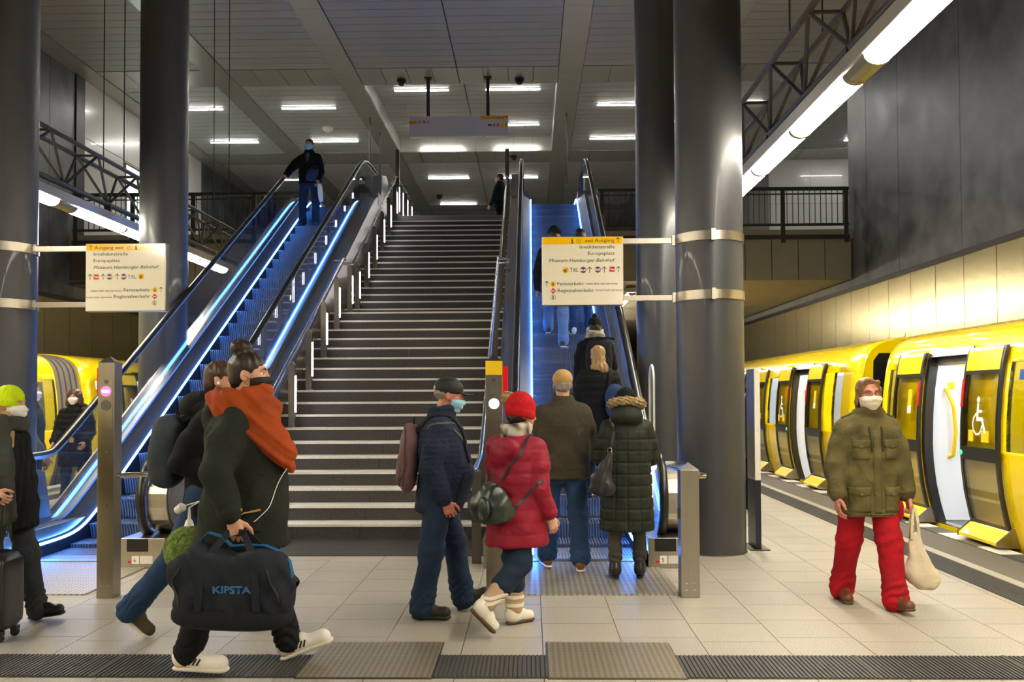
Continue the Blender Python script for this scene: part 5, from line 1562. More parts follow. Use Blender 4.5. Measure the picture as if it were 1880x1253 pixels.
    def hair(s, m, kind='short', gh=.0068, fn=None):
        k = s.k; G = Sdf(gh); q = lambda c, r, kk=.02, op='u': G.ell(s.hd(*c), V3(*r) * k, kk, s.Rh, op)
        if kind == 'short':
            q((0, -.018, .046), (.083, .098, .084)); q((0, -.055, -.01), (.070, .058, .075))
            q((0, .10, -.02), (.09, .075, .07), .01, 'sub')
        if kind == 'long':
            q((0, -.014, .045), (.086, .102, .090)); q((0, -.05, -.05), (.088, .062, .10))
            q((0, -.065, -.13), (.085, .05, .09)); 
            for sd in (-1, 1): G.rc(s.hd(sd * .074, .01, .03), s.hd(sd * .078, .0, -.14), .026 * k, .020 * k, .02)
            q((0, .115, -.045), (.066, .085, .095), .01, 'sub')
        if fn: fn(G, q)
        def d(x, y, z): return .0045 * (np.sin(140 * x + 30 * z + 3 * np.sin(40 * y)) * .6 + np.sin(120 * y + 25 * z + 2 * np.sin(60 * x)) * .6)
        G.disp = d
        o = G.build('hair', m, s.root); return o
    def beanie(s, m, cuff=True, gh=.0072, z=.03, tall=0.0, rib=True, pom=None, name='beanie', big=1.0):
        k = s.k * big; G = Sdf(gh); G.ell(s.hd(0, -.014, .050 + tall * .4), V3(.088, .107, .092 + tall) * k, .02, s.Rh)
        G.ell(s.hd(0, .02, z - .12), V3(.2, .2, .11) * k, .006, rotx(R(-10)) if False else s.Rh, 'sub')
        if cuff:
            for i in range(3): G.ring(s.hd(0, -.010 - .002 * i, z + .000 + .016 * i), .089 * k, .013 * k, tuple(s.Rh @ V3(0, .12, 1)), .012, (1.0, 1.0))
        if rib:
            c = s.hd(0, -.01, 0)
            G.disp = lambda x, y, zz: .0028 * np.sin(46 * np.arctan2(x - c[0], y - c[1]))
        o = G.build(name, m, s.root)
        if pom:
            Q = Sdf(gh); Q.ell(s.hd(*pom[1]), V3(pom[2], pom[2], pom[2]) * k, .01)
            Q.disp = lambda x, y, zz: .006 * np.sin(150 * x + 9 * np.sin(90 * zz)) * np.sin(140 * y + 7 * np.sin(80 * x)) + .005 * np.sin(170 * zz + 50 * y)
            Q.build('pompom', pom[0], o)
        return o
    def cap(s, m, brim_m=None, back=False, gh=.0068):
        k = s.k; G = Sdf(gh); G.ell(s.hd(0, -.012, .058), V3(.088, .108, .084) * k, .02, s.Rh)
        G.ell(s.hd(0, .0, -.088), V3(.2, .22, .11) * k, .006, s.Rh @ rotx(R(11)), 'sub')
        o = G.build('cap', m, s.root)
        b = Sdf(gh); up = s.Rh @ V3(0, -.25, 1)
        b.rc(s.hd(0, .06, .046), s.hd(0, .125, .034), .072 * k, .062 * k, .01, (up, .13)); b.build('brim', brim_m or m, o)
        return o
def wedge_quilt(zp, ap, amp, c0, z0=0, ang=0):
    """stitched box quilting on a round body: rows every zp, columns ap per turn"""
    def f(x, y, z):
        a = np.arctan2(x - c0[0], y - c0[1]) + ang
        r = np.abs(np.sin(PI * (z - z0) / zp)); q = np.abs(np.sin(ap * a / 2)) if ap else 1.0
        return -amp * (np.minimum(r, .45) / .45) ** .6 * (np.minimum(q, .35) / .35) ** .5 + amp * .6
    return f

# ------------------------------------------------------------------ cloth
def cloth(n, c, rough=.85, var=.25, scale=7, bump=.35, bscale=260, col2=None, detail=4., crease=.55, cs=11.):
    """woven cloth: fine weave and a coarser net of creases as relief"""
    m = mat(n, c, rough=rough, var=var, scale=scale, bump=bump, bscale=bscale, col2=col2, detail=detail, spec=.25)
    nt = m.node_tree; L = nt.links; b = nt.nodes['Principled BSDF']; old = b.inputs['Normal'].links[0].from_node
    mp = [q for q in nt.nodes if q.type == 'MAPPING'][0]
    w_ = nt.nodes.new('ShaderNodeTexNoise'); w_.noise_type = 'RIDGED_MULTIFRACTAL'; w_.inputs['Scale'].default_value = cs; w_.inputs['Detail'].default_value = 2; w_.inputs['Distortion'].default_value = 1.2
    L.new(mp.outputs[0], w_.inputs['Vector'])
    bp = nt.nodes.new('ShaderNodeBump'); bp.inputs['Strength'].default_value = crease; bp.inputs['Distance'].default_value = .012
    L.new(w_.outputs['Fac'], bp.inputs['Height']); L.new(bp.outputs[0], old.inputs['Normal'])
    old.inputs['Distance'].default_value = .004
    return m
cloth('parka', '#1f241e', crease=.8); cloth('jeans_black', '#0f1012'); cloth('scarf_orange', '#9c4010', bump=.6, bscale=180, var=.3)
cloth('duffel', '#1c2029', bscale=400); cloth('duffel_blue', '#1c5a8c'); cloth('duffel_base', '#14161d')
mat('hair_dark', '#2a1a14', .5, var=.5, scale=60, stretch=(1, 1, .2)); mat('hair_brown', '#4a2e20', .5, var=.5, scale=60, stretch=(1, 1, .2))
mat('hair_fair', '#8d6a43', .5, var=.45, scale=50, stretch=(1, 1, .15)); mat('hair_blond', '#b08a5a', .5, var=.45, scale=50, stretch=(1, 1, .15)); mat('hair_grey', '#8d8780', .6, var=.4, scale=60)
mat('mask_black', '#141416', .8); mat('mask_white', '#e3e0da', .8, var=.06, scale=9); mat('mask_blue', '#8fc0d8', .75); mat('mask_cream', '#d9cfbb', .85, var=.08, scale=9, bump=.2, bscale=200)
mat('shoe_white', '#e2ded4', .5); mat('shoe_sole', '#d5cebf', .6); mat('stripe_black', '#151515', .5); mat('lace', '#e8e4da', .7)
cloth('black_coat', '#0f1011'); cloth('slate', '#3d454c', var=.2); cloth('slate_dark', '#22252a'); cloth('jeans', '#243650', var=.35, scale=5); cloth('jeans_blue', '#2a4468', var=.35, scale=5)
cloth('shoe_olive', '#4c4431'); cloth('navy', '#202a40', var=.2, crease=.8, cs=18.); cloth('navy_trim', '#1d2230'); cloth('piping_green', '#56604c'); cloth('rose_pack', '#6d5052', var=.2, rough=.6); cloth('rose_dark', '#4f3c3e')
cloth('jeans_dark', '#22344c', var=.3, scale=5); mat('shoe_dark', '#23211f', .6); mat('cap_black', '#15171a', .7); mat('cap_white', '#b8b2a2', .7)
cloth('red_coat', '#8f1730', var=.18, rough=.6); cloth('red_knit', '#b8101c', var=.3, scale=20, bump=.8, bscale=120); mat('fur_tan', '#a98f62', .9, var=.6, scale=45); cloth('check_scarf', '#b8b0a2', var=.85, scale=18, col2='#26262a', detail=0)
cloth('pants_navy', '#1f2d40'); mat('boot_white', '#e4ddcb', .5, var=.1, scale=12); cloth('boot_tan', '#c2a284'); mat('boot_sole', '#5a4330', .7)
mat('leather_green', '#2e3a33', .35, var=.5, scale=14, col2='#161a18', detail=1); mat('leather_black', '#26262a', .38, var=.2, scale=30); mat('brass', '#b79a58', .3, .9)
cloth('brown_jacket', '#40392d', var=.2, scale=40); mat('cap_tan', '#b58f57', .8, var=.15, scale=20); mat('shoe_brown', '#7a4a26', .4, var=.2, scale=10)
cloth('olive_coat', '#23281f', var=.15, rough=.6); cloth('pants_grey', '#4b4843'); mat('boot_black', '#1a1a1c', .35)
cloth('olive', '#6a5f38', var=.28, scale=5, col2='#454025', crease=.8); cloth('olive_dark', '#3c3922'); cloth('red_jeans', '#b30d1d', var=.35, scale=5, col2='#7e0c18'); cloth('tote', '#cfc2a6', var=.12); mat('shoe_tan', '#6d3a20', .4, var=.3, scale=14)
cloth('lime', '#c4dc0a', bump=.6, bscale=150); cloth('grey_scarf', '#3f413b', bump=.6, bscale=160); cloth('grey_pants', '#3c3f42'); mat('suitcase_shell', '#1b1b1d', .28, coat=.3); cloth('denim_sleeve', '#47565e')
cloth('midblue', '#2c3f66'); cloth('grey_hood', '#7e7a74', bump=.9, bscale=90, var=.5, scale=40); cloth('anthracite', '#1b1d20')
def bag_root(name, p, label, cat):
    o = empty(name, p.root.location, p.root.rotation_euler.z); return tag(o, label, cat)
def step_z(Y):
    k = int((Y - 8.42) / .4); return zline(8.42 + .4 * k + .2)
def backpack(p, label, m, c, r, jk, strap_m, front=None, pw=3.0, name='backpack', zip_m=None, tilt=0, straps=(.085, -.085), rnd_top=True, h=.0095):
    """rucksack on the back: shell, front pocket, handle, two shoulder straps laid over the jacket"""
    g = bag_root(name, p, label, 'backpack'); k = p.k; Rt = rotx(R(tilt))
    S = Sdf(h); S.ell(p.T(c), V3(*r) * k, .02, Rt, 'u', pw); S.disp = folds(.005, seed=2.0)
    b = S.build('bag_body', m, g); bv = bvh_of(b)
    if front: 
        q = Sdf(h); q.ell(p.T((c[0], c[1] - r[1] * .72, c[2] - r[2] * .32)), V3(r[0] * .78, r[1] * .5, r[2] * .5) * k, .02, Rt, 'u', pw); q.disp = folds(.004, seed=5.0); q.build('front_pocket', front, g)
    jb = bvh_of(jk)
    for x in straps:
        pth = [p.T((x * .8, c[1] + r[1] * .6, c[2] + r[2] * .8)), p.T((x, -.08, .52)), p.T((x * 1.15, .06, .53)), p.T((x * 1.15, .20, .38)), p.T((x * 1.25, .22, .20))]
        ribbon(pth, jb, .045 * k, .012, 'shoulder_strap', strap_m, g, .004)
    t = p.T((c[0], c[1] + r[1] * .4, c[2] + r[2] * .95))
    MB().tube([t + V3(-.03, 0, -.01), t + V3(-.02, 0, .05), t + V3(.02, 0, .05), t + V3(.03, 0, -.01)], .008, 6).build('carry_loop', strap_m, g, smooth=.9)
    if zip_m:
        a = [p.T((c[0] + r[0] * 1.02 * math.sin(t_), c[1] - r[1] * .35, c[2] + r[2] * 1.0 * math.cos(t_))) for t_ in np.linspace(-2.4, 2.4, 12)]
        ribbon(a, bv, .012, .004, 'zip', zip_m, g, .001, 4)
    return g, b

# ================================================================== THE CAST
# --- woman with the orange scarf
p = Person('woman in a dark parka and big orange scarf walking with a duffel bag', (-1.685, 5.18, 0), -88, 1.87, h=.006, gh=.0075, lean=1, head=(0, -2, 0),
           arm_r=(-12, 21, 32), arm_l=(6, 8, 10), leg_r=(-16, 3, 0), leg_l=(17, 3, 20), curl=(80, 40))
p.body(brow='hair_dark')
jk = p.jacket('parka', hem=-.26, rx=.195, ry=.215, hemr=(.215, .255), sl=(.098, .084, .064), chest=(.215, .195), belly=.03, hood=[((0, -.15, .45), (.13, .07, .09))], collar=.05, name='parka', disp=folds(.008, fz=17, seed=1.1))
p.trousers('jeans_black', r=(.105, .08, .066), hemlift=.07)
for n in 'rl':
    sh = p.shoe(n, 'shoe_white', 'shoe_sole', sh=.034, L=.205, toe=1.1); sb = bvh_of(sh); a = p.J['ankle_' + n]; F = p.J['foot_' + n]; sd = 1 if n == 'r' else -1
    for q in (1, -1):
        for i in range(3):
            f = lambda y, z: a + F @ (V3(q * .06, y, z) * p.k)
            ribbon([f(.030 + .022 * i, -.048), f(.055 + .022 * i, -.002)], sb, .011, .002, 'stripe', 'stripe_black', sh, .001, 5)
    for i in range(5):
        f = lambda x, y: a + F @ (V3(x, y, .05) * p.k)
        ribbon([f(-.022, .045 + .016 * i), f(.022, .049 + .016 * i)], sb, .008, .003, 'lace', 'lace', sh, .001, 4)
p.mask('mask_black', z0=-.10, z1=-.005, push=.008)
def bun(G, q):
    q((0, -.05, .150), (.052, .062, .045), .015); q((0, -.018, .046), (.084, .100, .084)); q((0, -.055, -.01), (.070, .058, .075)); q((0, .105, -.02), (.09, .075, .085), .01, 'sub')
p.hair('hair_dark', 'bun', fn=bun)
S = Sdf(.007); k = p.k
for i, (z, rr, th, y) in enumerate(((.505, .115, .050, .0), (.55, .105, .046, .01), (.46, .135, .050, .03))): S.ring(p.T((0, y, z)), rr * k, th * k, (0, -.35, 1), .03)
S.rc(p.T((.09, .14, .46)), p.T((.05, .265, .18)), .095 * k, .040 * k, .05, (V3(.3, 1, .3), .5))
S.rc(p.T((.15, -.02, .50)), p.T((.12, .20, .33)), .080 * k, .090 * k, .05, (V3(.7, .5, .4), .55))
S.rc(p.T((.13, -.06, .51)), p.T((.09, .24, .26)), .060 * k, .075 * k, .05, (V3(.6, .6, .3), .6))
S.rc(p.T((-.10, .04, .48)), p.T((0, .23, .28)), .070 * k, .085 * k, .05, (V3(0, 1, .3), .55))
S.rc(p.T((.02, -.13, .53)), p.T((.13, -.04, .51)), .075 * k, .075 * k, .05)
c_ = p.T((0, 0, .50))
S.disp = lambda x, y, z: .006 * np.sin(58 * (z + .95 * y) + 2.5 * np.sin(7 * x + 4 * y)) + .002 * np.sin(120 * (z + .9 * y) + 3 * x)
sc = S.build('scarf', 'scarf_orange', p.root)
jb = bvh_of(jk, sc)
f = p.T
ribbon([p.hd(.085, .0, -.02), f((.11, .12, .42)), f((.10, .27, .20)), f((.16, .20, -.02)), f((.22, .13, -.10)), f((.23, .04, -.12))], jb, .0042, .003, 'earphone_cord', 'white', p.root, .004, 8)
ribbon([f((.25, .02, -.06)), f((.23, .17, -.03))], jb, .012, .004, 'pocket_zip', 'brass', p.root, .001, 6)
press(patch(.13, .075, 6, 5, .006), (1, .35, 0), (0, 0, 1), jb, f((.22, .10, -.12)), .006, 'pocket_flap', 'parka', p.root)
for zz, yy in ((-.13, .11), (-.02, .20)):
    o = MB().lathe([(.010, 0), (.008, .006)], 10).build('snap_button', 'brass', p.root); l, nn, _, _ = jb.find_nearest(Vector(f((.30, yy, zz)))); o.location = l; o.rotation_euler = nn.to_track_quat('Z', 'Y').to_euler()
scarf_woman = p
# duffel bag in her hand
hw = Matrix.Rotation(R(-88), 3, 'Z') @ Vector(p.J['wr_r'] + p.J['hd_r'] * .075 * p.k) + p.root.location
g = empty('duffel_bag', (-1.60, 4.775, .335)); hx, hy, hz = hw - g.location; tag(g, 'dark duffel bag with blue strap and lettering carried by the woman in the orange scarf', 'bag')
S = Sdf(.0075); S.ell((0, 0, .235), (.325, .145, .215), .02, roty(R(2)), 'u', 3.2); S.ell((0, 0, .50), (.16, .16, .10), .08, None, 'sub')
S.disp = lambda x, y, z: .008 * np.sin(26 * x + 9 * z + 3 * np.sin(14 * z)) * (z > .08) + .004 * np.sin(60 * (x + .6 * z))
bb = S.build('bag_body', 'duffel', g); bv = bvh_of(bb)
S = Sdf(.0075); S.ell((0, 0, .075), (.318, .150, .075), .02, roty(R(2)), 'u', 3.0); S.build('bag_base', 'duffel_base', g)
tm = text_mesh('KIPSTA', .052, 0, .03); wv_ = np.empty(len(tm.vertices) * 3); tm.vertices.foreach_get('co', wv_); wv_ = wv_.reshape(-1, 3); wx = wv_[:, 0].max()
tm.transform(Matrix.Scale(.205 / wx, 4, (1, 0, 0))); tm.transform(Matrix.Translation((-.09, 0, 0))); mat('logo_blue', '#2a5f94', .7)
press(tm, (0, -1, 0), (0, 0, 1), bv, (.03, 0, .215), 0, 'lettering', 'logo_blue', g, .003)
for y in (-.10, .08):
    pth = [(-.14, y * 1.45, .12), (-.12, y * 1.5, .30), (-.09, y * .9 + hy * .3, .42), (hx - .04, hy + y * .1, hz), (hx + .04, hy + y * .1, hz), (.12, y * .9 + hy * .2, .42), (.16, y * 1.5, .30), (.17, y * 1.45, .12)]
    sub = []
    for a, b in zip(pth, pth[1:]):
        for t in (0, .5): sub.append(tuple(Vector(a).lerp(Vector(b), t)))
    sub.append(pth[-1]); MB().sweep(sub, [(-.004, -.019), (.004, -.019), (.004, .019), (-.004, .019)], up=(0, 1, 0)).build('handle', 'duffel', g, smooth=.8)
MB().tube([(hx - .045, hy, hz), (hx + .045, hy, hz)], .015, 8).build('handle_wrap', 'duffel_base', g, smooth=.8)
sub = [(-.20, .06, .37), (-.19, .06, .46), (-.15, .055, .50), (-.08, .05, .48), (-.02, .04, .43), (.06, .04, .435), (.16, .05, .43), (.24, .04, .40), (.30, .02, .35), (.325, -.02, .27)]
MB().sweep(sub, [(-.022, -.003), (.022, -.003), (.022, .003), (-.022, .003)], up=(0, 1, 0)).build('shoulder_strap', 'duffel_blue', g, smooth=.9)
for s_ in (-1, 1): ribbon([(s_ * .27, -.2, .36), (s_ * .285, -.2, .25), (s_ * .29, -.2, .15)], bv, .012, .004, 'side_zip', 'black', g, .001)

# --- man walking behind her with a slate backpack
p = Person('man in a black hooded jacket and jeans walking behind the orange scarf', (-2.15, 5.98, 0), -86, 1.87, h=.0075, gh=.009, lean=3, head=(0, -3, 0),
           arm_r=(-30, 10, 85), arm_l=(14, 8, 18), leg_r=(-24, 16, -38), leg_l=(22, 6, 15))
p.body(brow='hair_brown'); jk = p.jacket('black_coat', hem=-.16, rx=.20, ry=.155, sl=(.088, .072, .058), hood=[((0, -.13, .50), (.14, .09, .10)), ((0, -.08, .55), (.12, .10, .06))])
p.trousers('jeans_blue', r=(.105, .080, .072)); p.hair('hair_brown', 'short')
for n in 'rl':
    sh = p.shoe(n, 'shoe_olive', 'shoe_sole', sh=.034, L=.185); a = p.J['ankle_' + n]; F = p.J['foot_' + n]
    sb = bvh_of(sh); tm = text_mesh('N', .055, .2, .05); fw = F @ V3(1, 0, 0)
    press(tm, tuple(fw), tuple(F @ V3(0, 0, 1)), sb, a + F @ V3(.03, .025, -.052), 0, 'letter', 'shoe_white', sh, .0015)
o = MB().lathe([(.009, -.012), (.009, .0), (.006, .008)], 10).build('earbud', 'white', p.root); o.location = Vector(p.hd(.083, .0, -.01))
backpack(p, 'slate grey backpack on the man behind the orange scarf', 'slate', (0, -.278, .22), (.155, .105, .235), jk, 'slate_dark', front=None, tilt=-6)
# ball lamp he carries
hb = Matrix.Rotation(R(-86), 3, 'Z') @ Vector(p.J['wr_r'] + p.J['hd_r'] * .09 * p.k) + p.root.location
g = empty('ball_lamp', (-2.15, 5.585, .455)); hb = hb - g.location; tag(g, 'green ball lampshade with a white socket hanging behind the duffel bag', 'lampshade')
mat('lamp_green', '#7d9446', .9, var=.5, scale=30, bump=1.0, bscale=70, col2='#4e6428')
S = Sdf(.006); S.ell((0, 0, .155), (.152, .152, .15)); S.disp = lambda x, y, z: .002 * np.sin(90 * x + 60 * z) * np.sin(80 * y - 70 * z); S.build('shade', 'lamp_green', g)
def thread_ball():
    m = MB(); rnd = random.Random(3)
    for i in range(90):
        n_ = Vector((rnd.gauss(0, 1), rnd.gauss(0, 1), rnd.gauss(0, 1))).normalized(); u = n_.orthogonal().normalized(); v = n_.cross(u); t0 = rnd.random() * 6.3; hgt = rnd.uniform(-.06, .06); rr = math.sqrt(.1535 ** 2 - hgt ** 2)
        m.tube([Vector((0, 0, .155)) + n_ * hgt + (u * math.cos(t0 + t) + v * math.sin(t0 + t)) * rr for t in [j * .16 for j in range(15)]], .0012, 3, False)
    return m
tag(thread_ball().build('thread', 'lamp_green', g, fix=False), kind='stuff')
MB().lathe([(.022, .295), (.03, .305), (.022, .335), (.010, .35), (.006, .42)], 14).build('socket', 'offwhite', g, smooth=.8)
MB().tube([(0, 0, .42), (hb.x * .3, hb.y * .3, .42 + (hb.z - .42) * .5), tuple(hb)], .004, 6).build('cord', 'offwhite', g)
o = MB().lathe([(.026, 0), (.028, .05), (.018, .06)], 14).build('spare_socket', 'offwhite', g, smooth=.8); o.location = (-.075, 0, .40); o.rotation_euler = (R(20), R(55), 0)
MB().tube([(-.03, 0, .43), (hb.x * .4, hb.y * .4, .43 + (hb.z - .43) * .5), tuple(hb)], .004, 6).build('spare_cord', 'offwhite', g)

# --- man in the navy jacket
p = Person('man in a black cap and quilted navy jacket walking towards the signal post', (-.665, 6.42, 0), -84, 1.72, h=.006, gh=.0075, lean=2, head=(2, -12, 0), skin='skin_red',
           arm_r=(-14, 8, 38), arm_l=(-8, 6, 10), leg_r=(-7, 3, 0), leg_l=(15, 6, 22), curl=(70, 45))
p.body(brow='hair_grey')
cz = p.T((0, 0, 0))
def qd(x, y, z): return .003 * np.sin(85 * (z + .5 * (x + y))) * np.sin(85 * (z - .5 * (x + y))) + folds(.005, seed=4.)(x, y, z)
jk = p.jacket('navy', hem=-.14, rx=.205, ry=.21, hemr=(.185, .175), sl=(.095, .082, .064), chest=(.21, .175), belly=.06, collar=.085, disp=qd, collar_r=.078)
S = Sdf(.0075)
for i in range(3): S.ring(p.T((0, .005, -.155 + .02 * i)), .172 * p.k, .018 * p.k, (0, 0, 1), .02, (1.05, .92))
S.build('waistband', 'navy_trim', jk)
for n in 'rl':
    w_ = p.J['wr_' + n]; d = p.J['hd_' + n]; S = Sdf(.006); S.rc(w_ - d * .06, w_ - d * .005, .050 * p.k, .044 * p.k); S.build('cuff', 'navy_trim', jk)
jb = bvh_of(jk); f = p.T
ribbon([f((.20, -.16, .46)), f((.22, .02, .47)), f((.12, .10, .47))], jb, .016, .003, 'piping', 'piping_green', jk, .001)
ribbon([f((.19, .10, .44)), f((.12, .2, .36))], jb, .02, .003, 'piping', 'piping_green', jk, .001)
ribbon([f((.22, .20, .13)), f((.24, .15, -.02)), f((.22, .17, -.10))], jb, .010, .003, 'pocket_zip', 'black', jk, .001)
p.trousers('jeans', r=(.108, .086, .080), hips=(.17, .135), hemlift=.05)
for n in 'rl': p.shoe(n, 'shoe_dark', 'shoe_dark', sh=.036, L=.185, toe=1.05)
p.cap('cap_black'); o = Sdf(.005); o.ell(p.hd(0, -.112, .040), V3(.03, .012, .022) * p.k); o.build('cap_strap', 'cap_white', p.root)
p.hair('hair_grey', 'x', fn=lambda G, q: (q((0, -.045, .015), (.070, .070, .055)), q((0, .09, 0), (.1, .085, .1), .01, 'sub')))
p.mask('mask_blue', z0=-.108, z1=-.006, push=.012)
g, b = backpack(p, 'dusty rose backpack on the man in the navy jacket', 'rose_pack', (-.02, -.225, .21), (.145, .075, .255), jk, 'navy_trim', front='rose_pack', pw=2.6, zip_m='rose_dark', tilt=-4)

# --- woman in the red coat
p = Person('woman in a red quilted coat and red bobble hat walking past the signal post', (-.10, 6.06, 0), -58, 1.57, h=.0075, gh=.0075, head=(-10, -4, 0), torso_tw=34,
           arm_r=(-4, 12, 26), arm_l=(8, 10, 20), leg_r=(-7, 40, -46), leg_l=(6, 6, 0), curl=(45, 45))
p.body()
z0_ = p.T((0, 0, 0))[2]
def puff(x, y, z): return -.0055 * np.abs(np.sin(PI * (z - z0_ + .02 * np.sin(9 * x)) / .08)) ** .5 + .003 + folds(.006, seed=3.3)(x, y, z)
jk = p.jacket('red_coat', hem=-.30, rx=.21, ry=.185, hemr=(.235, .235), sl=(.092, .078, .062), chest=(.215, .165), collar=.05, disp=puff, name='coat',
              hood=[((-.03, -.15, .43), (.17, .07, .08)), ((-.08, -.15, .37), (.11, .05, .07))])
p.trousers('pants_navy', r=(.095, .082, .075), hips=(.15, .115), hemlift=.27)
for n in 'rl':
    sh = p.shoe(n, 'boot_white', 'boot_sole', kind='lowboot', sh=.036, L=.165, toe=1.05)
    S = Sdf(.006); a = p.J['ankle_' + n]; kn = p.J['knee_' + n]; S.rc(a + (kn - a) * .10, a + (kn - a) * .44, .064 * p.k, .072 * p.k, .02); S.disp = folds(.004, seed=8.); lg = S.build('shaft', 'boot_tan', sh)
    lb = bvh_of(lg); ex = p.J['foot_' + n] @ V3(1, 0, 0); ey = V3(0, 1, 0)
    for t in (.16, .30):
        c = a + (kn - a) * t; ribbon([c + (ex * math.cos(u) + ey * math.sin(u)) * .10 for u in np.linspace(0, 6.28, 10)], lb, .022, .006, 'boot_strap', 'boot_white', sh, .002, 3)
p.beanie('red_knit', tall=.018, z=-.005, big=1.12, pom=('fur_tan', (-.055, -.095, .115), .052))
p.hair('hair_dark', 'x', fn=lambda G, q: q((0, -.03, -.02), (.075, .085, .06)))
S = Sdf(.0075)
for i in range(3): S.ring(p.T((0, -.005, .53 + .03 * i)), .088 * p.k, .030 * p.k, (0, -.1, 1), .02)
S.disp = folds(.006, fz=50, seed=2.); S.build('scarf', 'check_scarf', p.root)
g = bag_root('backpack', p, 'small dark green leather backpack with a buckle on the red coat', 'backpack')
S = Sdf(.006); c = (-.07, -.30, .03)
Rb = rotz(R(34)); S.ell(p.T((c[0], c[1], c[2] - .05)), V3(.175, .09, .095) * p.k, .03, Rb, 'u', 2.6); S.ell(p.T((c[0], c[1], c[2] + .04)), V3(.14, .08, .08) * p.k, .06, Rb); S.ell(p.T((c[0], c[1], c[2] + .125)), V3(.06, .05, .04) * p.k, .07, Rb)
S.disp = folds(.006, fx=25, fz=30, seed=6.); b = S.build('bag_body', 'leather_green', g); bv = bvh_of(b)
q = Sdf(.006); q.ell(p.T((c[0] - .02, c[1] - .085, c[2] - .02)), V3(.085, .035, .085) * p.k, .02); q.build('flap', 'leather_green', g)
yv = tuple(rotz(R(34)) @ V3(0, -1, 0))
q = MB().box(-.014, .014, -.004, .004, -.016, .016).build('buckle', 'steel_bright', g, bevel=.002); q.location = Vector(p.T((c[0] - .02, c[1] - .118, c[2] - .075))); q.rotation_euler = (0, 0, R(34))
jb = bvh_of(jk)
ribbon([p.T((c[0] + .02, c[1] + .06, c[2] + .17)), p.T((.04, -.2, .30)), p.T((.12, -.13, .44)), p.T((.12, -.02, .52)), p.T((.14, .1, .42))], jb, .020, .006, 'shoulder_strap', 'leather_black', g, .004)
ribbon([p.T((c[0] + .13, c[1] + .04, c[2] - .06)), p.T((.14, -.19, .06)), p.T((.21, -.10, .16)), p.T((.22, .02, .22))], jb, .020, .006, 'shoulder_strap', 'leather_black', g, .004)
t = p.T((c[0] + .005, c[1], c[2] + .165)); MB().tube([t + V3(-.012, 0, 0), t + V3(-.012, 0, .06), t + V3(.012, 0, .06), t + V3(.012, 0, 0)], .006, 6).build('carry_loop', 'leather_black', g)
S = Sdf(.005); S.rc(t + V3(-.02, 0, -.005), t + V3(.02, 0, -.005), .008, .008); S.build('cord_stop', 'steel_bright', g)

# --- man in the brown jacket
p = Person('man in a brown jacket and tan cap standing at the escalator foot', (.285, 8.03, .012), 4, 1.80, h=.0085, gh=.009, arm_r=(16, 12, 40), arm_l=(14, 10, 30), leg_r=(-5, 3, 0), leg_l=(10, 5, 0), splay=4, head=(-4, -2, 0))
p.body(face=False); p.jacket('brown_jacket', hem=-.14, rx=.225, ry=.165, hemr=(.225, .165), sl=(.100, .084, .066), chest=(.235, .165), collar=.075, disp=folds(.007, fz=20, seed=5.))
jb = bvh_of(p.parts['jacket'])
ribbon([p.T((-.19, -.2, .33)), p.T((0, -.25, .34)), p.T((.19, -.2, .33))], jb, .008, .003, 'yoke_seam', 'brown_jacket', p.parts['jacket'], .001)
ribbon([p.T((-.20, -.2, -.03)), p.T((0, -.25, -.04)), p.T((.20, -.2, -.03))], jb, .008, .003, 'waist_seam', 'brown_jacket', p.parts['jacket'], .001)
p.trousers('jeans_blue', r=(.108, .086, .078), hips=(.175, .135), hemlift=.085)
for n in 'rl': p.shoe(n, 'shoe_brown', 'offwhite', sh=.026, L=.18)
p.hair('hair_grey', 'x', fn=lambda G, q: (q((0, -.035, .005), (.078, .078, .045)), q((0, -.06, -.03), (.06, .042, .035)), q((0, .09, 0), (.1, .085, .12), .01, 'sub')))
p.cap('cap_tan')

# --- woman in the long quilted coat
p = Person('woman in a long dark olive quilted coat with a fur hood edge', (.815, 7.70, .012), -3, 1.63, h=.0085, gh=.0075, arm_r=(22, 12, 62), arm_l=(18, 12, 60), leg_r=(0, 0, 0), leg_l=(-3, 0, 0), splay=2)
p.body(face=False); cz = p.T((0, 0, 0))
wq = wedge_quilt(.098, 11, .012, cz, cz[2] + .02, .28)
jk = p.jacket('olive_coat', hem=-.50, rx=.215, ry=.175, hemr=(.245, .205), sl=(.098, .086, .066), chest=(.220, .165), collar=.04, name='coat',
              disp=lambda x, y, z: np.where(z < cz[2] + .38, wq(x, y, z), 0) + folds(.003, seed=7.)(x, y, z), hood=[((0, -.105, .545), (.150, .105, .085)), ((0, -.07, .60), (.13, .11, .07))])
S = Sdf(.0075); S.ring(p.T((0, -.055, .655)), .118 * p.k, .040 * p.k, (0, .35, 1), .02, (1.15, .85))
S.disp = lambda x, y, z: .010 * np.sin(170 * x + 60 * np.sin(40 * z)) * np.sin(160 * y + 40 * z) + .005 * np.sin(210 * z + 80 * x); S.build('fur_edge', 'fur_tan', jk)
p.beanie('black_coat', z=.02); p.trousers('pants_grey', r=(.098, .070, .052), hemlift=.15)
for n in 'rl': p.shoe(n, 'boot_black', 'black', kind='lowboot', sh=.03, L=.165)
g = bag_root('handbag', p, 'black leather shoulder bag hanging on the long quilted coat', 'handbag')
S = Sdf(.006); S.rc(p.T((-.235, -.21, -.03)), p.T((-.16, -.215, .20)), .105 * p.k, .030 * p.k, .03, (V3(0, 1, 0), .55)); S.rc(p.T((-.29, -.20, -.10)), p.T((-.16, -.215, -.12)), .05 * p.k, .05 * p.k, .06)
S.disp = folds(.006, fx=20, fz=26, seed=1.); S.build('bag_body', 'leather_black', g)
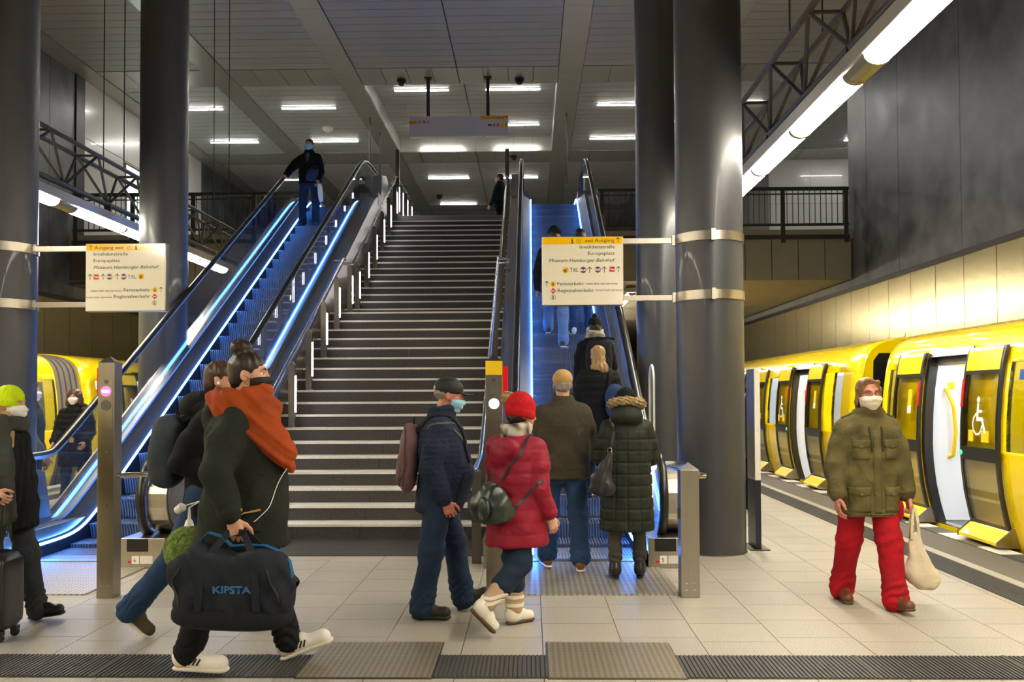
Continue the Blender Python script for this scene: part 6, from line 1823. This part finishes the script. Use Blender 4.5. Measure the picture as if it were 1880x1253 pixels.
jb = bvh_of(jk); ribbon([p.T((-.16, -.2, .27)), p.T((-.13, -.19, .40)), p.T((-.12, -.08, .50)), p.T((-.12, .04, .48))], jb, .028, .006, 'shoulder_strap', 'leather_black', g, .004)
S = Sdf(.005); S.ring(p.T((-.16, -.215, .245)), .020, .0045, (0, 1, 0)); S.build('ring', 'steel_bright', g)

# --- riders on the right escalator
Y = 10.17
p = Person('woman with blond hair in a black padded jacket on the right escalator', (.765, Y, step_z(Y) + .002), 6, 1.73, h=.0095, gh=.009, arm_r=(20, 12, 40), arm_l=(6, 12, 12), head=(-6, -3, 0))
p.body(face=False); z0b = p.T((0, 0, 0))[2]
jk = p.jacket('black_coat', hem=-.16, rx=.215, ry=.165, sl=(.098, .082, .064), chest=(.23, .16), collar=.06, disp=lambda x, y, z: -.008 * np.abs(np.sin(PI * (z - z0b) / .09)) ** .5 + .004)
p.trousers('jeans_black', hemlift=.06); [p.shoe(n, 'boot_black', 'black') for n in 'rl']
p.hair('hair_blond', 'x', fn=lambda G, q: (q((0, -.014, .042), (.086, .104, .088)), q((0, -.07, -.05), (.080, .05, .09)), q((.01, -.095, -.13), (.105, .045, .07)), q((.05, -.10, -.17), (.06, .04, .045))))
g, b = backpack(p, 'dark blue backpack hanging off one shoulder of the blond woman', 'midblue', (.15, -.235, .16), (.115, .085, .19), jk, 'anthracite', straps=(.12,), tilt=-4, pw=2.6)
Y = 11.0
p = Person('person in a dark hat and pale ringed scarf on the right escalator', (.79, Y, step_z(Y) + .002), 0, 1.66, h=.0095, gh=.0095, arm_r=(15, 12, 40), arm_l=(5, 10, 10))
p.body(face=False); jk = p.jacket('black_coat', hem=-.15, rx=.20, ry=.155); p.trousers('jeans_black', hemlift=.06); [p.shoe(n, 'boot_black', 'black') for n in 'rl']
p.beanie('black_coat', z=.03, cuff=False, pom=('black_coat', (0, -.03, .15), .03)); p.hair('hair_dark', 'short')
S = Sdf(.007)
for i, (z, rr) in enumerate(((.545, .105), (.585, .098), (.62, .088))): S.ring(p.T((0, -.01, z)), rr * p.k, .026 * p.k, (0, -.2, 1), .006)
S.disp = lambda x, y, z: .005 * np.sin(90 * z + 20 * x); cloth('pale_scarf', '#b5ac98', var=.5, scale=12, col2='#5a564c'); S.build('scarf', 'pale_scarf', p.root)
g, b = backpack(p, 'black roll top backpack on the person with the ringed scarf', 'anthracite', (.03, -.25, .26), (.165, .10, .235), jk, 'anthracite', front='anthracite', pw=3.4)
MB().sweep([p.T((-.12, -.26, .505)), p.T((0, -.29, .52)), p.T((.15, -.27, .515)), p.T((.22, -.24, .50))], [(-.012, -.03), (.012, -.03), (.012, .03), (-.012, .03)], up=(0, 0, 1)).build('roll_top', 'anthracite', g)
Y = 13.37
p = Person('man in a dark jacket, black beanie and light jeans on the right escalator', (.36, Y, step_z(Y) + .002), -6, 1.86, h=.011, gh=.011, arm_r=(8, 8, 20), arm_l=(-2, 14, 18), leg_r=(-4, 2, 0), leg_l=(62, 66, 0), head=(-25, 0, 0))
cloth('jeans_light', '#5f7ea6', var=.3, scale=6)
p.body(face=False); jk = p.jacket('anthracite', hem=-.14, rx=.20, ry=.155); p.trousers('jeans_light', hemlift=.06); [p.shoe(n, 'shoe_olive', 'shoe_sole') for n in 'rl']; p.beanie('black_coat', z=.02, rib=False); p.hair('hair_dark', 'short')
backpack(p, 'black backpack on the man with the light jeans', 'black_coat', (-.02, -.23, .26), (.14, .08, .20), jk, 'anthracite', h=.011)
Y = 13.78
p = Person('woman with dark hair and a grey coat on the right escalator', (.77, Y, step_z(Y) + .002), 8, 1.66, h=.011, gh=.011, arm_r=(20, 10, 40), arm_l=(8, 10, 20))
cloth('coat_grey', '#55565a'); p.body(face=False); p.jacket('coat_grey', hem=-.28, rx=.20, ry=.16, hemr=(.22, .18), name='coat'); p.trousers('jeans_blue', r=(.09, .065, .052)); [p.shoe(n, 'shoe_sole', 'offwhite') for n in 'rl']; p.hair('hair_dark', 'long')
# --- man riding down on the left
Y = 18.16
p = Person('man in a dark jacket and blue mask riding down the left escalator', (-4.53, Y, step_z(Y) + .002), 176, 1.83, h=.009, gh=.0095, arm_r=(21, 38, 20), arm_l=(6, 12, 28), leg_r=(0, 0, 0), leg_l=(3, 0, 0), splay=5)
p.body(brow='hair_grey'); p.jacket('black_coat', hem=-.10, rx=.205, ry=.15, sl=(.092, .076, .06), collar=.06); p.trousers('jeans_dark', r=(.102, .078, .07), hemlift=.06); [p.shoe(n, 'shoe_dark', 'black') for n in 'rl']; p.hair('hair_brown', 'short'); p.mask('mask_blue', push=.012)
S = Sdf(.009); S.rc(p.T((0, .12, .46)), p.T((0, .15, .34)), .055, .02, .02, (V3(0, 1, 0), .4)); S.build('shirt', 'slate', p.root)
g = bag_root('shoulder_bag', p, 'blue cloth bag under the arm of the man riding down', 'bag'); S = Sdf(.008); S.ell(p.T((-.12, .222, .04)), V3(.11, .042, .135), .02, roty(R(-28)), 'u', 3.2); S.disp = folds(.006, seed=3.); S.build('bag_body', 'midblue', g)
S = Sdf(.006); S.ring(p.T((-.15, .20, .13)), .085, .010, (0, 1, 0)); S.build('handle', 'midblue', g)
o = bag_root('newspaper', p, 'folded white newspaper in the hand of the man riding down', 'newspaper'); S = Sdf(.007); nh = p.J['wr_l'] + p.J['hd_l'] * .09; S.ell(nh + V3(-.05, .0, -.19), V3(.05, .016, .19), .01, roty(R(6)), 'u', 4.0); S.build('sheets', 'white', o)
# --- people on the upper floor
p = Person('man in a dark green jacket standing at the stair head by the right railing', (-.80, 23.9, Z_U + .01), 62, 1.77, h=.011, gh=.011, arm_r=(4, 8, 12), arm_l=(14, 8, 16), leg_r=(8, 4, 0), leg_l=(-8, 4, 0), head=(10, 0, 0))
cloth('green_dark', '#1c2a2a'); p.body(); p.jacket('green_dark', hem=-.12, rx=.20, ry=.15, collar=.07); p.trousers('jeans_black'); [p.shoe(n, 'shoe_dark', 'black') for n in 'rl']; p.hair('hair_brown', 'short'); p.mask('mask_white')
p = Person('person in a dark hat and white mask behind the left escalator head', (-4.5, 23.7, Z_U + .01), 180, 1.66, h=.011, gh=.011)
p.body(); p.jacket('anthracite', hem=-.2, rx=.21, ry=.165, collar=.07); p.trousers('jeans_black'); [p.shoe(n, 'shoe_dark', 'black') for n in 'rl']; p.beanie('black_coat', z=.025); p.mask('mask_white')
# --- woman in black by the left train
p = Person('woman in a black puffer coat and white mask standing by the left train', (-6.72, 13.05, 0), 187, 1.70, h=.009, gh=.0095, arm_r=(8, 12, 45), arm_l=(8, 12, 45), splay=5, leg_r=(0, 0, 0), leg_l=(6, 4, 0), head=(-6, 0, 0))
z0c = p.T((0, 0, 0))[2]
p.body(brow='hair_brown'); jk = p.jacket('black_coat', hem=-.36, rx=.21, ry=.17, hemr=(.235, .19), sl=(.096, .084, .066), name='coat', disp=lambda x, y, z: -.010 * np.abs(np.sin(PI * (z - z0c) / .085)) ** .5 + .005, collar=.07, hood=[((0, -.10, .52), (.15, .10, .08)), ((0, .07, .49), (.12, .06, .05))])
p.trousers('jeans_dark', r=(.095, .07, .06)); [p.shoe(n, 'boot_black', 'black', kind='boot') for n in 'rl']; p.mask('mask_white')
p.hair('hair_brown', 'x', fn=lambda G, q: (q((0, -.014, .045), (.096, .108, .094)), q((0, -.05, -.05), (.110, .070, .10)), [G.rc(p.hd(sd * .085, .02, .04), p.hd(sd * .098, .02, -.10), .032, .034, .03) for sd in (-1, 1)], q((0, .12, -.035), (.060, .085, .095), .01, 'sub')))
MB().box(-.03, .03, -.006, .006, -.035, .035).build('belt_tag', 'orange_tag' if 'orange_tag' in MATS else mat('orange_tag', '#d08a1a', .5), p.root).location = Vector(p.T((-.02, .20, .04)))
# --- man in the red trousers
p = Person('man in an olive field jacket and red trousers walking with a cloth bag', (2.50, 6.72, 0), 184, 1.715, h=.0055, gh=.007, lean=1, head=(-2, -2, 2),
           arm_r=(2, 17, 14), arm_l=(6, 15, 8), leg_r=(-11, 8, -6), leg_l=(13, 3, 9), curl=(30, 75), splay=2.5, skin='skin_red')
p.body(brow='hair_fair')
jk = p.jacket('olive', hem=-.225, rx=.215, ry=.165, hemr=(.220, .175), sl=(.094, .080, .066), chest=(.225, .155), collar=.05, collar_r=.092, disp=folds(.0075, fz=24, seed=2.2))
jb = bvh_of(jk); f = p.T
fr = (0, 1, 0)
press(patch(.055, .60, 4, 24, .010), fr, (0, 0, 1), jb, f((0, .2, .10)), 0, 'placket', 'olive', jk, .002)
for sd in (-1, 1):
    press(patch(.105, .125, 8, 8, .012), fr, (0, 0, 1), jb, f((sd * .115, .2, .26)), 0, 'chest_pocket', 'olive', jk, .002)
    fl_ = patch(.115, .055, 8, 5, .008, shape=lambda u, v: ((u - .5) * .118, -.032 - .018 * (1 - abs(u - .5) * 2) + v * (.05 + .018 * (1 - abs(u - .5) * 2))))
    press(fl_, fr, (0, 0, 1), jb, f((sd * .115, .2, .325)), 0, 'pocket_flap', 'olive', jk, .012)
    press(patch(.135, .165, 8, 8, .014), fr, (0, 0, 1), jb, f((sd * .125, .2, -.11)), 0, 'hip_pocket', 'olive', jk, .002)
    fl_ = patch(.14, .06, 8, 5, .008, shape=lambda u, v: ((u - .5) * .142, -.034 - .016 * (1 - abs(u - .5) * 2) + v * (.055 + .016 * (1 - abs(u - .5) * 2))))
    press(fl_, fr, (0, 0, 1), jb, f((sd * .125, .2, -.03)), 0, 'pocket_flap', 'olive', jk, .014)
    ribbon([f((sd * .045, .19, .46)), f((sd * .05, .2, .36)), f((sd * .045, .2, .26))], jb, .013, .006, 'drawcord', 'olive_dark', jk, .004)
    ribbon([f((sd * .09, .02, .53)), f((sd * .20, .0, .50))], jb, .035, .008, 'shoulder_tab', 'olive', jk, .003)
    for zz in (.30, -.055):
        l, nn, _, _ = jb.ray_cast(Vector(f((sd * .12, .5, zz))), Vector((0, -1, 0)))
        if l: o = MB().lathe([(.007, .0), (.005, .004)], 10).build('snap_button', 'steel', jk); o.location = l + Vector((0, .020, 0)); o.rotation_euler = (R(-90), 0, 0)
l, nn, _, _ = jb.ray_cast(Vector(f((0, .5, .43))), Vector((0, -1, 0)))
ribbon([f((-.235, .02, -.235)), f((-.1, .2, -.235)), f((.1, .2, -.235)), f((.235, .02, -.235))], jb, .03, .006, 'hem_band', 'olive', jk, .001)
for n in 'rl':
    w_ = p.J['wr_' + n]; d = p.J['hd_' + n]; S = Sdf(.006); S.rc(w_ - d * .065, w_ - d * .015, .058 * p.k, .054 * p.k); S.build('cuff', 'olive', jk)
S = Sdf(.006); S.ell(f((0, .075, .50)), (.045, .03, .055)); S.build('shirt', 'grey_hood', p.root)
p.trousers('red_jeans', r=(.110, .090, .082), hips=(.172, .14), flare=1.04)
S = Sdf(.008); kn = p.J['hip_l'] * .45 + p.J['knee_l'] * .55; S.ell(kn + V3(-.085, .01, .04), (.035, .075, .085), .02, None, 'u', 2.6); S.build('cargo_pocket', 'red_jeans', p.root)
for n in 'rl': p.shoe(n, 'shoe_tan', 'boot_sole', sh=.026, L=.18, toe=1.05)
p.mask('mask_cream', z0=-.125, z1=-.004, push=.018, off=.008, ang=80)
p.hair('hair_fair', 'x', fn=lambda G, q: (q((0, -.016, .046), (.083, .099, .086)), q((0, -.055, -.05), (.082, .052, .09)), [G.chain([p.hd(sd * .060, .045, .10), p.hd(sd * .081, .015, .045), p.hd(sd * .086, -.005, -.05), p.hd(sd * .080, -.02, -.13)], [.014, .014, .016, .012], .015) for sd in (-1, 1)],
        G.rc(p.hd(.02, .070, .118), p.hd(-.062, .050, .088), .012, .012, .015), G.rc(p.hd(.02, .070, .118), p.hd(.06, .050, .092), .012, .012, .015), q((0, .125, .012), (.070, .090, .100), .008, 'sub')))
g2 = MB()
for sd in (-1, 1):
    c = p.hd(sd * .033, .112, .012); ex, ez = p.Rh @ V3(1, 0, 0), p.Rh @ V3(0, 0, 1)
    g2.tube([c + ex * .026 * math.cos(t) + ez * .015 * math.sin(t) for t in np.linspace(0, 6.28, 17)], .0018, 5, False)
    g2.tube([p.hd(sd * .059, .110, .016), p.hd(sd * .082, .05, .018), p.hd(sd * .086, -.02, .012)], .0018, 5)
g2.tube([p.hd(-.008, .114, .014), p.hd(.008, .114, .014)], .0018, 5); g2.build('glasses', 'iris', p.root)
pr = p
# cloth bag in his left hand
hw = Matrix.Rotation(R(184), 3, 'Z') @ Vector(p.J['wr_l'] + p.J['hd_l'] * .09 * p.k) + p.root.location
g = empty('cloth_bag', (hw.x + .03, hw.y - .01, .15)); tag(g, 'pale cotton carrier bag hanging from the hand of the man in red trousers', 'bag')
top = hw.z - .15
S = Sdf(.0065); S.rc((.045, 0, .10), (-.01, 0, top - .20), .105, .035, .04, (V3(0, 1, 0), .6)); S.rc((-.02, 0, .12), (.11, 0, .07), .060, .052, .06, (V3(0, 1, 0), .85)); S.ell((.06, 0, .035), (.055, .05, .03), .05)
S.disp = lambda x, y, z: .007 * np.sin(70 * x + 8 * z) * np.clip((z - .05) / .2, 0, 1) + folds(.006, fx=14, fz=18, seed=9.)(x, y, z); S.build('bag_body', 'tote', g)
for q in (-.02, .02):
    MB().sweep([(-.035, q, top - .22), (-.03, q, top - .1), (-.015, q * .4, top + .005), (-.0, q * .3, top - .0), (.012, q, top - .1), (.02, q, top - .22)], [(-.002, -.010), (.002, -.010), (.002, .010), (-.002, .010)], up=(0, 1, 0)).build('handle', 'tote', g)
# --- woman in the lime beanie, partly out of frame
p = Person('woman in a lime beanie and grey scarf pulling a black suitcase', (-3.66, 6.15, 0), -90, 1.665, h=.006, gh=.0075, head=(-4, -4, 0), arm_r=(-24, 30, 82), arm_l=(-12, 6, 8), leg_r=(-6, 4, 0), leg_l=(14, 4, 8), curl=(75, 40))
p.body(brow='hair_blond'); jk = p.jacket('black_coat', hem=-.22, rx=.205, ry=.185, hemr=(.215, .22), sl=(.092, .076, .060), belly=.02, collar=.05, disp=lambda x, y, z: .006 * np.sin(90 * x + 20 * z) * np.sin(80 * y) + folds(.006, seed=1.)(x, y, z)); p.trousers('grey_pants'); [p.shoe(n, 'boot_black', 'black', sh=.034) for n in 'rl']
p.beanie('lime', z=.005, tall=.005); p.mask('mask_white', push=.010, beak=.012, z0=-.11)
p.hair('hair_blond', 'x', fn=lambda G, q: (q((0, -.04, -.03), (.082, .075, .07)), G.chain([p.hd(.06, .03, -.07), p.hd(.09, .06, -.20), p.hd(.10, .09, -.36), p.hd(.09, .12, -.44)], [.03, .035, .035, .012], .03)))
S = Sdf(.0075); k = p.k
for z, rr in ((.50, .115), (.545, .10)): S.ring(p.T((0, .0, z)), rr * k, .046 * k, (0, -.2, 1), .03)
S.rc(p.T((.14, .03, .50)), p.T((.225, .08, .24)), .095 * k, .10 * k, .04, (V3(1, 0, .2), .45)); S.rc(p.T((.225, .08, .26)), p.T((.235, .13, -.10)), .10 * k, .09 * k, .04, (V3(1, 0, 0), .4))
S.disp = lambda x, y, z: .006 * np.sin(60 * y + 6 * z) + .0015 * np.sin(90 * z + 20 * y); sc = S.build('scarf', 'grey_scarf', p.root)
for i in range(12):
    y = -.085 + .013 * i; MB().tube([p.T((.235, y + .13, -.15)), p.T((.24, y + .134, -.19)), p.T((.238, y + .132, -.25))], [.005, .004, .002], 5).build('tassel', 'grey_scarf', sc)
g = empty('suitcase', (-3.575, 5.775, 0)); tag(g, 'black ribbed hard shell suitcase pulled by the woman in the lime beanie', 'suitcase')
S = Sdf(.0075); S.ell((0, 0, .315), (.215, .13, .26), .02, None, 'u', 6.0); S.disp = lambda x, y, z: np.where(np.abs(z - .315) < .21, .0045 * np.clip(np.sin(2 * PI * x / .042) * 3, -1, 1), 0); S.build('shell', 'suitcase_shell', g)
for sx in (-1, 1):
    for sy in (-1, 1):
        wl_ = MB().box(sx * .165 - .022, sx * .165 + .022, sy * .085 - .022, sy * .085 + .022, .045, .07).build('wheel_mount', 'black', g)
        o = MB().lathe([(.026, -.012), (.028, 0), (.026, .012)], 16).build('wheel', 'rubber', wl_, smooth=.8); o.rotation_euler = (R(90), 0, 0); o.location = (sx * .165, sy * .085, .028)
hw = Matrix.Rotation(R(-90), 3, 'Z') @ Vector(p.J['wr_r'] + p.J['hd_r'] * .085 * p.k) + p.root.location - g.location
for q in (-.04, .03): MB().tube([(hw.x - .01, q, .56), (hw.x - .01, hw.y + q, hw.z)], .008, 8).build('telescopic_rod', 'black', g)
MB().tube([(hw.x - .01, hw.y - .06, hw.z), (hw.x - .01, hw.y + .035, hw.z)], .014, 8).build('pull_handle', 'black', g)
# --- person behind her, mostly hidden
p = Person('person in a grey blue jacket half hidden by the left column', (-5.86, 10.3, 0), -90, 1.78, h=.009, gh=.009, arm_r=(30, 8, 6), arm_l=(0, 8, 15), leg_r=(0, 0, 0), leg_l=(0, 0, 0))
p.body(); p.jacket('denim_sleeve', hem=-.1); p.trousers('jeans_dark'); [p.shoe(n, 'shoe_dark', 'black') for n in 'rl']; p.hair('hair_dark', 'short'); p.mask('mask_white')
# --- person half hidden by the column on the right
p = Person('person in dark clothes half hidden behind the thick column and slim board', (2.78, 12.0, 0), 170, 1.72, h=.010, gh=.010, arm_r=(2, 6, 8), arm_l=(2, 6, 8))
p.body(); p.jacket('anthracite', hem=-.2); p.trousers('jeans_black', hemlift=.06); [p.shoe(n, 'boot_black', 'black') for n in 'rl']; p.beanie('black_coat'); p.mask('mask_white')
# --- seated passenger
p = Person('seated passenger with a grey knitted hat behind the train window', (5.22, 8.62, .03), -100, 1.62, h=.010, gh=.010, arm_r=(20, 8, 60), arm_l=(20, 8, 60), leg_r=(84, 84, 0), leg_l=(84, 84, 0), lean=4)
p.body(); p.jacket('slate', hem=-.05, rx=.20, ry=.17, collar=.08); p.trousers('jeans_black', hemlift=.06); [p.shoe(n, 'boot_black', 'black') for n in 'rl']; p.beanie('grey_hood', z=.01, tall=.01)
